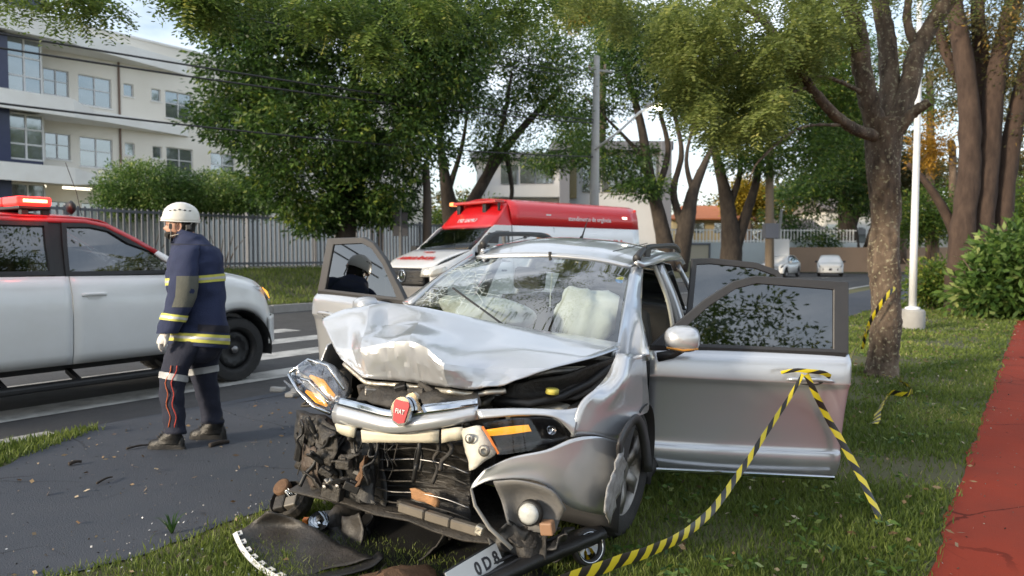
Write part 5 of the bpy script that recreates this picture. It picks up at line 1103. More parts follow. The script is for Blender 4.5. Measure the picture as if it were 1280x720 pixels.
MB().tube([hz @ V((.022, 0, -.07)), hz @ V((.035, 0, -.16))], [.052, .056], 14).build('neck', skin, hd, True)
# helmet
he = empty('helmet'); he.parent = person
hmz = hz @ Matrix.Translation((.010, 0, .046))
prf = [(-.02, 1.04), (.0, 1.05), (.03, 1.045), (.06, 1.0), (.09, .90), (.115, .74), (.135, .50), (.147, .24), (.150, .0)]
rows = [[hmz @ V((.132 * r_ * math.cos(t) - (.012 * max(0, -math.cos(t)) if z < .02 else 0), .112 * r_ * math.sin(t), z * .93 + (.012 * max(0, -math.cos(t)) if z < .03 else -.018 * max(0, math.cos(t)) if z < .03 else 0))) for t in np.linspace(0, 2 * math.pi, 40, False)] for z, r_ in prf]
hs = solid(MB().grid(rows, True).build('helmet_shell', helm_m, he, True), .006, -1)
MB().tube([p + V((0, 0, -.001)) for p in rows[0]] + [rows[0][0]], .005, 6, False).build('helmet_rim', helm_m, he, True)
for k in range(5):
    t = R(48 + 17 * k) * -1; c_ = hmz @ V((.132 * .955 * math.cos(t), .112 * .955 * math.sin(t), .073 - .004 * abs(k - 2)))
    nrm = (hz.to_3x3() @ V((math.cos(t), math.sin(t), .55))).normalized(); up_ = V((0, 0, 1)); xa = up_.cross(nrm)
    MB().prism([(.010 * math.cos(a), .0052 * math.sin(a)) for a in np.linspace(0, 2 * math.pi, 14, False)], frame(c_ + nrm * .001, xa, nrm.cross(xa)), .003).build('vent', black, hs)
strap = M('strap_grey', (.33, .32, .29), .8)
for sg in (1, -1):
    MB().tube([hz @ V((-.05, sg * .098, .03)), hz @ V((-.045, sg * .088, -.05)), hz @ V((-.06, sg * .05, -.128)), hz @ V((-.062, 0, -.135))], .007, 5, True, .5).build('chin_strap', strap, he, True)
    MB().tube([hz @ V((.11, sg * .075, .02)), hz @ V((.05, sg * .098, -.06)), hz @ V((-.05, sg * .082, -.085))], .007, 5, True, .5).build('chin_strap', strap, he, True)
    bevel(MB().box(-.012, .012, -.004, .004, -.02, .02, hz @ Matrix.Translation((-.045, sg * .1, -.01))).build('buckle', grey_trim, he), .003, 1)
bevel(MB().box(-.02, .02, -.012, .012, -.02, .02, hz @ Matrix.Translation((.085, -.085, -.015))).build('rear_clip', grey_trim, he), .006)
# ------------------------------------------------------------------ school building beyond the fence
BP = 42.0
wall_m = M('render_wall', (.78, .74, .66), .9, c2=(.68, .63, .54), sc_=.5, bump=.12, bsc=30, mixw=.6)
slab_m = M('slab_white', (.82, .81, .78), .85, c2=(.68, .65, .60), sc_=.7, mixw=.7)
soff = M('soffit', (.50, .47, .43), .9)
tile_b = M('navy_tile', (.020, .028, .075), .3, c2=(.035, .045, .10), sc_=6)
frame_m = M('window_white', (.62, .62, .61), .5)
win_g = M('window_glass', (.34, .37, .38), .04, .75, c2=(.24, .26, .26), sc_=.6)
bld = empty('school_building', W(0, BP, 0), (0, 0, ROAD_ROT), 'pale three-storey building with white slabs and navy tiled corner, beyond the fence', 'building')
def bx(name, a0, a1, q0, q1, z0, z1, m, parent=bld): return MB().box(a0, a1, q0, q1, z0, z1).build(name, m, parent)   # q: 0 is the facade plane, negative towards the road
# facade with real openings: vertical strips between windows and spandrels
wins = []
for z0, z1 in ((9.55, 11.15), (6.25, 7.85), (2.4, 4.3)):
    wins += [(17.32, 18.55, z0 + .25, z1, 2, 2), (19.02, 20.75, z0, z1, 2, 2), (21.42, 21.98, z1 - .75, z1 - .05, 1, 1), (23.02, 23.58, z1 - .75, z1 - .05, 1, 1), (23.85, 25.52, z0, z1, 2, 2), (26.7, 28.4, z0, z1, 2, 2), (29.4, 31.1, z0, z1, 2, 2), (32.3, 34.0, z0, z1, 2, 2), (35.2, 36.9, z0, z1, 2, 2)]
fa0, fa1 = 15.0, 46.0
edges = sorted({fa0, fa1} | {w_[0] for w_ in wins} | {w_[1] for w_ in wins}); fac = MB()
for e0, e1 in zip(edges, edges[1:]):
    mid = (e0 + e1) / 2; hs_ = sorted([(w_[2], w_[3]) for w_ in wins if w_[0] < mid < w_[1]]); z = .6
    for h0, h1 in hs_ + [(13.7, None)]:
        if h0 > z: fac.box(e0, e1, 0, .3, z, h0)
        z = h1 if h1 else z
fac.build('wall', wall_m, bld)
bx('parapet', 14.9, 46.1, -.05, .35, 13.70, 13.82, slab_m)
bx('core', 15.0, 46.0, .55, 14.0, .6, 13.6, soff)
for (a0, a1, z0, z1, nx, nz_) in wins:
    wd_ = empty('window'); wd_.parent = bld; t = .05
    fr_ = MB().box(a0, a1, .08, .16, z0, z0 + t).box(a0, a1, .08, .16, z1 - t, z1).box(a0, a0 + t, .08, .16, z0 + t, z1 - t).box(a1 - t, a1, .08, .16, z0 + t, z1 - t)
    for k in range(1, nx): x = a0 + (a1 - a0) * k / nx; fr_.box(x - t / 2, x + t / 2, .08, .16, z0 + t, z1 - t)
    for k in range(1, nz_): z = z0 + (z1 - z0) * (.55 if nz_ == 2 else k / nz_); fr_.box(a0 + t, a1 - t, .085, .155, z - t / 2, z + t / 2)
    fr_.build('frame', frame_m, wd_)
    for i in range(nx):
        for j in range(nz_):
            x0, x1 = a0 + (a1 - a0) * i / nx + t, a0 + (a1 - a0) * (i + 1) / nx - t; y0, y1 = ((z0, z0 + (z1 - z0) * .55), (z0 + (z1 - z0) * .55, z1))[j] if nz_ == 2 else (z0, z1)
            th = random.uniform(-.012, .012); mm = Matrix.Translation((0, random.uniform(.115, .125), 0)) @ Matrix.Rotation(th, 4, 'Z')
            c_ = V(((x0 + x1) / 2, 0, (y0 + y1) / 2)); o = MB().box(-(x1 - x0) / 2, (x1 - x0) / 2, 0, .006, -(y1 - y0) / 2 + .03, (y1 - y0) / 2 - .03).build('pane', win_g, wd_)
            o.location = c_ + V((0, .12, 0)); o.rotation_euler = (random.uniform(-.01, .01), 0, th)
    MB().box(a0 - .06, a1 + .06, -.05, .10, z0 - .07, z0).build('sill', slab_m, wd_)
# slabs: deep on the left, stepping back along the facade to nothing
for zb, zt, k in ((12.0, 13.15, 0), (8.35, 9.25, 1), (5.0, 5.85, 2)):
    poly = [(12.0, .05), (12.0, -2.6), (17.6, -2.6), (19.3, -1.1), (19.9, -1.1), (25.2, -.12), (25.2, .05)]
    vs = [V((a, q, zb + (.25 if a > 19 else 0))) for a, q in poly] + [V((a, q, zt - (.12 if a > 19 else 0))) for a, q in poly]; n = 7
    MB().add(vs, [tuple(range(n))[::-1], tuple(range(n, 2 * n))] + [(i, (i + 1) % n, n + (i + 1) % n, n + i) for i in range(n)]).build('slab', slab_m, bld)
# glazed bay and navy tiled wall on the left
bx('tile_wall', 12.0, 15.03, -1.9, .2, 1.0, 12.0, tile_b); bx('tile_wall', 15.04, 16.6, -1.5, .2, 5.86, 6.15, tile_b); bx('tile_parapet', 12.0, 16.8, -1.9, .3, 13.16, 15.0, tile_b)
for z0, z1 in ((9.26, 11.99), (6.16, 8.34), (1.4, 4.95)):
    by = empty('bay_window'); by.parent = bld; nx, nz_ = 2, 3; a0, a1 = 15.08, 16.6
    fr_ = MB()
    for k in range(nx + 1): x = a0 + (a1 - a0) * k / nx; fr_.box(x - .04, x + .04, -1.56, -1.44, z0, z1)
    for k in range(nz_ + 1): z = z0 + (z1 - z0) * k / nz_; fr_.box(a0, a1, -1.55, -1.45, z - .04, z + .04)
    fr_.box(a1 - .04, a1 + .04, -1.44, 0, z1 - .08, z1).box(a1 - .04, a1 + .04, -1.44, 0, z0, z0 + .08); fr_.build('frame', frame_m, by)
    for i in range(nx):
        for j in range(nz_):
            o = MB().box(-(a1 - a0) / nx / 2 + .04, (a1 - a0) / nx / 2 - .04, 0, .01, -(z1 - z0) / nz_ / 2 + .04, (z1 - z0) / nz_ / 2 - .04).build('pane', win_g, by)
            o.location = (a0 + (a1 - a0) * (i + .5) / nx, -1.5, z0 + (z1 - z0) * (j + .5) / nz_); o.rotation_euler = (random.uniform(-.012, .012), 0, random.uniform(-.012, .012))
    MB().box(a1 - .01, a1 + .01, -1.44, -.02, z0 + .08, z1 - .08).build('side_pane', win_g, by)
MB().tube([V((21.15, -.06, 1)), V((21.15, -.06, 12.2))], .06, 6).build('drainpipe', M('pipe_brown', (.18, .12, .09), .7), bld)
for a in (24.0, 24.5): MB().tube([V((a, -.02, 12.6)), V((a, -.08, 12.55)), V((a + .05, -.08, 12.2))], .04, 5).build('overflow_spout', soff, bld)
for k, a in enumerate((16.0, 18.2)): bevel(MB().box(a - .7, a + .7, -1.5, -1.35, 4.86, 4.98).build('canopy_light', M('canopy_lamp', (.8, .78, .7), .5, em=(1, .9, .7), ems=1.5), bld), .02)

# ------------------------------------------------------------------ front fence on the bank
FP = 22.9
fen_m = M('fence_grey', (.12, .128, .15), .5, .2, c2=(.15, .158, .175), sc_=3)
fence = empty('bar_fence', W(0, FP, .98), (0, 0, ROAD_ROT), 'long grey fence of upright bars along the bank, in front of the pale building', 'fence')
barm = MB().box(-.03, .03, -.02, .02, .10, 1.95); b0 = None; a = 4.0
while a < 43:
    if b0 is None: b0 = barm.build('bar', fen_m, fence); b0.location.x = a
    else: share(b0, 'bar', fence, (a, 0, 0), (0, 0, random.uniform(-.03, .03)))
    a += .19
for z in (.22, 1.86): MB().box(4, 43, -.035, .035, z - .04, z + .04).build('rail', fen_m, fence)
p0 = None
for k in range(14):
    if p0 is None: p0 = MB().box(-.05, .05, .04, .14, -.2, 2.02).build('post', fen_m, fence); p0.location.x = 4
    else: share(p0, 'post', fence, (4 + 3 * k, 0, 0))
bw = MB().box(4, 43, .0, .2, -.3, .08).build('plinth', conc, fence)
# low pale wall of the yard behind the fence
yard = MB().box(8, 48, 0, .25, -.5, 2.3).build('yard_wall', M('yard_white', (.70, .72, .74), .8, c2=(.60, .62, .64), sc_=.8)); yard.location = W(0, 30, .98); yard.rotation_euler.z = ROAD_ROT
props(yard, 'long pale wall of the yard seen through the grey bars', 'wall')

# ------------------------------------------------------------------ white modern house behind the ambulance
def box_at(x0, x1, y0, y1, d, depth, name, m, parent, off=0):
    p, q = at(x0, y1, d), at(x1, y0, d); c = (p + q) / 2; w_, h_ = (q - p).x, (q - p).z
    o = MB().box(-w_ / 2, w_ / 2, off, depth + off, 0, h_).build(name, m, parent); o.location = (c.x, d, p.z); return o
hw_m = M('house_white', (.55, .56, .58), .85, c2=(.45, .46, .47), sc_=.6); hg_m = M('house_grey', (.16, .17, .20), .7)
house = empty('modern_house', at(720, 318, 50) * V((1, 1, 0)) + V((0, 0, .98)), (0, 0, 0), 'white and grey flat-roofed house behind the ambulance roof', 'house'); 
def hpart(*a, **k):
    o = box_at(*a, **k); o.parent = house; o.location = o.location - V(house.location); return o
hpart(596, 706, 196, 330, 51, 9, 'wing_wall', hw_m, None); hpart(700, 838, 186, 330, 50, 10, 'main_wall', hw_m, None)
hpart(690, 842, 176, 187, 49.2, 11, 'roof_slab', hg_m, None); hpart(588, 712, 190, 197, 50.3, 10, 'roof_slab', hg_m, None)
hpart(614, 702, 232, 246, 49.9, 1, 'balcony_front', hw_m, None); hpart(826, 840, 176, 330, 48.9, 2, 'pillar', hg_m, None); hpart(700, 712, 190, 330, 49, 1, 'pillar', hg_m, None)
for x0, x1, y0, y1 in ((650, 668, 204, 229), (670, 690, 204, 229), (626, 646, 206, 230)): hpart(x0, x1, y0, y1, 50.9, .2, 'window', win_g, None)
hpart(712, 721, 195, 248, 49.9, .2, 'window', M('warm_glass', (.30, .24, .12), .15, spec=.8), None)
for x0, x1 in ((728, 748), (752, 776), (778, 800), (802, 822)): hpart(x0, x1, 196, 240, 49.9, .2, 'window', win_g, None)
# house with orange tiled roof, wall and railing at the end of the road
oh = empty('tiled_house', at(872, 300, 78) * V((1, 1, 0)) + V((0, 0, 1)), (0, 0, 0), 'low house with orange tiled roof beyond the white wall', 'house')
def opart(*a, **k):
    o = box_at(*a, **k); o.parent = oh; o.location = o.location - V(oh.location); return o
opart(846, 935, 270, 320, 78, 8, 'wall', M('ochre_wall', (.55, .42, .22), .9, c2=(.45, .36, .2), sc_=.6), None)
roofm = M('clay_tiles', (.42, .14, .05), .85, c2=(.30, .10, .05), sc_=2.5, bump=.6, bsc=18, stretch=(6, 1, 1))
tl_, tr2, bl_, br_ = at(852, 257, 82), at(925, 257, 82), at(836, 273, 77), at(945, 273, 77)
rf_o = MB().add([bl_, br_, tr2, tl_, at(836, 273, 87) + V((0, 0, -.2)), at(945, 273, 87) + V((0, 0, -.2))], [(0, 1, 2, 3), (3, 2, 5, 4), (0, 3, 4), (1, 5, 2)]).build('roof', roofm, None); solid(rf_o, .15); rf_o.parent = oh; rf_o.location = -V(oh.location)
for x0, x1 in ((868, 880), (893, 905)): opart(x0, x1, 279, 291, 77.9, .3, 'window', win_g, None)
ew = MB().box(-9, 12, 0, .25, 0, 2.45).build('boundary_wall', M('wall_lightblue', (.58, .64, .67), .85, c2=(.48, .53, .55), sc_=.8)); ew.location = at(905, 340, 62) * V((1, 1, 0)) + V((0, 0, .1)); ew.rotation_euler.z = R(8)
props(ew, 'pale blue boundary wall at the end of the road, below the orange roof', 'wall')
gt = MB().box(-1.2, 1.2, -.06, 0, .2, 2.2).build('gate_panel', M('gate_cream', (.55, .50, .40), .7), ew); gt.location = (-2.6, 0, 0)
for a0, a1, z0, z1 in ((-1.35, -1.2, .1, 2.35), (1.2, 1.35, .1, 2.35), (-1.35, 1.35, 2.2, 2.36)): o = MB().box(a0, a1, -.12, -.01, z0, z1).build('gate_frame', hg_m, ew); o.location = (-2.6, 0, 0)
rail_ = empty('wall_railing', ew.location + V((0, 0, 2.45)), ew.rotation_euler, 'white railing on top of the pale blue boundary wall', 'railing'); b1 = None
for k in range(70):
    x = -9 + k * .3
    if b1 is None: b1 = MB().box(-.04, .04, .08, .16, 0, 1.1).build('bar', white_plain, rail_); b1.location.x = x
    else: share(b1, 'bar', rail_, (x, 0, 0))
for z in (.1, 1.0): MB().box(-9, 12, .09, .15, z - .04, z + .04).build('rail', white_plain, rail_)
bwl = MB().box(0, 14, 0, .3, 0, 2.0).build('brown_wall', M('wall_tan', (.34, .24, .17), .9, c2=(.27, .19, .13), sc_=1)); bwl.location = at(984, 340, 60) * V((1, 1, 0)) + V((0, 0, .1)); props(bwl, 'low tan wall behind the two white cars', 'wall')
# pale house fronts far to the right, behind the trees
for k, (x0, x1, y0, y1, d, c, lab) in enumerate(((1030, 1062, 262, 335, 85, (.55, .53, .48), 'cream house front far behind the dark tree trunk'), (1064, 1135, 268, 332, 95, (.58, .58, .56), 'white house front far beyond the leaning tree trunk'), (1150, 1275, 282, 336, 75, (.46, .44, .40), 'long pale house behind the bushes beside the cycle path'), (985, 1028, 290, 330, 80, (.50, .42, .34), 'small tan house front far behind the parked white car'))):
    h_ = empty('far_house', at((x0 + x1) / 2, 330, d) * V((1, 1, 0)), (0, 0, 0), lab, 'house'); hm_ = M('far_house_%d' % k, c, .9, c2=tuple(q * .8 for q in c), sc_=.4)
    p, q = at(x0, y1, d), at(x1, y0, d); w_ = (q - p).x; top = q.z
    MB().box(-w_ / 2, w_ / 2, 0, 8, 0, top).build('wall', hm_, h_)
    solid(MB().add([V((-w_ / 2 - .5, -.6, top)), V((w_ / 2 + .5, -.6, top)), V((w_ / 2 + .3, 4, top + 1.6)), V((-w_ / 2 - .3, 4, top + 1.6)), V((w_ / 2 + .5, 8.6, top)), V((-w_ / 2 - .5, 8.6, top))], [(0, 1, 2, 3), (3, 2, 4, 5), (0, 3, 5), (1, 4, 2)]).build('roof', M('grey_tiles', (.13, .11, .10), .9, c2=(.19, .16, .14), sc_=2), h_), .15)
    nwin = max(2, int(w_ / 2.2))
    for i in range(nwin):
        x = -w_ / 2 + w_ * (i + .5) / nwin; MB().box(x - .5, x + .5, -.05, .1, top * .45, top * .75).build('window', win_g, h_)

# ------------------------------------------------------------------ poles, wires, lamps
pole_m = M('pole_concrete', (.36, .36, .35), .85, c2=(.27, .26, .25), sc_=3)
def px_tube(name, pts, rad, m, parent=None, n=10): return MB().tube([at(*p) for p in pts], rad, n).build(name, m, parent, True)
lamp = empty('street_lamp', at(742, 330, 30) * V((1, 1, 0)), label='concrete street lamp post with a lit lamp, rising behind the ambulance', cat='street lamp')
def lp(x, y, d=30): return at(x, y, d) - V(lamp.location)
MB().tube([V((0, 0, -.2)), lp(743, 248), lp(746, 70)], [.22, .19, .12], 10).build('pole', pole_m, lamp, True)
MB().tube([lp(744, 187, 29.8), lp(775, 163, 29.3), lp(800, 140, 29), lp(815, 134, 29)], .05, 7).build('arm', white_plain, lamp, True)
bevel(MB().box(-.42, .26, -.16, .16, -.02, .12, Matrix.Translation(lp(819, 132, 29)) @ Matrix.Rotation(R(-8), 4, 'Y')).build('lamp_head', pole_m, lamp), .04)
MB().lathe([(0, -.13), (.10, -.11), (.15, -.04), (.15, -.02)], 14, Matrix.Translation(lp(823, 134, 28.95))).build('lamp_glass', M('lamp_lit', (1, .95, .8), .4, em=(1, .93, .70), ems=30), lamp, True)
MB().bar(lp(735, 86), lp(765, 90), .08).build('cross_arm', pole_m, lamp)
for x in (737, 745, 756): MB().lathe([(.03, 0), (.06, .04), (.04, .1), (.05, .16), (0, .2)], 8, Matrix.Translation(lp(x, 86.5))).build('insulator', M('porcelain', (.32, .22, .16), .4), lamp, True)
up1 = empty('utility_pole', at(962, 340, 50) * V((1, 1, 0)), label='brown utility pole beside the forked tree at the end of the road', cat='pole')
MB().tube([V((0, 0, 0)), at(962, 200, 50) - V(up1.location), at(963, 120, 50) - V(up1.location)], [.32, .27, .22], 8).build('pole', M('pole_brown', (.30, .24, .18), .9, c2=(.22, .17, .12), sc_=3), up1, True)
bevel(MB().box(-.45, .45, -.4, .3, 2.6, 3.6).build('meter_box', hg_m, up1), .03)
up2 = empty('thin_post', at(975, 340, 52) * V((1, 1, 0)), label='thin grey leaning post beside the brown utility pole', cat='post')
MB().tube([V((-.1, 0, 0)), at(972, 310, 52) - V(up2.location), at(977, 262, 52) - V(up2.location)], .09, 8).build('post', pole_m, up2, True)
bevel(MB().box(-.6, .6, -.12, .12, 1.2, 2.6).build('notice_board', white_plain, up2), .03)
up3 = empty('thin_trunk_post', at(534, 335, 24) * V((1, 1, 0)), label='thin dark post standing before the fence, left of the ambulance', cat='post')
MB().tube([V((0, 0, .4)), at(534, 250, 24) - V(up3.location), at(532, 205, 24) - V(up3.location)], [.16, .14, .12], 9).build('post', M('post_dark', (.07, .055, .045), .9, bump=.5, bsc=20), up3, True)
sgn = empty('road_sign', at(501, 335, 23.5) * V((1, 1, 0)), label='dark road sign on a post seen from behind, before the fence', cat='sign')
MB().tube([V((0, 0, .3)), V((0, 0, 3.1))], .04, 7).build('post', M('post_grey', (.12, .12, .12), .6), sgn)
bevel(MB().box(-.23, .23, -.02, .02, 2.1, 2.85).build('sign_plate', M('sign_back', (.035, .035, .04), .6), sgn), .01)
wp_ = empty('white_lamp_post', gnd(1140, 411), label='slim white lamp post on a round concrete base on the grass', cat='lamp post')
def wl(x, y): return at(x, y, 14.9) - V(wp_.location)
MB().tube([V((0, 0, .3)), wl(1142.5, 300), wl(1147, 145), wl(1149, 60), wl(1150, -30)], [.075, .07, .06, .055, .05], 14).build('pole', M('pole_white', (.72, .74, .76), .4, c2=(.62, .63, .64), sc_=5), wp_, True)
MB().lathe([(.24, 0), (.24, .36), (.21, .40), (0, .41)], 20).build('base', conc, wp_, True)
MB().lathe([(.14, .40), (.14, .44), (.08, .46)], 16).build('collar', white_plain, wp_, True)
MB().lathe([(.06, 0), (.2, .1), (.22, .3), (.1, .42), (0, .44)], 16, Matrix.Translation(wl(1150, -30))).build('globe', white_plain, wp_, True)
# overhead wires along the far side of the road, down to the lamp post
wire_m = M('wire', (.02, .02, .02), .6)
for k, (z0, p0_, yb) in enumerate(((8.75, 17.9, 92), (8.1, 17.6, 96), (7.5, 18.1, 100), (6.3, 17.8, 150), (6.0, 17.8, 154), (5.1, 17.8, 196))):
    e1 = at(744, yb, 30); e0 = W(-4, p0_, z0 - .5); pts = []
    for t in np.linspace(0, 1, 24): pts.append(e0.lerp(e1, t) - V((0, 0, 1.6 * t * (1 - t) * (.6 + .1 * k))))
    o = MB().tube(pts, .018 if k < 3 else .024, 5).build('overhead_wire', wire_m, None, True)
    props(o, ('topmost', 'second', 'third', 'fourth', 'fifth', 'lowest')[k] + ' overhead wire from the top, crossing before the pale building', 'wire', 'overhead wires')
# ------------------------------------------------------------------ trees and shrubs
def leaf_mat(name, c1, c2, c3=None, trans=.35):
    if name in _mc: return _mc[name]
    a = bpy.data.materials.new(name); a.use_nodes = True; t = a.node_tree; t.nodes.clear()
    o = t.nodes.new('ShaderNodeOutputMaterial'); at_ = t.nodes.new('ShaderNodeAttribute'); at_.attribute_name = 'rnd'
    rr = t.nodes.new('ShaderNodeValToRGB'); e = rr.color_ramp.elements; e[0].color = (*c1, 1); e[1].color = (*c2, 1); e[0].position = .15; e[1].position = .8
    if c3: x = e.new(.97); x.color = (*c3, 1)
    t.links.new(at_.outputs['Fac'], rr.inputs['Fac'])
    df = t.nodes.new('ShaderNodeBsdfPrincipled'); df.inputs['Roughness'].default_value = .5; df.inputs['Specular IOR Level'].default_value = .35
    tr = t.nodes.new('ShaderNodeBsdfTranslucent'); mx_ = t.nodes.new('ShaderNodeMixShader'); mx_.inputs[0].default_value = trans
    t.links.new(rr.outputs['Color'], df.inputs['Base Color']); t.links.new(rr.outputs['Color'], tr.inputs['Color'])
    t.links.new(df.outputs[0], mx_.inputs[1]); t.links.new(tr.outputs[0], mx_.inputs[2]); t.links.new(mx_.outputs[0], o.inputs['Surface'])
    _mc[name] = a; return a
def leaves(name, cen, dirs, L, wd, mat_, parent, rnd, loc=None, bend=.25):
    n = len(cen); d = dirs / np.linalg.norm(dirs, axis=1, keepdims=True)
    r_ = rng.normal(size=(n, 3)); s = np.cross(d, r_); s /= np.linalg.norm(s, axis=1, keepdims=True) + 1e-9
    nn = np.cross(d, s); L = np.broadcast_to(L, (n,))[:, None]; wd = np.broadcast_to(wd, (n,))[:, None]
    v = np.empty((n, 4, 3)); v[:, 0] = cen - d * L * .5; v[:, 1] = cen + s * wd * .5 - nn * L * bend * .2; v[:, 2] = cen + d * L * .5 - nn * L * bend * .5; v[:, 3] = cen - s * wd * .5 - nn * L * bend * .2
    if loc is not None: v -= np.array(loc)
    me = bpy.data.meshes.new(name); me.vertices.add(4 * n); me.vertices.foreach_set('co', v.reshape(-1)); me.loops.add(4 * n); me.loops.foreach_set('vertex_index', np.arange(4 * n, dtype=np.int32))
    me.polygons.add(n); me.polygons.foreach_set('loop_start', np.arange(0, 4 * n, 4, dtype=np.int32)); me.polygons.foreach_set('loop_total', np.full(n, 4, dtype=np.int32))
    at_ = me.attributes.new('rnd', 'FLOAT', 'POINT'); at_.data.foreach_set('value', np.repeat(rnd, 4).astype(np.float32))
    me.materials.append(mat_); me.update(calc_edges=True)
    o = bpy.data.objects.new(name, me); col.objects.link(o); o.parent = parent; return o
def blob_world(b):
    x, y, d, rx, ry, rz = b; return np.array(at(x, y, d)), np.array((rx * d / FPX, rz, ry * d / FPX))
def crown(blobs, ncl, per, cr_, L, wd, mat_, parent, droop=.3, gap=.0, world=False, name='crown', shell=.45, loc=None, gs=.9, flat=.55):
    bs = [(np.array(b[0]), np.array(b[1])) if world else blob_world(b) for b in blobs]
    vol = np.array([np.prod(r) ** .75 for _, r in bs]); pick = rng.choice(len(bs), ncl, p=vol / vol.sum())
    u = rng.normal(size=(ncl, 3)); u /= np.linalg.norm(u, axis=1, keepdims=True); rad = rng.random(ncl) ** shell
    c = np.array([bs[i][0] for i in pick]) + u * rad[:, None] * np.array([bs[i][1] for i in pick]); out_ = u
    if gap:
        keep = np.array([mnoise.noise(V(p) * gs) + .35 * mnoise.noise(V(p) * gs * 2.7) > gap - .5 for p in c]); c = c[keep]; out_ = out_[keep]
    n = len(c); cc = np.repeat(c, per, axis=0); oo = np.repeat(out_, per, axis=0)
    off = rng.normal(size=(n * per, 3)) * np.array((1, 1, flat)) * cr_; pos = cc + off
    dirs = off / cr_ * .8 + oo * .5 + rng.normal(size=off.shape) * .45; dirs[:, 2] -= droop
    big = np.array([mnoise.noise(V(p) * .8 + V((5, 2, 9))) for p in c]) * .45 if n else np.zeros(0)
    rnd = np.clip(np.repeat(rng.normal(.5, .17, n) + big, per) + rng.normal(0, .16, n * per), 0, 1)
    loc = loc if loc is not None else (parent.location if parent else (0, 0, 0))
    return leaves(name, pos, dirs, L * rng.uniform(.7, 1.3, n * per), wd * rng.uniform(.7, 1.2, n * per), mat_, parent, rnd, loc)
def bark_mat(name, c, c2, lichen=None, sc_=6):
    a = M(name, c, .92, c2=c2, sc_=sc_, bump=1.0, bsc=22, detail=10, stretch=(1, 1, .35), mixw=.9, sharp=.16)
    if lichen:
        t = a.node_tree; b = t.nodes['Principled BSDF']; src = b.inputs['Base Color'].links[0].from_socket
        n = t.nodes.new('ShaderNodeTexNoise'); n.inputs['Scale'].default_value = 26; n.inputs['Detail'].default_value = 8; co = t.nodes.new('ShaderNodeTexCoord'); t.links.new(co.outputs['Object'], n.inputs['Vector'])
        rr = t.nodes.new('ShaderNodeValToRGB'); rr.color_ramp.elements[0].position = .57; rr.color_ramp.elements[1].position = .66; t.links.new(n.outputs['Fac'], rr.inputs['Fac'])
        mx_ = t.nodes.new('ShaderNodeMix'); mx_.data_type = 'RGBA'; mx_.inputs['B'].default_value = (*lichen, 1)
        t.links.new(rr.outputs['Color'], mx_.inputs['Factor']); t.links.new(src, mx_.inputs['A']); t.links.new(mx_.outputs['Result'], b.inputs['Base Color'])
    return a
def limb(name, pts, rad, m, parent, rough=.1, n=12, k=6, seed=0, fine=0):
    ps = cr(pts, k); m_ = len(ps); rr = [rad[0] + (rad[1] - rad[0]) * (i / (m_ - 1)) ** .8 for i in range(m_)]
    if len(rad) > 2: rr = [v.x for v in cr([V((r, 0, 0)) for r in rad], k)]; rr = [rr[min(len(rr) - 1, int(i * len(rr) / m_))] for i in range(m_)]
    mb = MB().tube(ps, rr, n)
    for v in mb.v:
        i = min(range(m_), key=lambda q: (ps[q] - v).length_squared); d = v - ps[i]
        if d.length > 1e-6: v += d.normalized() * rr[i] * rough * (mnoise.noise(V((v.x, v.y, v.z * .5)) * (1.2 / max(.04, rr[i]))) + .5 * mnoise.noise(v * (3.0 / max(.04, rr[i]))))
        if fine and d.length > 1e-6: v += d.normalized() * fine * (.3 - abs(mnoise.noise(V((v.x, v.y, v.z * .45)) * 16)) + .5 * mnoise.noise(V((v.x, v.y, v.z * .6)) * 38))
    return mb.build(name, m, parent, True)
def tree(name, base, label, limbs, m, bl, group='trees along the far side of the road'):
    """limbs: (list of px x, y, d), radii; the first is the trunk"""
    t = empty(name, base, (0, 0, 0), label, 'tree', group); L0 = V(t.location)
    for i, (pts, rad) in enumerate(limbs): limb('trunk' if i == 0 else 'limb', [at(*p) - L0 for p in pts], rad, m, t)
    return t
bark_d = bark_mat('bark_dark', (.024, .018, .014), (.062, .048, .037)); bark_b = bark_mat('bark_brown', (.075, .052, .038), (.16, .12, .09)); bark_n = bark_mat('bark_lichen', (.040, .027, .019), (.19, .14, .10), (.27, .25, .17), 9)
lf_dark = leaf_mat('leaf_dark', (.020, .048, .012), (.075, .145, .025), (.21, .26, .045), .42); lf_mid = leaf_mat('leaf_mid', (.034, .075, .014), (.12, .20, .032), (.32, .33, .06), .42)
lf_pale = leaf_mat('leaf_pale', (.11, .15, .035), (.27, .32, .085), (.46, .46, .13), .5); lf_sun_yel = leaf_mat('leaf_sun_yellow', (.18, .15, .02), (.42, .30, .03), (.6, .42, .05), .5)  # the yellow set has low sunlight put into its leaf colour
lf_olive = leaf_mat('leaf_olive', (.05, .055, .02), (.13, .12, .04), (.36, .22, .05), .4); lf_shrub = leaf_mat('leaf_shrub', (.035, .082, .018), (.13, .22, .045), (.33, .38, .13), .35)
lf_sun_or = leaf_mat('leaf_sun_orange', (.20, .13, .02), (.45, .24, .03), (.6, .35, .06), .5)  # orange stands for low sun on far foliage, put into the colour
FAR = 'trees along the far side of the road'
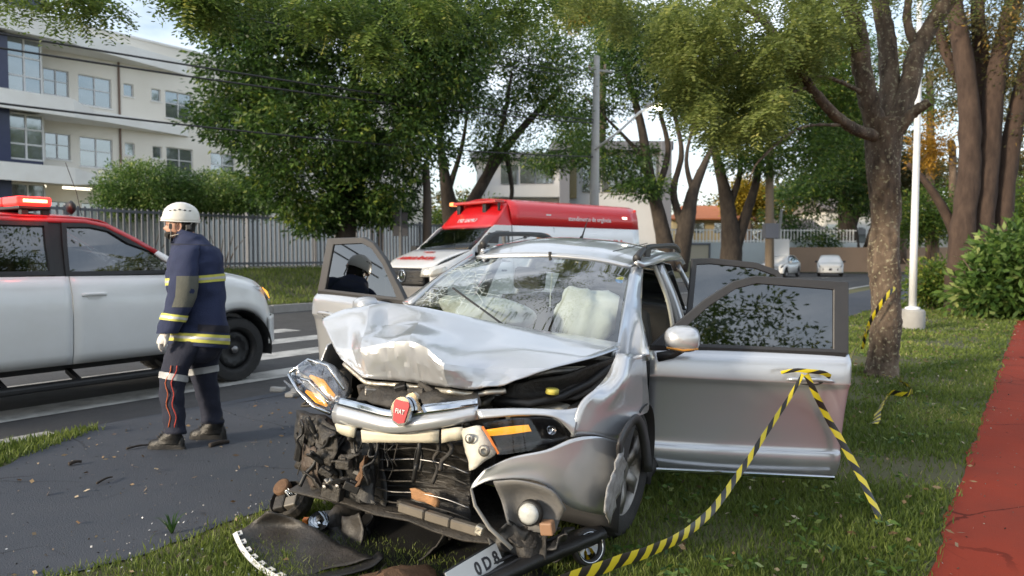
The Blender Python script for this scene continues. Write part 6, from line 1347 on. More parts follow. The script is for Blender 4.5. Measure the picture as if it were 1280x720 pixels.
# dense dark tree before the fence
b_ = at(430, 345, 24); t1 = tree('dense_tree', (b_.x, b_.y, .5), 'dense dark green tree before the fence, left of the ambulance', [([(430, 345, 24), (432, 300, 24), (436, 240, 24), (440, 170, 24), (445, 90, 24)], [.45, .34, .28, .2, .12]), ([(434, 270, 24), (400, 220, 23.5), (360, 170, 23)], [.16, .06]), ([(437, 240, 24), (480, 190, 24.5), (520, 130, 24.5)], [.16, .06]), ([(440, 200, 24), (400, 120, 24.5), (370, 50, 24.5)], [.14, .05])], bark_d, None)
crown([(430, 20, 24, 165, 70, 3.4), (335, 85, 24, 88, 62, 2.8), (520, 85, 24, 92, 72, 3.0), (300, 150, 24, 58, 40, 2.2), (395, 165, 23.5, 110, 72, 3.0), (500, 175, 24, 70, 70, 2.8), (375, 232, 23.5, 66, 40, 2.2), (445, 245, 24, 60, 42, 2.2), (560, 30, 24, 70, 55, 2.6), (400, 275, 24, 52, 22, 1.6), (300, 40, 24, 52, 40, 2), (485, 255, 24, 40, 30, 1.6)], 12500, 12, .21, .18, .072, lf_dark, t1, .45, .34)
# leaning tree with open crown behind the ambulance
b_ = at(578, 335, 30); t2 = tree('open_tree', (b_.x, b_.y, .7), 'open-crowned tree with a long leaning limb behind the ambulance cab', [([(578, 335, 30), (566, 280, 30), (556, 220, 30), (548, 160, 30)], [.50, .40, .22, .12]), ([(572, 290, 30), (600, 235, 30), (640, 175, 30.5), (700, 110, 31)], [.34, .1]), ([(600, 235, 30), (625, 170, 29.5), (640, 90, 29)], [.16, .05]), ([(560, 240, 30), (578, 180, 30), (588, 110, 30)], [.14, .04]), ([(632, 186, 30.4), (640, 240, 30.4), (630, 262, 30.4)], [.12, .06])], bark_d, None)
crown([(600, 120, 30, 55, 55, 2.2), (665, 115, 30.5, 60, 45, 2.2), (640, 50, 29.5, 70, 45, 2.4), (700, 165, 31, 48, 32, 1.8), (560, 120, 30, 40, 50, 1.8), (690, 60, 30, 60, 50, 2.2), (620, 185, 30, 45, 26, 1.6)], 4200, 10, .28, .18, .06, lf_mid, t2, .35, .46, gs=.7)
# many-stemmed tree right of the ambulance
b_ = at(838, 335, 41); t3 = tree('forked_tree', (b_.x, b_.y, .3), 'dark many-stemmed tree right of the ambulance, behind the open doors', [([(838, 338, 41), (826, 280, 41), (812, 220, 41), (800, 150, 41), (780, 80, 41)], [.55, .42, .30, .22, .12]), ([(848, 338, 41), (858, 280, 40.5), (868, 235, 40.5), (892, 180, 40.5)], [.50, .46, .3, .12]), ([(855, 290, 40.5), (842, 240, 41), (852, 190, 41), (840, 130, 41)], [.26, .1]), ([(818, 250, 41), (835, 190, 41.5), (825, 140, 41.5), (815, 90, 41.5)], [.22, .08]), ([(866, 240, 40.5), (858, 200, 40.5), (868, 150, 40.5)], [.18, .06]), ([(808, 200, 41), (770, 160, 41), (730, 120, 41)], [.14, .05])], bark_d, None)
crown([(745, 105, 41, 68, 48, 3.2), (805, 85, 41, 60, 46, 3), (760, 195, 40.5, 68, 30, 3), (720, 150, 41, 50, 36, 2.6), (835, 50, 41, 66, 46, 3), (870, 110, 41, 40, 40, 2.5), (780, 30, 41, 70, 34, 3), (800, 235, 40, 38, 14, 2), (690, 200, 41, 36, 18, 2)], 6400, 10, .34, .25, .085, lf_dark, t3, .3, .42, gs=.45)
# tree beside the brown pole
b_ = at(916, 338, 50); t4 = tree('spreading_tree', (b_.x, b_.y, .3), 'spreading tree with a V-shaped trunk beside the brown utility pole', [([(914, 342, 50), (913, 290, 50), (905, 235, 50), (888, 170, 50)], [.85, .62, .42, .2]), ([(918, 310, 50), (932, 270, 50), (948, 215, 50), (952, 150, 50)], [.5, .15]), ([(910, 262, 50), (925, 215, 50), (922, 160, 50)], [.3, .1])], bark_d, None)
crown([(905, 150, 50, 70, 42, 4), (960, 130, 50, 60, 48, 4), (990, 190, 50, 56, 36, 4), (890, 110, 50, 60, 40, 4), (1030, 150, 52, 60, 50, 4), (940, 200, 48, 56, 20, 3), (1010, 90, 52, 70, 50, 4), (1060, 100, 52, 50, 60, 4)], 6600, 10, .42, .29, .10, lf_mid, t4, .25, .34, gs=.35)
# dark trees at the end of the road
b_ = at(1066, 335, 66); t5 = tree('dark_tree', (b_.x, b_.y, .12), 'dark tree with a broad trunk behind the farther white car', [([(1064, 338, 66), (1063, 300, 66), (1058, 260, 66), (1040, 210, 66)], [.9, .7, .5, .3]), ([(1078, 338, 66), (1088, 300, 66), (1098, 270, 66)], [.55, .3]), ([(1063, 290, 66), (1076, 250, 66), (1085, 200, 66)], [.4, .15])], bark_d, None)
crown([(1035, 235, 66, 58, 46, 5), (1010, 285, 64, 32, 34, 3.5), (1085, 215, 66, 44, 52, 5), (985, 262, 64, 30, 32, 3), (1060, 170, 66, 50, 40, 5), (1110, 250, 68, 30, 36, 4), (1020, 312, 64, 26, 14, 2.5)], 4600, 10, .5, .38, .13, lf_dark, t5, .25, .34, gs=.3)
for (x, y, d, rx, ry, mt, lab, tx) in ((735, 8, 52, 48, 30, lf_sun_yel, 'tree top coloured a sunlit yellow above the street lamp', 752), (1195, 175, 46, 52, 46, lf_sun_or, 'tree coloured a sunlit orange in the distance between the right-hand trunks', 1190), (1050, 130, 72, 46, 70, lf_sun_yel, 'tree coloured a sunlit yellow showing through the branches of the near tree', 1052), (1130, 210, 58, 40, 50, lf_olive, 'olive tree in the distance behind the white lamp post', 1128), (1265, 190, 50, 46, 90, lf_olive, 'brown-green tree at the far right edge, in the distance', 1268), (935, 245, 75, 24, 24, lf_sun_yel, 'small tree coloured a sunlit yellow beside the orange roof', 935), (1240, 90, 42, 62, 88, lf_olive, 'tall olive-green tree behind the broad trunk cluster', 1246), (1160, 90, 48, 44, 74, lf_mid, 'dark green tree behind the white lamp post top', 1162), (1262, 262, 38, 44, 46, lf_mid, 'dark bushy tree behind the large-leaved bush', 1262), (1165, 268, 44, 42, 40, lf_mid, 'dark bushy tree low behind the white lamp post', 1168), (470, 262, 33, 38, 16, lf_shrub, 'light green tree just behind the fence, right of the dense tree', 475), (592, 268, 36, 46, 20, lf_mid, 'green tree behind the fence, over the ambulance bonnet', 590)):
    b_ = at(tx, 330, d); t_ = tree('distant_tree', (b_.x, b_.y, .1), lab, [([(tx, 330, d), (tx + 1, y + ry * .5, d), (tx - 2, y, d)], [.011 * d * .5, .004 * d])], bark_b, None, 'trees in the distance')
    crown([(x, y, d, rx, ry, rx * d / FPX * .8), (x - rx * .5, y + ry * .4, d, rx * .6, ry * .6, rx * d / FPX * .5), (x + rx * .5, y + ry * .35, d, rx * .6, ry * .6, rx * d / FPX * .5)], 800, 9, .0075 * d, .0058 * d, .002 * d, mt, t_, .2, .40, gs=14 / d)
# near tree on the lawn, tape round its trunk
D6 = 9.19; b_ = gnd(1103, 472); t6 = empty('near_tree', b_, (0, 0, 0), 'rough-barked tree on the lawn with caution tape round its trunk', 'tree', 'trees on the lawn')
def l6(pts, rad, nm='limb', k=12, n=20): limb(nm, [at(x, y, D6 + dz) - b_ for x, y, dz in pts], rad, bark_n, t6, .14, n, k, 0, .016)
tk6 = [(1103, 476, 0), (1104, 455, 0), (1107, 400, 0), (1105, 330, 0), (1107, 260, 0), (1104, 200, 0), (1106, 150, 0)]
l6(tk6, [.225, .182, .168, .175, .172, .19, .23], 'trunk', 26, 48)
l6([(1100, 178, 0), (1086, 125, -.1), (1077, 82, -.15), (1073, 40, -.2), (1060, 0, -.25), (1050, -60, -.3)], [.13, .085]); l6([(1106, 165, 0), (1112, 105, .1), (1108, 50, .2), (1100, 0, .25), (1092, -70, .3)], [.13, .085])
l6([(1112, 165, -.05), (1134, 115, -.05), (1147, 62, 0), (1172, 20, 0), (1205, -30, 0)], [.135, .08]); l6([(1118, 168, -.1), (1140, 142, -.22), (1162, 127, -.34)], [.085, .05], 'stub')
l6([(1098, 172, -.05), (1060, 157, -.4), (1022, 120, -.7), (988, 70, -.9), (950, 22, -1.1), (900, -8, -1.3)], [.075, .03]); l6([(1074, 62, -.15), (1045, 22, -.5), (1022, -15, -.8)], [.05, .03]); l6([(1076, 55, -.1), (1030, 42, .2), (985, 44, .5), (955, 40, .7)], [.03, .012]); l6([(1084, 118, -.1), (1030, 96, -.5), (984, 110, -.8)], [.028, .010])
l6([(1147, 62, 0), (1134, 25, .1), (1140, -30, .2)], [.06, .04]); l6([(1010, 108, -.75), (960, 130, -1.1), (925, 160, -1.3)], [.022, .008]); l6([(975, 55, -.95), (930, 60, -1.3), (890, 90, -1.5)], [.022, .008]); l6([(950, 25, -1.1), (900, 40, -1.4), (860, 60, -1.6)], [.02, .008]); l6([(1060, 156, -.4), (1000, 160, -.8), (950, 200, -1.1), (935, 230, -1.2)], [.022, .007])
def pinnate(centres, nfr, mat_, parent, Lf=.30, nl=9, leaf=.045, wl=.016, loc=(0, 0, 0), name='crown'):
    """feather-like leaves: leaflets in pairs along drooping stalks"""
    P_, D_, Rn = [], [], []
    for c, r in centres:
        k = max(1, int(nfr * 1.0)); u = rng.normal(size=(k, 3)); u /= np.linalg.norm(u, axis=1, keepdims=True); p0 = np.array(c) + u * (rng.random(k) ** .4)[:, None] * np.array(r)
        h = rng.normal(size=(k, 3)); h[:, 2] = -np.abs(h[:, 2]) * .7 - .25; h /= np.linalg.norm(h, axis=1, keepdims=True); sd = np.cross(h, (0, 0, 1.0)); sd /= np.linalg.norm(sd, axis=1, keepdims=True) + 1e-6
        tone = rng.normal(.5, .18, k)
        for i in range(nl):
            t = (i + .6) / nl; q = p0 + h * (Lf * t) + np.array((0, 0, -.06)) * t * t
            for s in (-1, 1):
                dd = sd * s + h * .45 + rng.normal(size=h.shape) * .14; P_.append(q + sd * s * leaf * .5); D_.append(dd); Rn.append(np.clip(tone + rng.normal(0, .1, k), 0, 1))
    P_ = np.concatenate(P_); D_ = np.concatenate(D_); Rn = np.concatenate(Rn)
    return leaves(name, P_, D_, leaf * rng.uniform(.8, 1.2, len(P_)), wl, mat_, parent, Rn, loc)
def bw_(l): return [(at(x, y, d), (rx * d / FPX, rz, ry * d / FPX)) for x, y, d, rx, ry, rz in l]
pb = []
random.seed(21)
for x, y, r_ in ((920, 30, 60), (870, 30, 50), (960, 70, 44), (900, 80, 50), (850, 70, 34), (930, 115, 40), (885, 125, 36), (985, 40, 40), (830, 20, 44), (780, 5, 44), (720, -2, 44), (860, 105, 26), (965, 120, 26), (915, 155, 22), (945, 150, 20), (1000, 70, 34), (1035, 30, 40), (1000, 10, 44), (930, -10, 60)):
    for q in range(3): pb.append((x + random.uniform(-.5, .5) * r_, y + random.uniform(-.35, .35) * r_, 8.0 + random.uniform(-.9, .9), r_ * random.uniform(.4, .7), r_ * random.uniform(.25, .5), .5))
pinnate(bw_(pb), 64, lf_pale, t6, .30, 9, .050, .020, b_)
pinnate(bw_([(1040, -10, 8.6, 70, 30, .8), (1120, -40, 9, 80, 40, 1), (1200, -30, 9, 70, 40, 1), (1000, -30, 8.4, 90, 30, .9)]), 150, lf_pale, t6, .30, 9, .05, .018, b_)
# tree on the verge beside the camera whose branches hang into the top of the picture
t8b = V((-4.6, -.6, 0)); t8 = empty('overhanging_tree', t8b, (0, 0, 0), 'tree beside the camera whose leafy twigs hang into the top of the picture', 'tree', 'trees on the lawn')
limb('trunk', [V((0, 0, -.1)), V((.1, .1, 1.5)), V((.05, .3, 3.2)), V((.3, .6, 4.8))], [.3, .2], bark_n, t8, .12, 16); 
for pts in ([(.2, .5, 4.2), (1.6, 2.6, 5.2), (2.6, 5.0, 5.1), (3.1, 6.6, 4.6)], [(.3, .6, 4.6), (2.6, 2.0, 5.9), (4.3, 4.2, 6.0), (5.0, 6.2, 5.3)], [(.1, .4, 3.9), (-.6, 3.0, 5.0), (-.9, 5.5, 5.3), (-.4, 7.2, 4.9)], [(.3, .6, 4.7), (2.0, -1.0, 6.4), (3.4, -2.4, 7.2)], [(.3, .6, 4.7), (-1.6, -.6, 6.4), (-2.8, -1.6, 7.2)], [(.3, .6, 4.7), (1.2, 1.2, 6.8), (2.4, 2.0, 8.0)], [(2.0, 3.4, 5.6), (2.8, 6.4, 6.6), (3.4, 9.6, 7.8)], [(3.6, 3.4, 6.0), (5.0, 6.6, 7.2), (5.6, 9.6, 8.2)]): limb('limb', [V(p) for p in pts], [.11, .02], bark_n, t8, .12, 9)
pinnate(bw_([(40, -6, 6.6, 60, 12, .6), (110, -8, 6.6, 26, 16, .5), (250, 0, 6.2, 26, 12, .3), (240, -20, 6.2, 40, 20, .4), (430, 4, 6.4, 46, 22, .5), (470, 48, 6.4, 18, 22, .3), (400, 16, 6.3, 30, 16, .4), (330, -14, 6.3, 60, 18, .5), (560, -14, 6.5, 90, 20, .6), (650, 0, 6.5, 40, 20, .5), (540, 10, 6.4, 40, 18, .4)]), 110, leaf_mat('leaf_hanging', (.06, .11, .022), (.17, .25, .05), (.40, .42, .10), .5), t8, .26, 9, .05, .019, t8b)
crown([((t8b.x + x, t8b.y + y, z), (rx, rx, rz)) for x, y, z, rx, rz in ((1.5, 1.5, 7.2, 2.2, .9), (3.2, 2.8, 6.9, 2.0, .8), (-1.5, 1.5, 7.0, 2.2, 1), (3.0, -1.8, 8.0, 2.2, 1), (-2.2, -1.5, 7.8, 2.2, 1), (.8, .5, 8.8, 2.6, 1), (4.6, 5.2, 6.6, 1.3, .6), (2.4, 5.2, 6.3, 1.2, .5), (2.6, 8.2, 7.0, 1.6, .6), (4.6, 8.8, 7.3, 1.7, .6), (1.0, 8.0, 7.2, 1.4, .6), (6.0, 7.6, 7.6, 1.5, .6), (3.6, 10.8, 8.2, 1.6, .6), (5.6, 10.6, 8.6, 1.6, .6))], 3900, 10, .22, .10, .042, lf_mid, t8, .3, .45, world=True, name='crown')
# big blurred tree beside the cycle path
D7 = 19.6; b_ = gnd(1212, 391); t7 = empty('broad_tree', b_, (0, 0, 0), 'broad many-trunked brown tree beside the cycle path at the right edge', 'tree', 'trees on the lawn')
for i, (pts, rad) in enumerate((([(1198, 394), (1202, 300), (1212, 200), (1208, 100), (1192, 0), (1175, -90)], [.36, .17]), ([(1220, 394), (1226, 300), (1236, 190), (1246, 90), (1268, 0), (1290, -90)], [.36, .17]), ([(1236, 390), (1250, 300), (1262, 190), (1290, 60), (1320, -40)], [.33, .17]), ([(1200, 310), (1180, 262), (1155, 225), (1135, 205)], [.16, .06]), ([(1212, 180), (1228, 100), (1222, 10), (1235, -60)], [.24, .14]), ([(1207, 110), (1180, 60), (1168, 0)], [.16, .1]))): limb('trunk' if i < 3 else 'limb', [at(x, y, D7 + .12 * i) - b_ for x, y in pts], rad, bark_mat('bark_red', (.036, .022, .016), (.080, .052, .038)), t7, .16, 14)
crown([(1230, 10, D7, 70, 50, 2.2), (1180, 60, 21, 42, 50, 1.8), (1268, 70, D7, 40, 50, 2), (1160, 130, 21, 26, 40, 1.4), (1250, -40, D7, 90, 40, 2.6), (1275, 160, 20, 24, 40, 1.4), (1215, 130, 22, 30, 36, 1.5)], 2300, 9, .22, .13, .05, lf_olive, t7, .3, .5)
# shrubs
for nm, lab, bl, ncl, L_, mt in (('round_shrub', 'rounded clipped shrub behind the fence, nearer the police-side building corner', [(182, 232, 29, 56, 30, 1.7), (160, 250, 29, 38, 24, 1.4), (210, 250, 29, 40, 24, 1.4)], 2400, .12, lf_shrub), ('round_shrub', 'rounded clipped shrub behind the fence, half behind the dense tree', [(276, 242, 30, 56, 28, 1.7), (250, 252, 30, 36, 22, 1.4), (310, 252, 30, 36, 22, 1.4)], 2300, .12, lf_shrub), ('leafy_bush', 'large-leaved green bush at the right edge beside the cycle path', [(1255, 345, 17.5, 38, 46, .9), (1272, 310, 17.5, 34, 30, .8), (1222, 370, 17.6, 26, 22, .6), (1285, 375, 17.3, 40, 26, .8)], 620, .24, lf_shrub), ('leafy_bush', 'low green bush between the white lamp post and the broad tree', [(1172, 352, 20.5, 24, 24, .7), (1160, 366, 20.5, 18, 14, .5), (1186, 362, 20.5, 18, 18, .5)], 420, .15, lf_mid)):
    if 'police' in lab: lab = 'rounded clipped shrub behind the fence, just above the rescuer in the helmet'
    c_ = at(bl[0][0], bl[0][1] + 40, bl[0][2]); s_ = empty(nm, (c_.x, c_.y, .9 if nm == 'round_shrub' else 0), (0, 0, 0), lab, 'shrub', 'shrubs')
    for k in range(5): limb('stem', [V((.1 * k - .2, 0, -.1)), V((.25 * k - .5, .1 * (k % 2), .7)), V((.5 * k - 1, .15 * (k % 3), 1.4))], [.04, .012], bark_b, s_, .1, 6, 4)
    crown(bl, ncl, 10, .13 if nm == 'round_shrub' else .2, L_, L_ * .42, mt, s_, .1, 0, shell=.3, flat=.9, name='foliage')
# far wood closing the view
tlw = crown([(x, y, 120, 90, 30, 9) for x, y in ((120, 300), (300, 300), (480, 300), (650, 296), (820, 298), (980, 290), (1120, 275), (1260, 270), (1400, 270), (1180, 230), (1290, 220), (640, 262), (760, 258), (1020, 240), (1100, 220), (560, 270), (960, 262))], 6200, 9, 1.1, .8, .32, lf_olive, None, .2, 0, name='far_wood', loc=(0, 0, 0)); props(tlw, 'far belt of trees closing the horizon', 'wood', None, 'stuff')
# trees on the other side of the cycle path, behind the camera, that the glass mirrors
for k, (x, y, s_) in enumerate(((-4.5, -12.5, 1.0), (4.5, -13, 1.15), (10.5, -6, 1.05), (-19, 3.5, 1.1))):
    t_ = empty('street_tree', (x, y, 0), (0, 0, 0), ('tree behind the camera mirrored in the rescue pickup windows', 'tree behind the camera mirrored in the windscreen', 'tree across the cycle path mirrored in the open doors', 'tree beside the road mirrored in the pickup side')[k], 'tree', 'trees behind the camera')
    limb('trunk', [V((0, 0, 0)), V((.1, .1, 2)), V((-.1, .2, 4)), V((.1, .1, 6 * s_))], [.3, .12], bark_b, t_, .12, 12)
    for q in range(5): a_ = q * 1.26 + k; limb('limb', [V((0, .1, 3.2 + .3 * q)), V((1.3 * math.cos(a_), 1.3 * math.sin(a_), 4.6 + .3 * q)), V((2.6 * math.cos(a_), 2.6 * math.sin(a_), 5.8 + .3 * q))], [.12, .03], bark_b, t_, .1, 8, 4)
    crown([((x + 2.2 * math.cos(q * 1.05), y + 2.2 * math.sin(q * 1.05), 6.4 + .5 * (q % 3)), (2.0, 2.0, 1.5)) for q in range(6)] + [((x, y, 8.4), (2.6, 2.6, 1.6))], 1300, 9, .3, .2, .08, lf_mid, t_, .3, .45, world=True)
# ------------------------------------------------------------------ wreckage on the ground in front of the car
def thing(name, label, cat, loc, group=None): return empty(name, loc, (0, 0, 0), label, cat, group)
def G(x, y, z=0.0): return gnd(x, y, z)
# torn wheel-arch liner with its white notched rim
o_ = G(390, 690, .02); ln = thing('torn_liner', 'black torn wheel-arch liner with white notched rim lying on the grass', 'car part', o_)
def g_(x, y, z): return G(x, y, z) - o_
liner_m = M('liner_plastic', (.020, .019, .018), .5, c2=(.060, .050, .042), sc_=7, bump=.3, bsc=50)
rim_ = [(291, 668, .05), (298, 684, .035), (308, 698, .025), (322, 711, .02), (340, 722, .02), (360, 730, .02)]
rows = [[g_(*p) for p in rim_], [g_(306, 660, .075), g_(318, 676, .04), g_(330, 690, .03), g_(346, 702, .03), g_(364, 712, .03), g_(384, 720, .03)], [g_(322, 648, .13), g_(346, 660, .07), g_(366, 674, .05), g_(386, 688, .05), g_(406, 698, .05), g_(424, 708, .05)], [g_(334, 640, .17), g_(372, 650, .12), g_(396, 662, .09), g_(420, 676, .08), g_(444, 688, .08), g_(468, 698, .08)]]
lo_ = patch('liner_shell', rows, liner_m, ln, 4, 4, .006, bump=.012, bs=9)
white_rim = M('rim_white', (.72, .70, .66), .6)
rm = cr([g_(x, y, z + .006) for x, y, z in rim_], 6); solid(MB().grid([[p for p in rm], [p + (rows[1][0] - rows[0][0]).normalized() * .022 + V((0, 0, .003)) for p in rm]]).build('notched_rim', white_rim, ln), .005, 0)
for k in range(1, len(rm) - 1, 4):
    p = rm[k]; d = (rm[k + 1] - rm[k - 1]).normalized(); n = (rows[1][2] - rows[0][2]).normalized()
    tb = MB()
    for q0, q1, q2, q3 in ((-.022, .022, .036, .046), (-.022, -.012, .018, .037), (.012, .022, .018, .037)): tb.add([p + d * a + n * b + V((0, 0, z)) for z in (.004, .010) for a, b in ((q0, q2), (q1, q2), (q1, q3), (q0, q3))], [(0, 1, 2, 3), (4, 5, 6, 7), (0, 1, 5, 4), (1, 2, 6, 5), (2, 3, 7, 6), (3, 0, 4, 7)])
    tb.build('rim_tab', white_rim, ln)
# fog lamp unit torn off, round and black
o_ = G(362, 650, 0); fl = thing('fog_lamp_unit', 'round black fog lamp unit torn off, standing at the edge of the slate path', 'car part', o_)
fmx = Matrix.Translation((.0, -.0, .115)) @ Matrix.Rotation(R(38), 4, 'X') @ Matrix.Rotation(R(-22), 4, 'Y')
MB().lathe([(.125, -.06), (.130, -.02), (.118, .02), (.104, .035), (.098, .01), (.085, -.03)], 16, fmx).build('housing', grime, fl)
MB().lathe([(.0, -.10), (.085, -.08), (.125, -.06)], 16, fmx).build('housing_back', black, fl)
bevel(MB().box(-.07, .0, -.07, .02, -.02, .045, fmx).build('lamp_socket', grime, fl), .01); bevel(MB().box(.01, .085, -.075, -.01, -.02, .05, fmx).build('lamp_socket', M('socket_grey', (.16, .145, .12), .5, c2=(.07, .06, .05), sc_=14), fl), .008)
MB().lathe([(.048, .02), (.052, .06), (.04, .066), (0, .062)], 16, fmx @ Matrix.Translation((-.035, .065, 0))).build('round_cap', rusty, fl, True)
for k in range(8):
    random.seed(k + 60); a = random.uniform(-.02, .05); MB().tube([fmx @ V((a, .01 + .004 * k, .03)), fmx @ V((a + random.uniform(-.03, .03), .02 + .004 * k, .06)), fmx @ V((a + .03, .004 * k - .01, .035))], .0028, 5).build('wire', chrome if k % 2 else white_plain, fl, True)
MB().tube([fmx @ V((.12 * math.cos(a), .12 * math.sin(a), -.04)) for a in np.linspace(-.6, 1.9, 14)], .009, 6).build('rim_strip', grey_trim, fl, True)
MB().bar(V((-.08, .02, .0)), V((-.04, .0, .10)), .02).build('support', black, fl)
# second lamp lying behind, with orange marker
o_ = G(402, 668, 0); l2 = thing('broken_lamp', 'broken lamp with orange marker and dark plate lying under the bumper', 'car part', o_)
MB().lathe([(0, 0), (.03, .01), (.05, .04), (.055, .07)], 16, Matrix.Translation((0, 0, .05)) @ Matrix.Rotation(R(50), 4, 'X')).build('reflector', chrome, l2, True); bevel(MB().box(-.10, -.07, -.02, .02, .03, .09).build('marker', M('marker_orange', (.70, .20, .04), .4), l2), .005)
patch('dark_plate', [[V((-.07, -.05, .015)), V((.05, -.06, .02)), V((.20, -.05, .02))], [V((.0, .02, .07)), V((.09, .03, .09)), V((.22, .04, .05))], [V((.06, .08, .14)), V((.13, .10, .15)), V((.24, .12, .08))]], liner_m, l2, 3, 3, .006, bump=.008, bs=20)
# long green-black plastic strip and brown crushed panel near the camera
o_ = G(430, 712, 0); s1 = thing('plastic_strip', 'long thin black plastic strip lying in the grass under the bumper', 'car part', o_)
patch('strip', [[G(360, 722, .03) - o_, G(410, 716, .03) - o_, G(452, 706, .04) - o_, G(474, 690, .06) - o_], [G(372, 727, .03) - o_, G(420, 722, .05) - o_, G(462, 711, .06) - o_, G(480, 697, .09) - o_]], black, s1, 3, 5, .008, bump=.006)
o_ = G(492, 716, 0); s2 = thing('crushed_panel', 'crushed brown panel lying on the ground below the radiator', 'car part', o_)
sharp(patch('panel', [[G(440, 724, .03) - o_, G(470, 716, .05) - o_, G(500, 708, .05) - o_, G(536, 706, .05) - o_], [G(436, 736, .05) - o_, G(466, 728, .10) - o_, G(500, 718, .12) - o_, G(544, 716, .06) - o_], [G(430, 752, .04) - o_, G(470, 745, .06) - o_, G(510, 740, .06) - o_, G(550, 735, .04) - o_]], rusty, s2, 4, 4, .006, bump=.02, bs=14), 22)
MB().tube([G(466, 726, .10) - o_, G(476, 712, .08) - o_, G(483, 704, .06) - o_], .003, 5).build('bent_rod', steel, s2)
# lower bumper torn away, number plate still on it
o_ = G(620, 728, 0); fb = thing('fallen_bumper', 'torn-off black lower bumper with a number plate, lying across the foreground', 'bumper', o_)
def fbp(x, y, z): return G(x, y, z) - o_
patch('bumper_bar', [[fbp(536, 752, .10), fbp(590, 722, .12), fbp(650, 692, .13), fbp(715, 668, .13), fbp(748, 655, .14)], [fbp(548, 762, .13), fbp(602, 734, .16), fbp(660, 704, .17), fbp(722, 680, .17), fbp(756, 665, .17)], [fbp(552, 768, .09), fbp(606, 740, .11), fbp(665, 710, .12), fbp(726, 686, .12), fbp(758, 671, .13)]], black, fb, 4, 5, .012, bump=.006, bs=10)
for y_ in (0, 9, 18): MB().tube([fbp(530 + y_, 744 + y_ * .6, .15), fbp(580 + y_, 713 + y_ * .6, .17), fbp(640 + y_, 684 + y_ * .6, .17), fbp(700 + y_, 660 + y_ * .6, .16)], .007, 6).build('grille_strip', grey_trim if y_ else alloy, fb, True)
pc = fbp(598, 711, .185); px_ = (fbp(632, 690, .185) - fbp(566, 731, .185)).normalized(); pm = frame(pc, px_, V((-.3, .5, .9)))
bevel(MB().box(-.20, .17, -.055, .055, 0, .004, pm).build('number_plate', M('plate_white', (.62, .62, .60), .45, c2=(.5, .5, .48), sc_=6), fb), .002, 1)
MB().box(-.20, .17, -.062, .062, -.004, .0005, pm).build('plate_frame', black, fb)
text('plate_number', '0 D 8', .075, pm @ Matrix.Translation((.06, 0, .006)), M('plate_ink', (.03, .03, .035), .5), fb, .001, bold=.002)
MB().tube([fbp(612 + 26 * math.cos(a) * .0, 690, .2) for a in (0, 1)], .004, 4)
# round lamp ring hanging beside the wheel
o_ = G(737, 712, 0); rg = thing('lamp_ring', 'oval lamp ring fallen between the bumper and the front wheel', 'car part', o_)
rgm = Matrix.Translation((0, 0, .11)) @ Matrix.Rotation(R(76), 4, 'X') @ Matrix.Rotation(R(28), 4, 'Y')
MB().lathe([(.060, .0), (.085, .01), (.09, -.03), (.062, -.03)], 24, rgm, True).build('ring', grey_trim, rg, True); MB().lathe([(.066, .006), (.071, .013), (.076, .008), (.071, .002)], 24, rgm, True).build('bright_edge', chrome, rg, True); MB().lathe([(.0, -.03), (.06, -.015)], 20, rgm).build('lens', dark_glass, rg, True)
for k, (x, y, sz, nm, mt, lab) in enumerate(((700, 694, .13, 'broken_plastic', black, 'curved black plastic scrap beside the front wheel'), (664, 690, .12, 'broken_plastic', grime, 'greasy black scrap below the fog lamp'), (476, 660, .16, 'broken_plastic', black, 'dark plastic plate lying in the shade below the radiator'), (545, 690, .14, 'broken_plastic', grime, 'dark scrap in the shadow under the engine'), (440, 672, .15, 'broken_plastic', liner_m, 'black scrap of liner beside the broken lamp'))):
    p = G(x, y, .04); e = thing(nm, lab, 'car part', (p.x, p.y, 0)); shard(V((0, 0, .05)), sz * 1.3, mt, 'scrap', 500 + k, e, (1, 1, .6))
# lumps of torn kerb rubble, sticks and leaves on the path
for k, (p0, p1, r_, lab) in enumerate((((262, 557), (286, 552), .020, 'short dark branch lying on the path behind the boot'), ((158, 561), (186, 556), .009, 'thin twig on the path just in front of the boot'), ((121, 604), (140, 596), .008, 'small twig alone on the slate path'), ((86, 580), (102, 577), .014, 'short dark twig at the edge of the grass patch'))):
    a, b = G(*p0, .02), G(*p1, .02); e = thing('twig', lab, 'twig', a, 'twigs on the path'); limb('stick', [V((0, 0, 0)), (b - a) * .5 + V((0, .01, .006)), b - a], [r_, r_ * .7], bark_d, e, .25, 7, 4)
n = 520; lx = rng.uniform(-6, 3.0, n); pos = []; 
for _ in range(n):
    a, p = rng.uniform(-1, 13), rng.uniform(3.8, 6.6); pos.append(W(a, p, .016))
for _ in range(1300):
    a, p = rng.uniform(1, 22), rng.uniform(.3, 3.7); pos.append(W(a, p, .03 + rng.uniform(0, .02)))
pos = np.array(pos); dr = rng.normal(size=pos.shape); dr[:, 2] *= .15
lt = leaves('leaf_litter', pos, dr, rng.uniform(.02, .065, len(pos)), rng.uniform(.01, .03, len(pos)), leaf_mat('dead_leaf', (.12, .075, .04), (.28, .20, .11), (.46, .40, .30), .1), None, rng.random(len(pos))); props(lt, 'fallen dead leaves scattered over path and lawn', 'leaves', None, 'stuff')
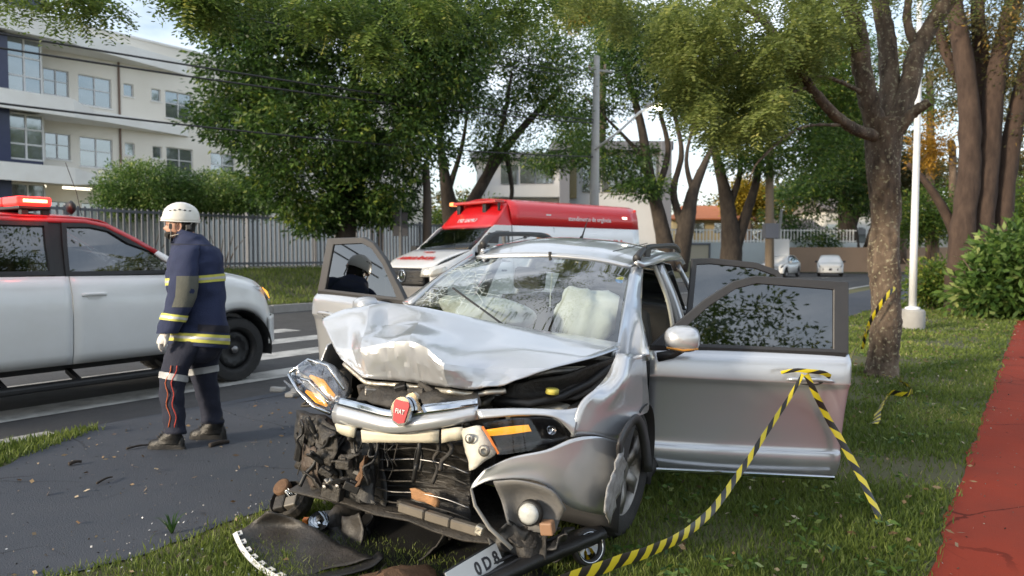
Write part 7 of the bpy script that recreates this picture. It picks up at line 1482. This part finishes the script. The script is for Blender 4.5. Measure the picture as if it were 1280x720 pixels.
# crumbs of broken glass and plastic on the path round the front of the car
pos = np.array([CARM @ V((rng.normal(.15, .35), rng.normal(-.2, .6), 0)) for _ in range(700)]); pos[:, 2] = .02; dr = rng.normal(size=pos.shape); dr[:, 2] *= .3
gc = leaves('glass_crumbs', pos, dr, rng.uniform(.006, .02, len(pos)), rng.uniform(.006, .014, len(pos)), M('crumbs', (.55, .56, .56), .2, c2=(.05, .05, .05), sc_=30), None, rng.random(len(pos))); props(gc, 'crumbs of glass and plastic strewn before the car', 'debris', None, 'stuff')
gp = []
for _ in range(2600):
    a, p = rng.uniform(-1, 14), 3.75 + rng.random() ** 1.6 * 2.8; gp.append(W(a, p, .013))
for _ in range(900):
    a, p = rng.uniform(2, 22), .4 - rng.random() ** 2 * 1.8; gp.append(W(a, p, .014))
gp = np.array(gp); dr = rng.normal(size=gp.shape); dr[:, 2] *= .2
gt0 = leaves('path_grit', gp, dr, rng.uniform(.006, .02, len(gp)), rng.uniform(.005, .014, len(gp)), leaf_mat('grit', (.03, .028, .026), (.16, .13, .10), (.34, .31, .27), .05), None, rng.random(len(gp))); props(gt0, 'grit and crumbs of soil strewn along the paths', 'grit', None, 'stuff')
# low broad-leaved weeds in the lawn
wp0 = []
for _ in range(420):
    r_ = math.exp(rng.uniform(math.log(2.6), math.log(13))); th = rng.uniform(-.7, .72); x, y = r_ * math.sin(th), r_ * math.cos(th); p = x * N.x + y * N.y
    if RED + .1 < p < PATH_IN and not (r_ < 4.6 and x < .5):
        for k in range(9): wp0.append((x + rng.normal(0, .045), y + rng.normal(0, .045), .03 + rng.uniform(0, .03)))
wp0 = np.array(wp0); dr = rng.normal(size=wp0.shape); dr[:, 2] = np.abs(dr[:, 2]) * .3
wd0 = leaves('lawn_weeds', wp0, dr, rng.uniform(.03, .07, len(wp0)), rng.uniform(.015, .03, len(wp0)), lf_shrub, None, rng.random(len(wp0))); props(wd0, 'low broad-leaved weeds scattered through the lawn', 'weeds', None, 'stuff')
# rubble heap where the kerb is broken
for k in range(7):
    random.seed(700 + k); p = G(366 + random.uniform(-22, 10), 492 + random.uniform(-4, 6), .0); e = props(obj('rubble_lump', [V((random.uniform(.7, 1.2) * x * .06, random.uniform(.7, 1.2) * y * .05, z * random.uniform(.03, .06))) for x in (-1, 1) for y in (-1, 1) for z in (0, 1)], [(0, 1, 3, 2), (4, 6, 7, 5), (0, 4, 5, 1), (2, 3, 7, 6), (0, 2, 6, 4), (1, 5, 7, 3)], conc), 'lump of broken kerb concrete at the path edge behind the hanging headlamp', 'rubble', 'lumps of broken kerb'); e.location = (p.x, p.y, .004); e.rotation_euler.z = k; bevel(e, .01, 1)

# ------------------------------------------------------------------ caution tape, yellow with black slashes
tape = bpy.data.materials.new('caution_tape'); tape.use_nodes = True; t = tape.node_tree; b = t.nodes['Principled BSDF']; b.inputs['Roughness'].default_value = .4
uv = t.nodes.new('ShaderNodeUVMap'); sx_ = t.nodes.new('ShaderNodeSeparateXYZ'); ad = t.nodes.new('ShaderNodeMath'); ad.operation = 'ADD'; fr = t.nodes.new('ShaderNodeMath'); fr.operation = 'FRACT'; gt_ = t.nodes.new('ShaderNodeMath'); gt_.operation = 'GREATER_THAN'; gt_.inputs[1].default_value = .5
mxc = t.nodes.new('ShaderNodeMix'); mxc.data_type = 'RGBA'; mxc.inputs['A'].default_value = (.62, .50, .02, 1); mxc.inputs['B'].default_value = (.015, .014, .012, 1)
t.links.new(uv.outputs[0], sx_.inputs[0]); t.links.new(sx_.outputs['X'], ad.inputs[0]); t.links.new(sx_.outputs['Y'], ad.inputs[1]); t.links.new(ad.outputs[0], fr.inputs[0]); t.links.new(fr.outputs[0], gt_.inputs[0]); t.links.new(gt_.outputs[0], mxc.inputs['Factor']); t.links.new(mxc.outputs['Result'], b.inputs['Base Color'])
def ribbon(name, pts, wd, normal, label, twist=0, k=8, ph=0, wrinkle=.004):
    ps = cr(pts, k); n = len(ps); rows = [[], [], []]; dist = 0; us = []
    for i, p in enumerate(ps):
        d = (ps[min(i + 1, n - 1)] - ps[max(i - 1, 0)]).normalized(); nn = V(normal(i / (n - 1)) if callable(normal) else normal); s = d.cross(nn).normalized(); nn = s.cross(d)
        a = ph + twist * i / (n - 1); s2 = s * math.cos(a) + nn * math.sin(a); w_ = wd[0] + (wd[1] - wd[0]) * i / (n - 1); wob = V(mnoise.noise_vector(p * 9)) * wrinkle
        for q, r in zip((-1, 0, 1), rows): r.append(p + s2 * q * w_ / 2 + wob + nn * (.12 * w_ if q == 0 else 0))
        if i: dist += (p - ps[i - 1]).length
        us.append(dist)
    o = MB().grid(rows).build(name, tape, None, True); ul = o.data.uv_layers.new(name='UVMap'); m_ = len(ps)
    for lp_ in o.data.loops: i = lp_.vertex_index; ul.data[lp_.index].uv = (us[i % m_] / .15, (i // m_) * .25)
    return props(o, label, 'tape', 'caution tape')
vw = lambda p: (CAMP - p).normalized()
ribbon('caution_tape', [at(1004, 468, 4.33), at(985, 500, 4.30), at(955, 545, 4.22), at(928, 586, 4.1), at(893, 634, 3.8), at(855, 668, 3.45), at(808, 690, 3.1), at(762, 706, 2.85), at(716, 723, 2.65), at(680, 738, 2.5)], (.02, .062), (-.2, -1, .35), 'caution tape strand from the door handle down past the front wheel', .5)
ribbon('caution_tape', [at(1008, 468, 4.33), at(1018, 490, 4.35), at(1036, 524, 4.4), at(1056, 560, 4.4), at(1074, 592, 4.35), at(1092, 630, 4.2), at(1102, 655, gnd(1102, 655).y)], (.035, .06), (-.2, -1, .2), 'caution tape strand from the door handle down to the lawn', .5, ph=.2)
ribbon('caution_tape', [at(976, 466, 4.36), at(995, 463, 4.32), at(1012, 464, 4.31), at(1028, 466, 4.33), at(1038, 471, 4.38)], (.02, .03), (0, -1, 0), 'short caution tape loop knotted round the door handle')
hel = []
for a_ in np.linspace(-.6, 3.9, 22):
    tt = (a_ + .6) / 4.5; rr_ = .215; y_ = 360 + 68 * tt; c_ = at(1105, y_, D6); hel.append(V((c_.x + rr_ * math.cos(-a_ * .9 + .2), c_.y - rr_ * abs(math.sin(a_ * .75 + .15)) if True else 0, c_.z)))
ribbon('caution_tape', [at(1124, 356, 9.1), at(1112, 366, 8.95), at(1100, 382, 8.94), at(1088, 402, 9.0), at(1082, 420, 9.12), at(1078, 436, 9.2)], (.05, .05), (0, -1, .1), 'caution tape wound slantwise round the near tree trunk', .3)
ribbon('caution_tape', [at(1086, 408, 9.0), at(1076, 424, 8.6), at(1066, 440, 8.0), at(1060, 452, 7.4)], (.04, .03), (0, -1, 0), 'loose caution tape end sagging from the tree towards the car door', 1.5)
ribbon('caution_tape', [G(1104, 468, .12), G(1122, 474, .05), G(1138, 484, .05), G(1136, 492, .05), G(1112, 492, .06), G(1106, 500, .05), G(1100, 512, .05), G(1096, 524, .04), G(1093, 530, .03)], (.05, .075), (.1, -.6, 1), 'crumpled caution tape lying on the lawn below the near tree', 2.2, ph=.4, wrinkle=.02)

# ------------------------------------------------------------------ grass
def grass(name, n, sampler, mat_, label, h=(.03, .085)):
    P_ = sampler(n); n = len(P_); d_ = np.hypot(P_[:, 0], P_[:, 1]); H_ = rng.uniform(h[0], h[1], n) * (1 + .25 * rng.random(n)); Wd = np.clip(.0016 * d_, .004, .03) * rng.uniform(.7, 1.3, n)
    th = rng.uniform(0, 2 * np.pi, n); s = np.c_[np.cos(th), np.sin(th), np.zeros(n)]; ln_ = rng.normal(size=(n, 3)) * .45; ln_[:, 2] = 1; ln_ /= np.linalg.norm(ln_, axis=1, keepdims=True)
    v = np.empty((n, 5, 3)); v[:, 0] = P_ - s * Wd[:, None] / 2; v[:, 1] = P_ + s * Wd[:, None] / 2; mid = P_ + ln_ * H_[:, None] * .55; v[:, 2] = mid + s * Wd[:, None] * .4; v[:, 3] = mid - s * Wd[:, None] * .4
    bd = rng.normal(size=(n, 3)) * .35; bd[:, 2] = .35; v[:, 4] = mid + (ln_ * .5 + bd) * H_[:, None] * .5
    me = bpy.data.meshes.new(name); me.vertices.add(5 * n); me.vertices.foreach_set('co', v.reshape(-1)); b0_ = np.arange(n, dtype=np.int32)[:, None] * 5
    li = np.concatenate([b0_ + np.array([0, 1, 2, 3]), b0_ + np.array([3, 2, 4])], axis=1).reshape(-1).astype(np.int32); me.loops.add(7 * n); me.loops.foreach_set('vertex_index', li)
    ls = np.concatenate([np.arange(n)[:, None] * 7, np.arange(n)[:, None] * 7 + 4], axis=1).reshape(-1).astype(np.int32); me.polygons.add(2 * n); me.polygons.foreach_set('loop_start', ls); me.polygons.foreach_set('loop_total', np.tile(np.array([4, 3], np.int32), n))
    at_ = me.attributes.new('rnd', 'FLOAT', 'POINT')
    tone = np.array([mnoise.noise(V((p[0], p[1], 0)) * 1.1) for p in P_]) * .45 + .42 + rng.normal(0, .16, n); at_.data.foreach_set('value', np.repeat(np.clip(tone, 0, 1), 5).astype(np.float32))
    me.materials.append(mat_); me.update(calc_edges=True); o = bpy.data.objects.new(name, me); col.objects.link(o); return props(o, label, 'grass', None, 'stuff')
lawn_m = leaf_mat('grass_blade', (.085, .13, .024), (.23, .28, .060), (.48, .42, .18), .38)
UN, NN = np.array(U), np.array(N)
def lawn(n):
    # denser near the camera
    out_ = []
    while sum(map(len, out_)) < n:
        r_ = np.exp(rng.uniform(np.log(2.0), np.log(26), n)); th = rng.uniform(R(-45), R(42), n); x, y = r_ * np.sin(th), r_ * np.cos(th); a = x * UN[0] + y * UN[1]; p = x * NN[0] + y * NN[1]
        ei = PATH_IN + .05 * np.sin(a * 2.1) + .035 * np.sin(a * 5.3 + 1)
        bare_ = np.array([mnoise.noise(V((q, w_, 2)) * .9) for q, w_ in zip(x, y)])
        k = (p > RED + .015 + rng.normal(0, .03, n)) & (p < ei + .03 + rng.normal(0, .03, n)) & (bare_ + rng.normal(0, .22, n) > -.24)
        out_.append(np.c_[x, y, np.zeros(n)][k])
    return np.concatenate(out_)[:n]
grass('lawn_grass', 190000, lawn, lawn_m, 'short rough grass of the lawn strip round the crashed car', (.022, .062))
def verge(n):
    a = rng.uniform(-4, 3.1, n); p = 5.98 + .7 * rng.random(n); k = p > 5.95 + np.clip((a - 2.0) / 1.0, 0, 1) * .6 + rng.normal(0, .03, n); a, p = a[k], p[k]; q = a[:, None] * UN + p[:, None] * NN; q[:, 2] = 0; return q
grass('verge_grass', 16000, verge, lawn_m, 'small patch of grass between the slate path and the kerb', (.03, .08))
def bank(n):
    a = rng.uniform(6, 40, n); p = rng.uniform(FAR_KERB + .05, FP - .1, n); q = a[:, None] * UN + p[:, None] * NN; q[:, 2] = [ground_h(x, y) for x, y in zip(a, p)]; return q
grass('bank_grass', 30000, bank, lawn_m, 'grass on the bank below the grey bar fence', (.06, .14))
o_ = G(215, 668, 0); tf = thing('grass_tuft', 'taller tuft of grass standing up at the edge of the slate path', 'grass tuft', o_)
for k in range(14):
    a = k * .8; MB().grid([[V((.006 * math.cos(a + 1.57) * s_, .006 * math.sin(a + 1.57) * s_, 0)) + V((math.cos(a), math.sin(a), 0)) * r_ * (.5 + .5 * ((k * 7) % 5) / 5) + V((0, 0, z)) for s_ in (-w_, w_)] for r_, z, w_ in ((0, 0, 1), (.03, .05, .9), (.07, .09, .6), (.11, .10, .08))]).build('blade', lf_shrub, tf)
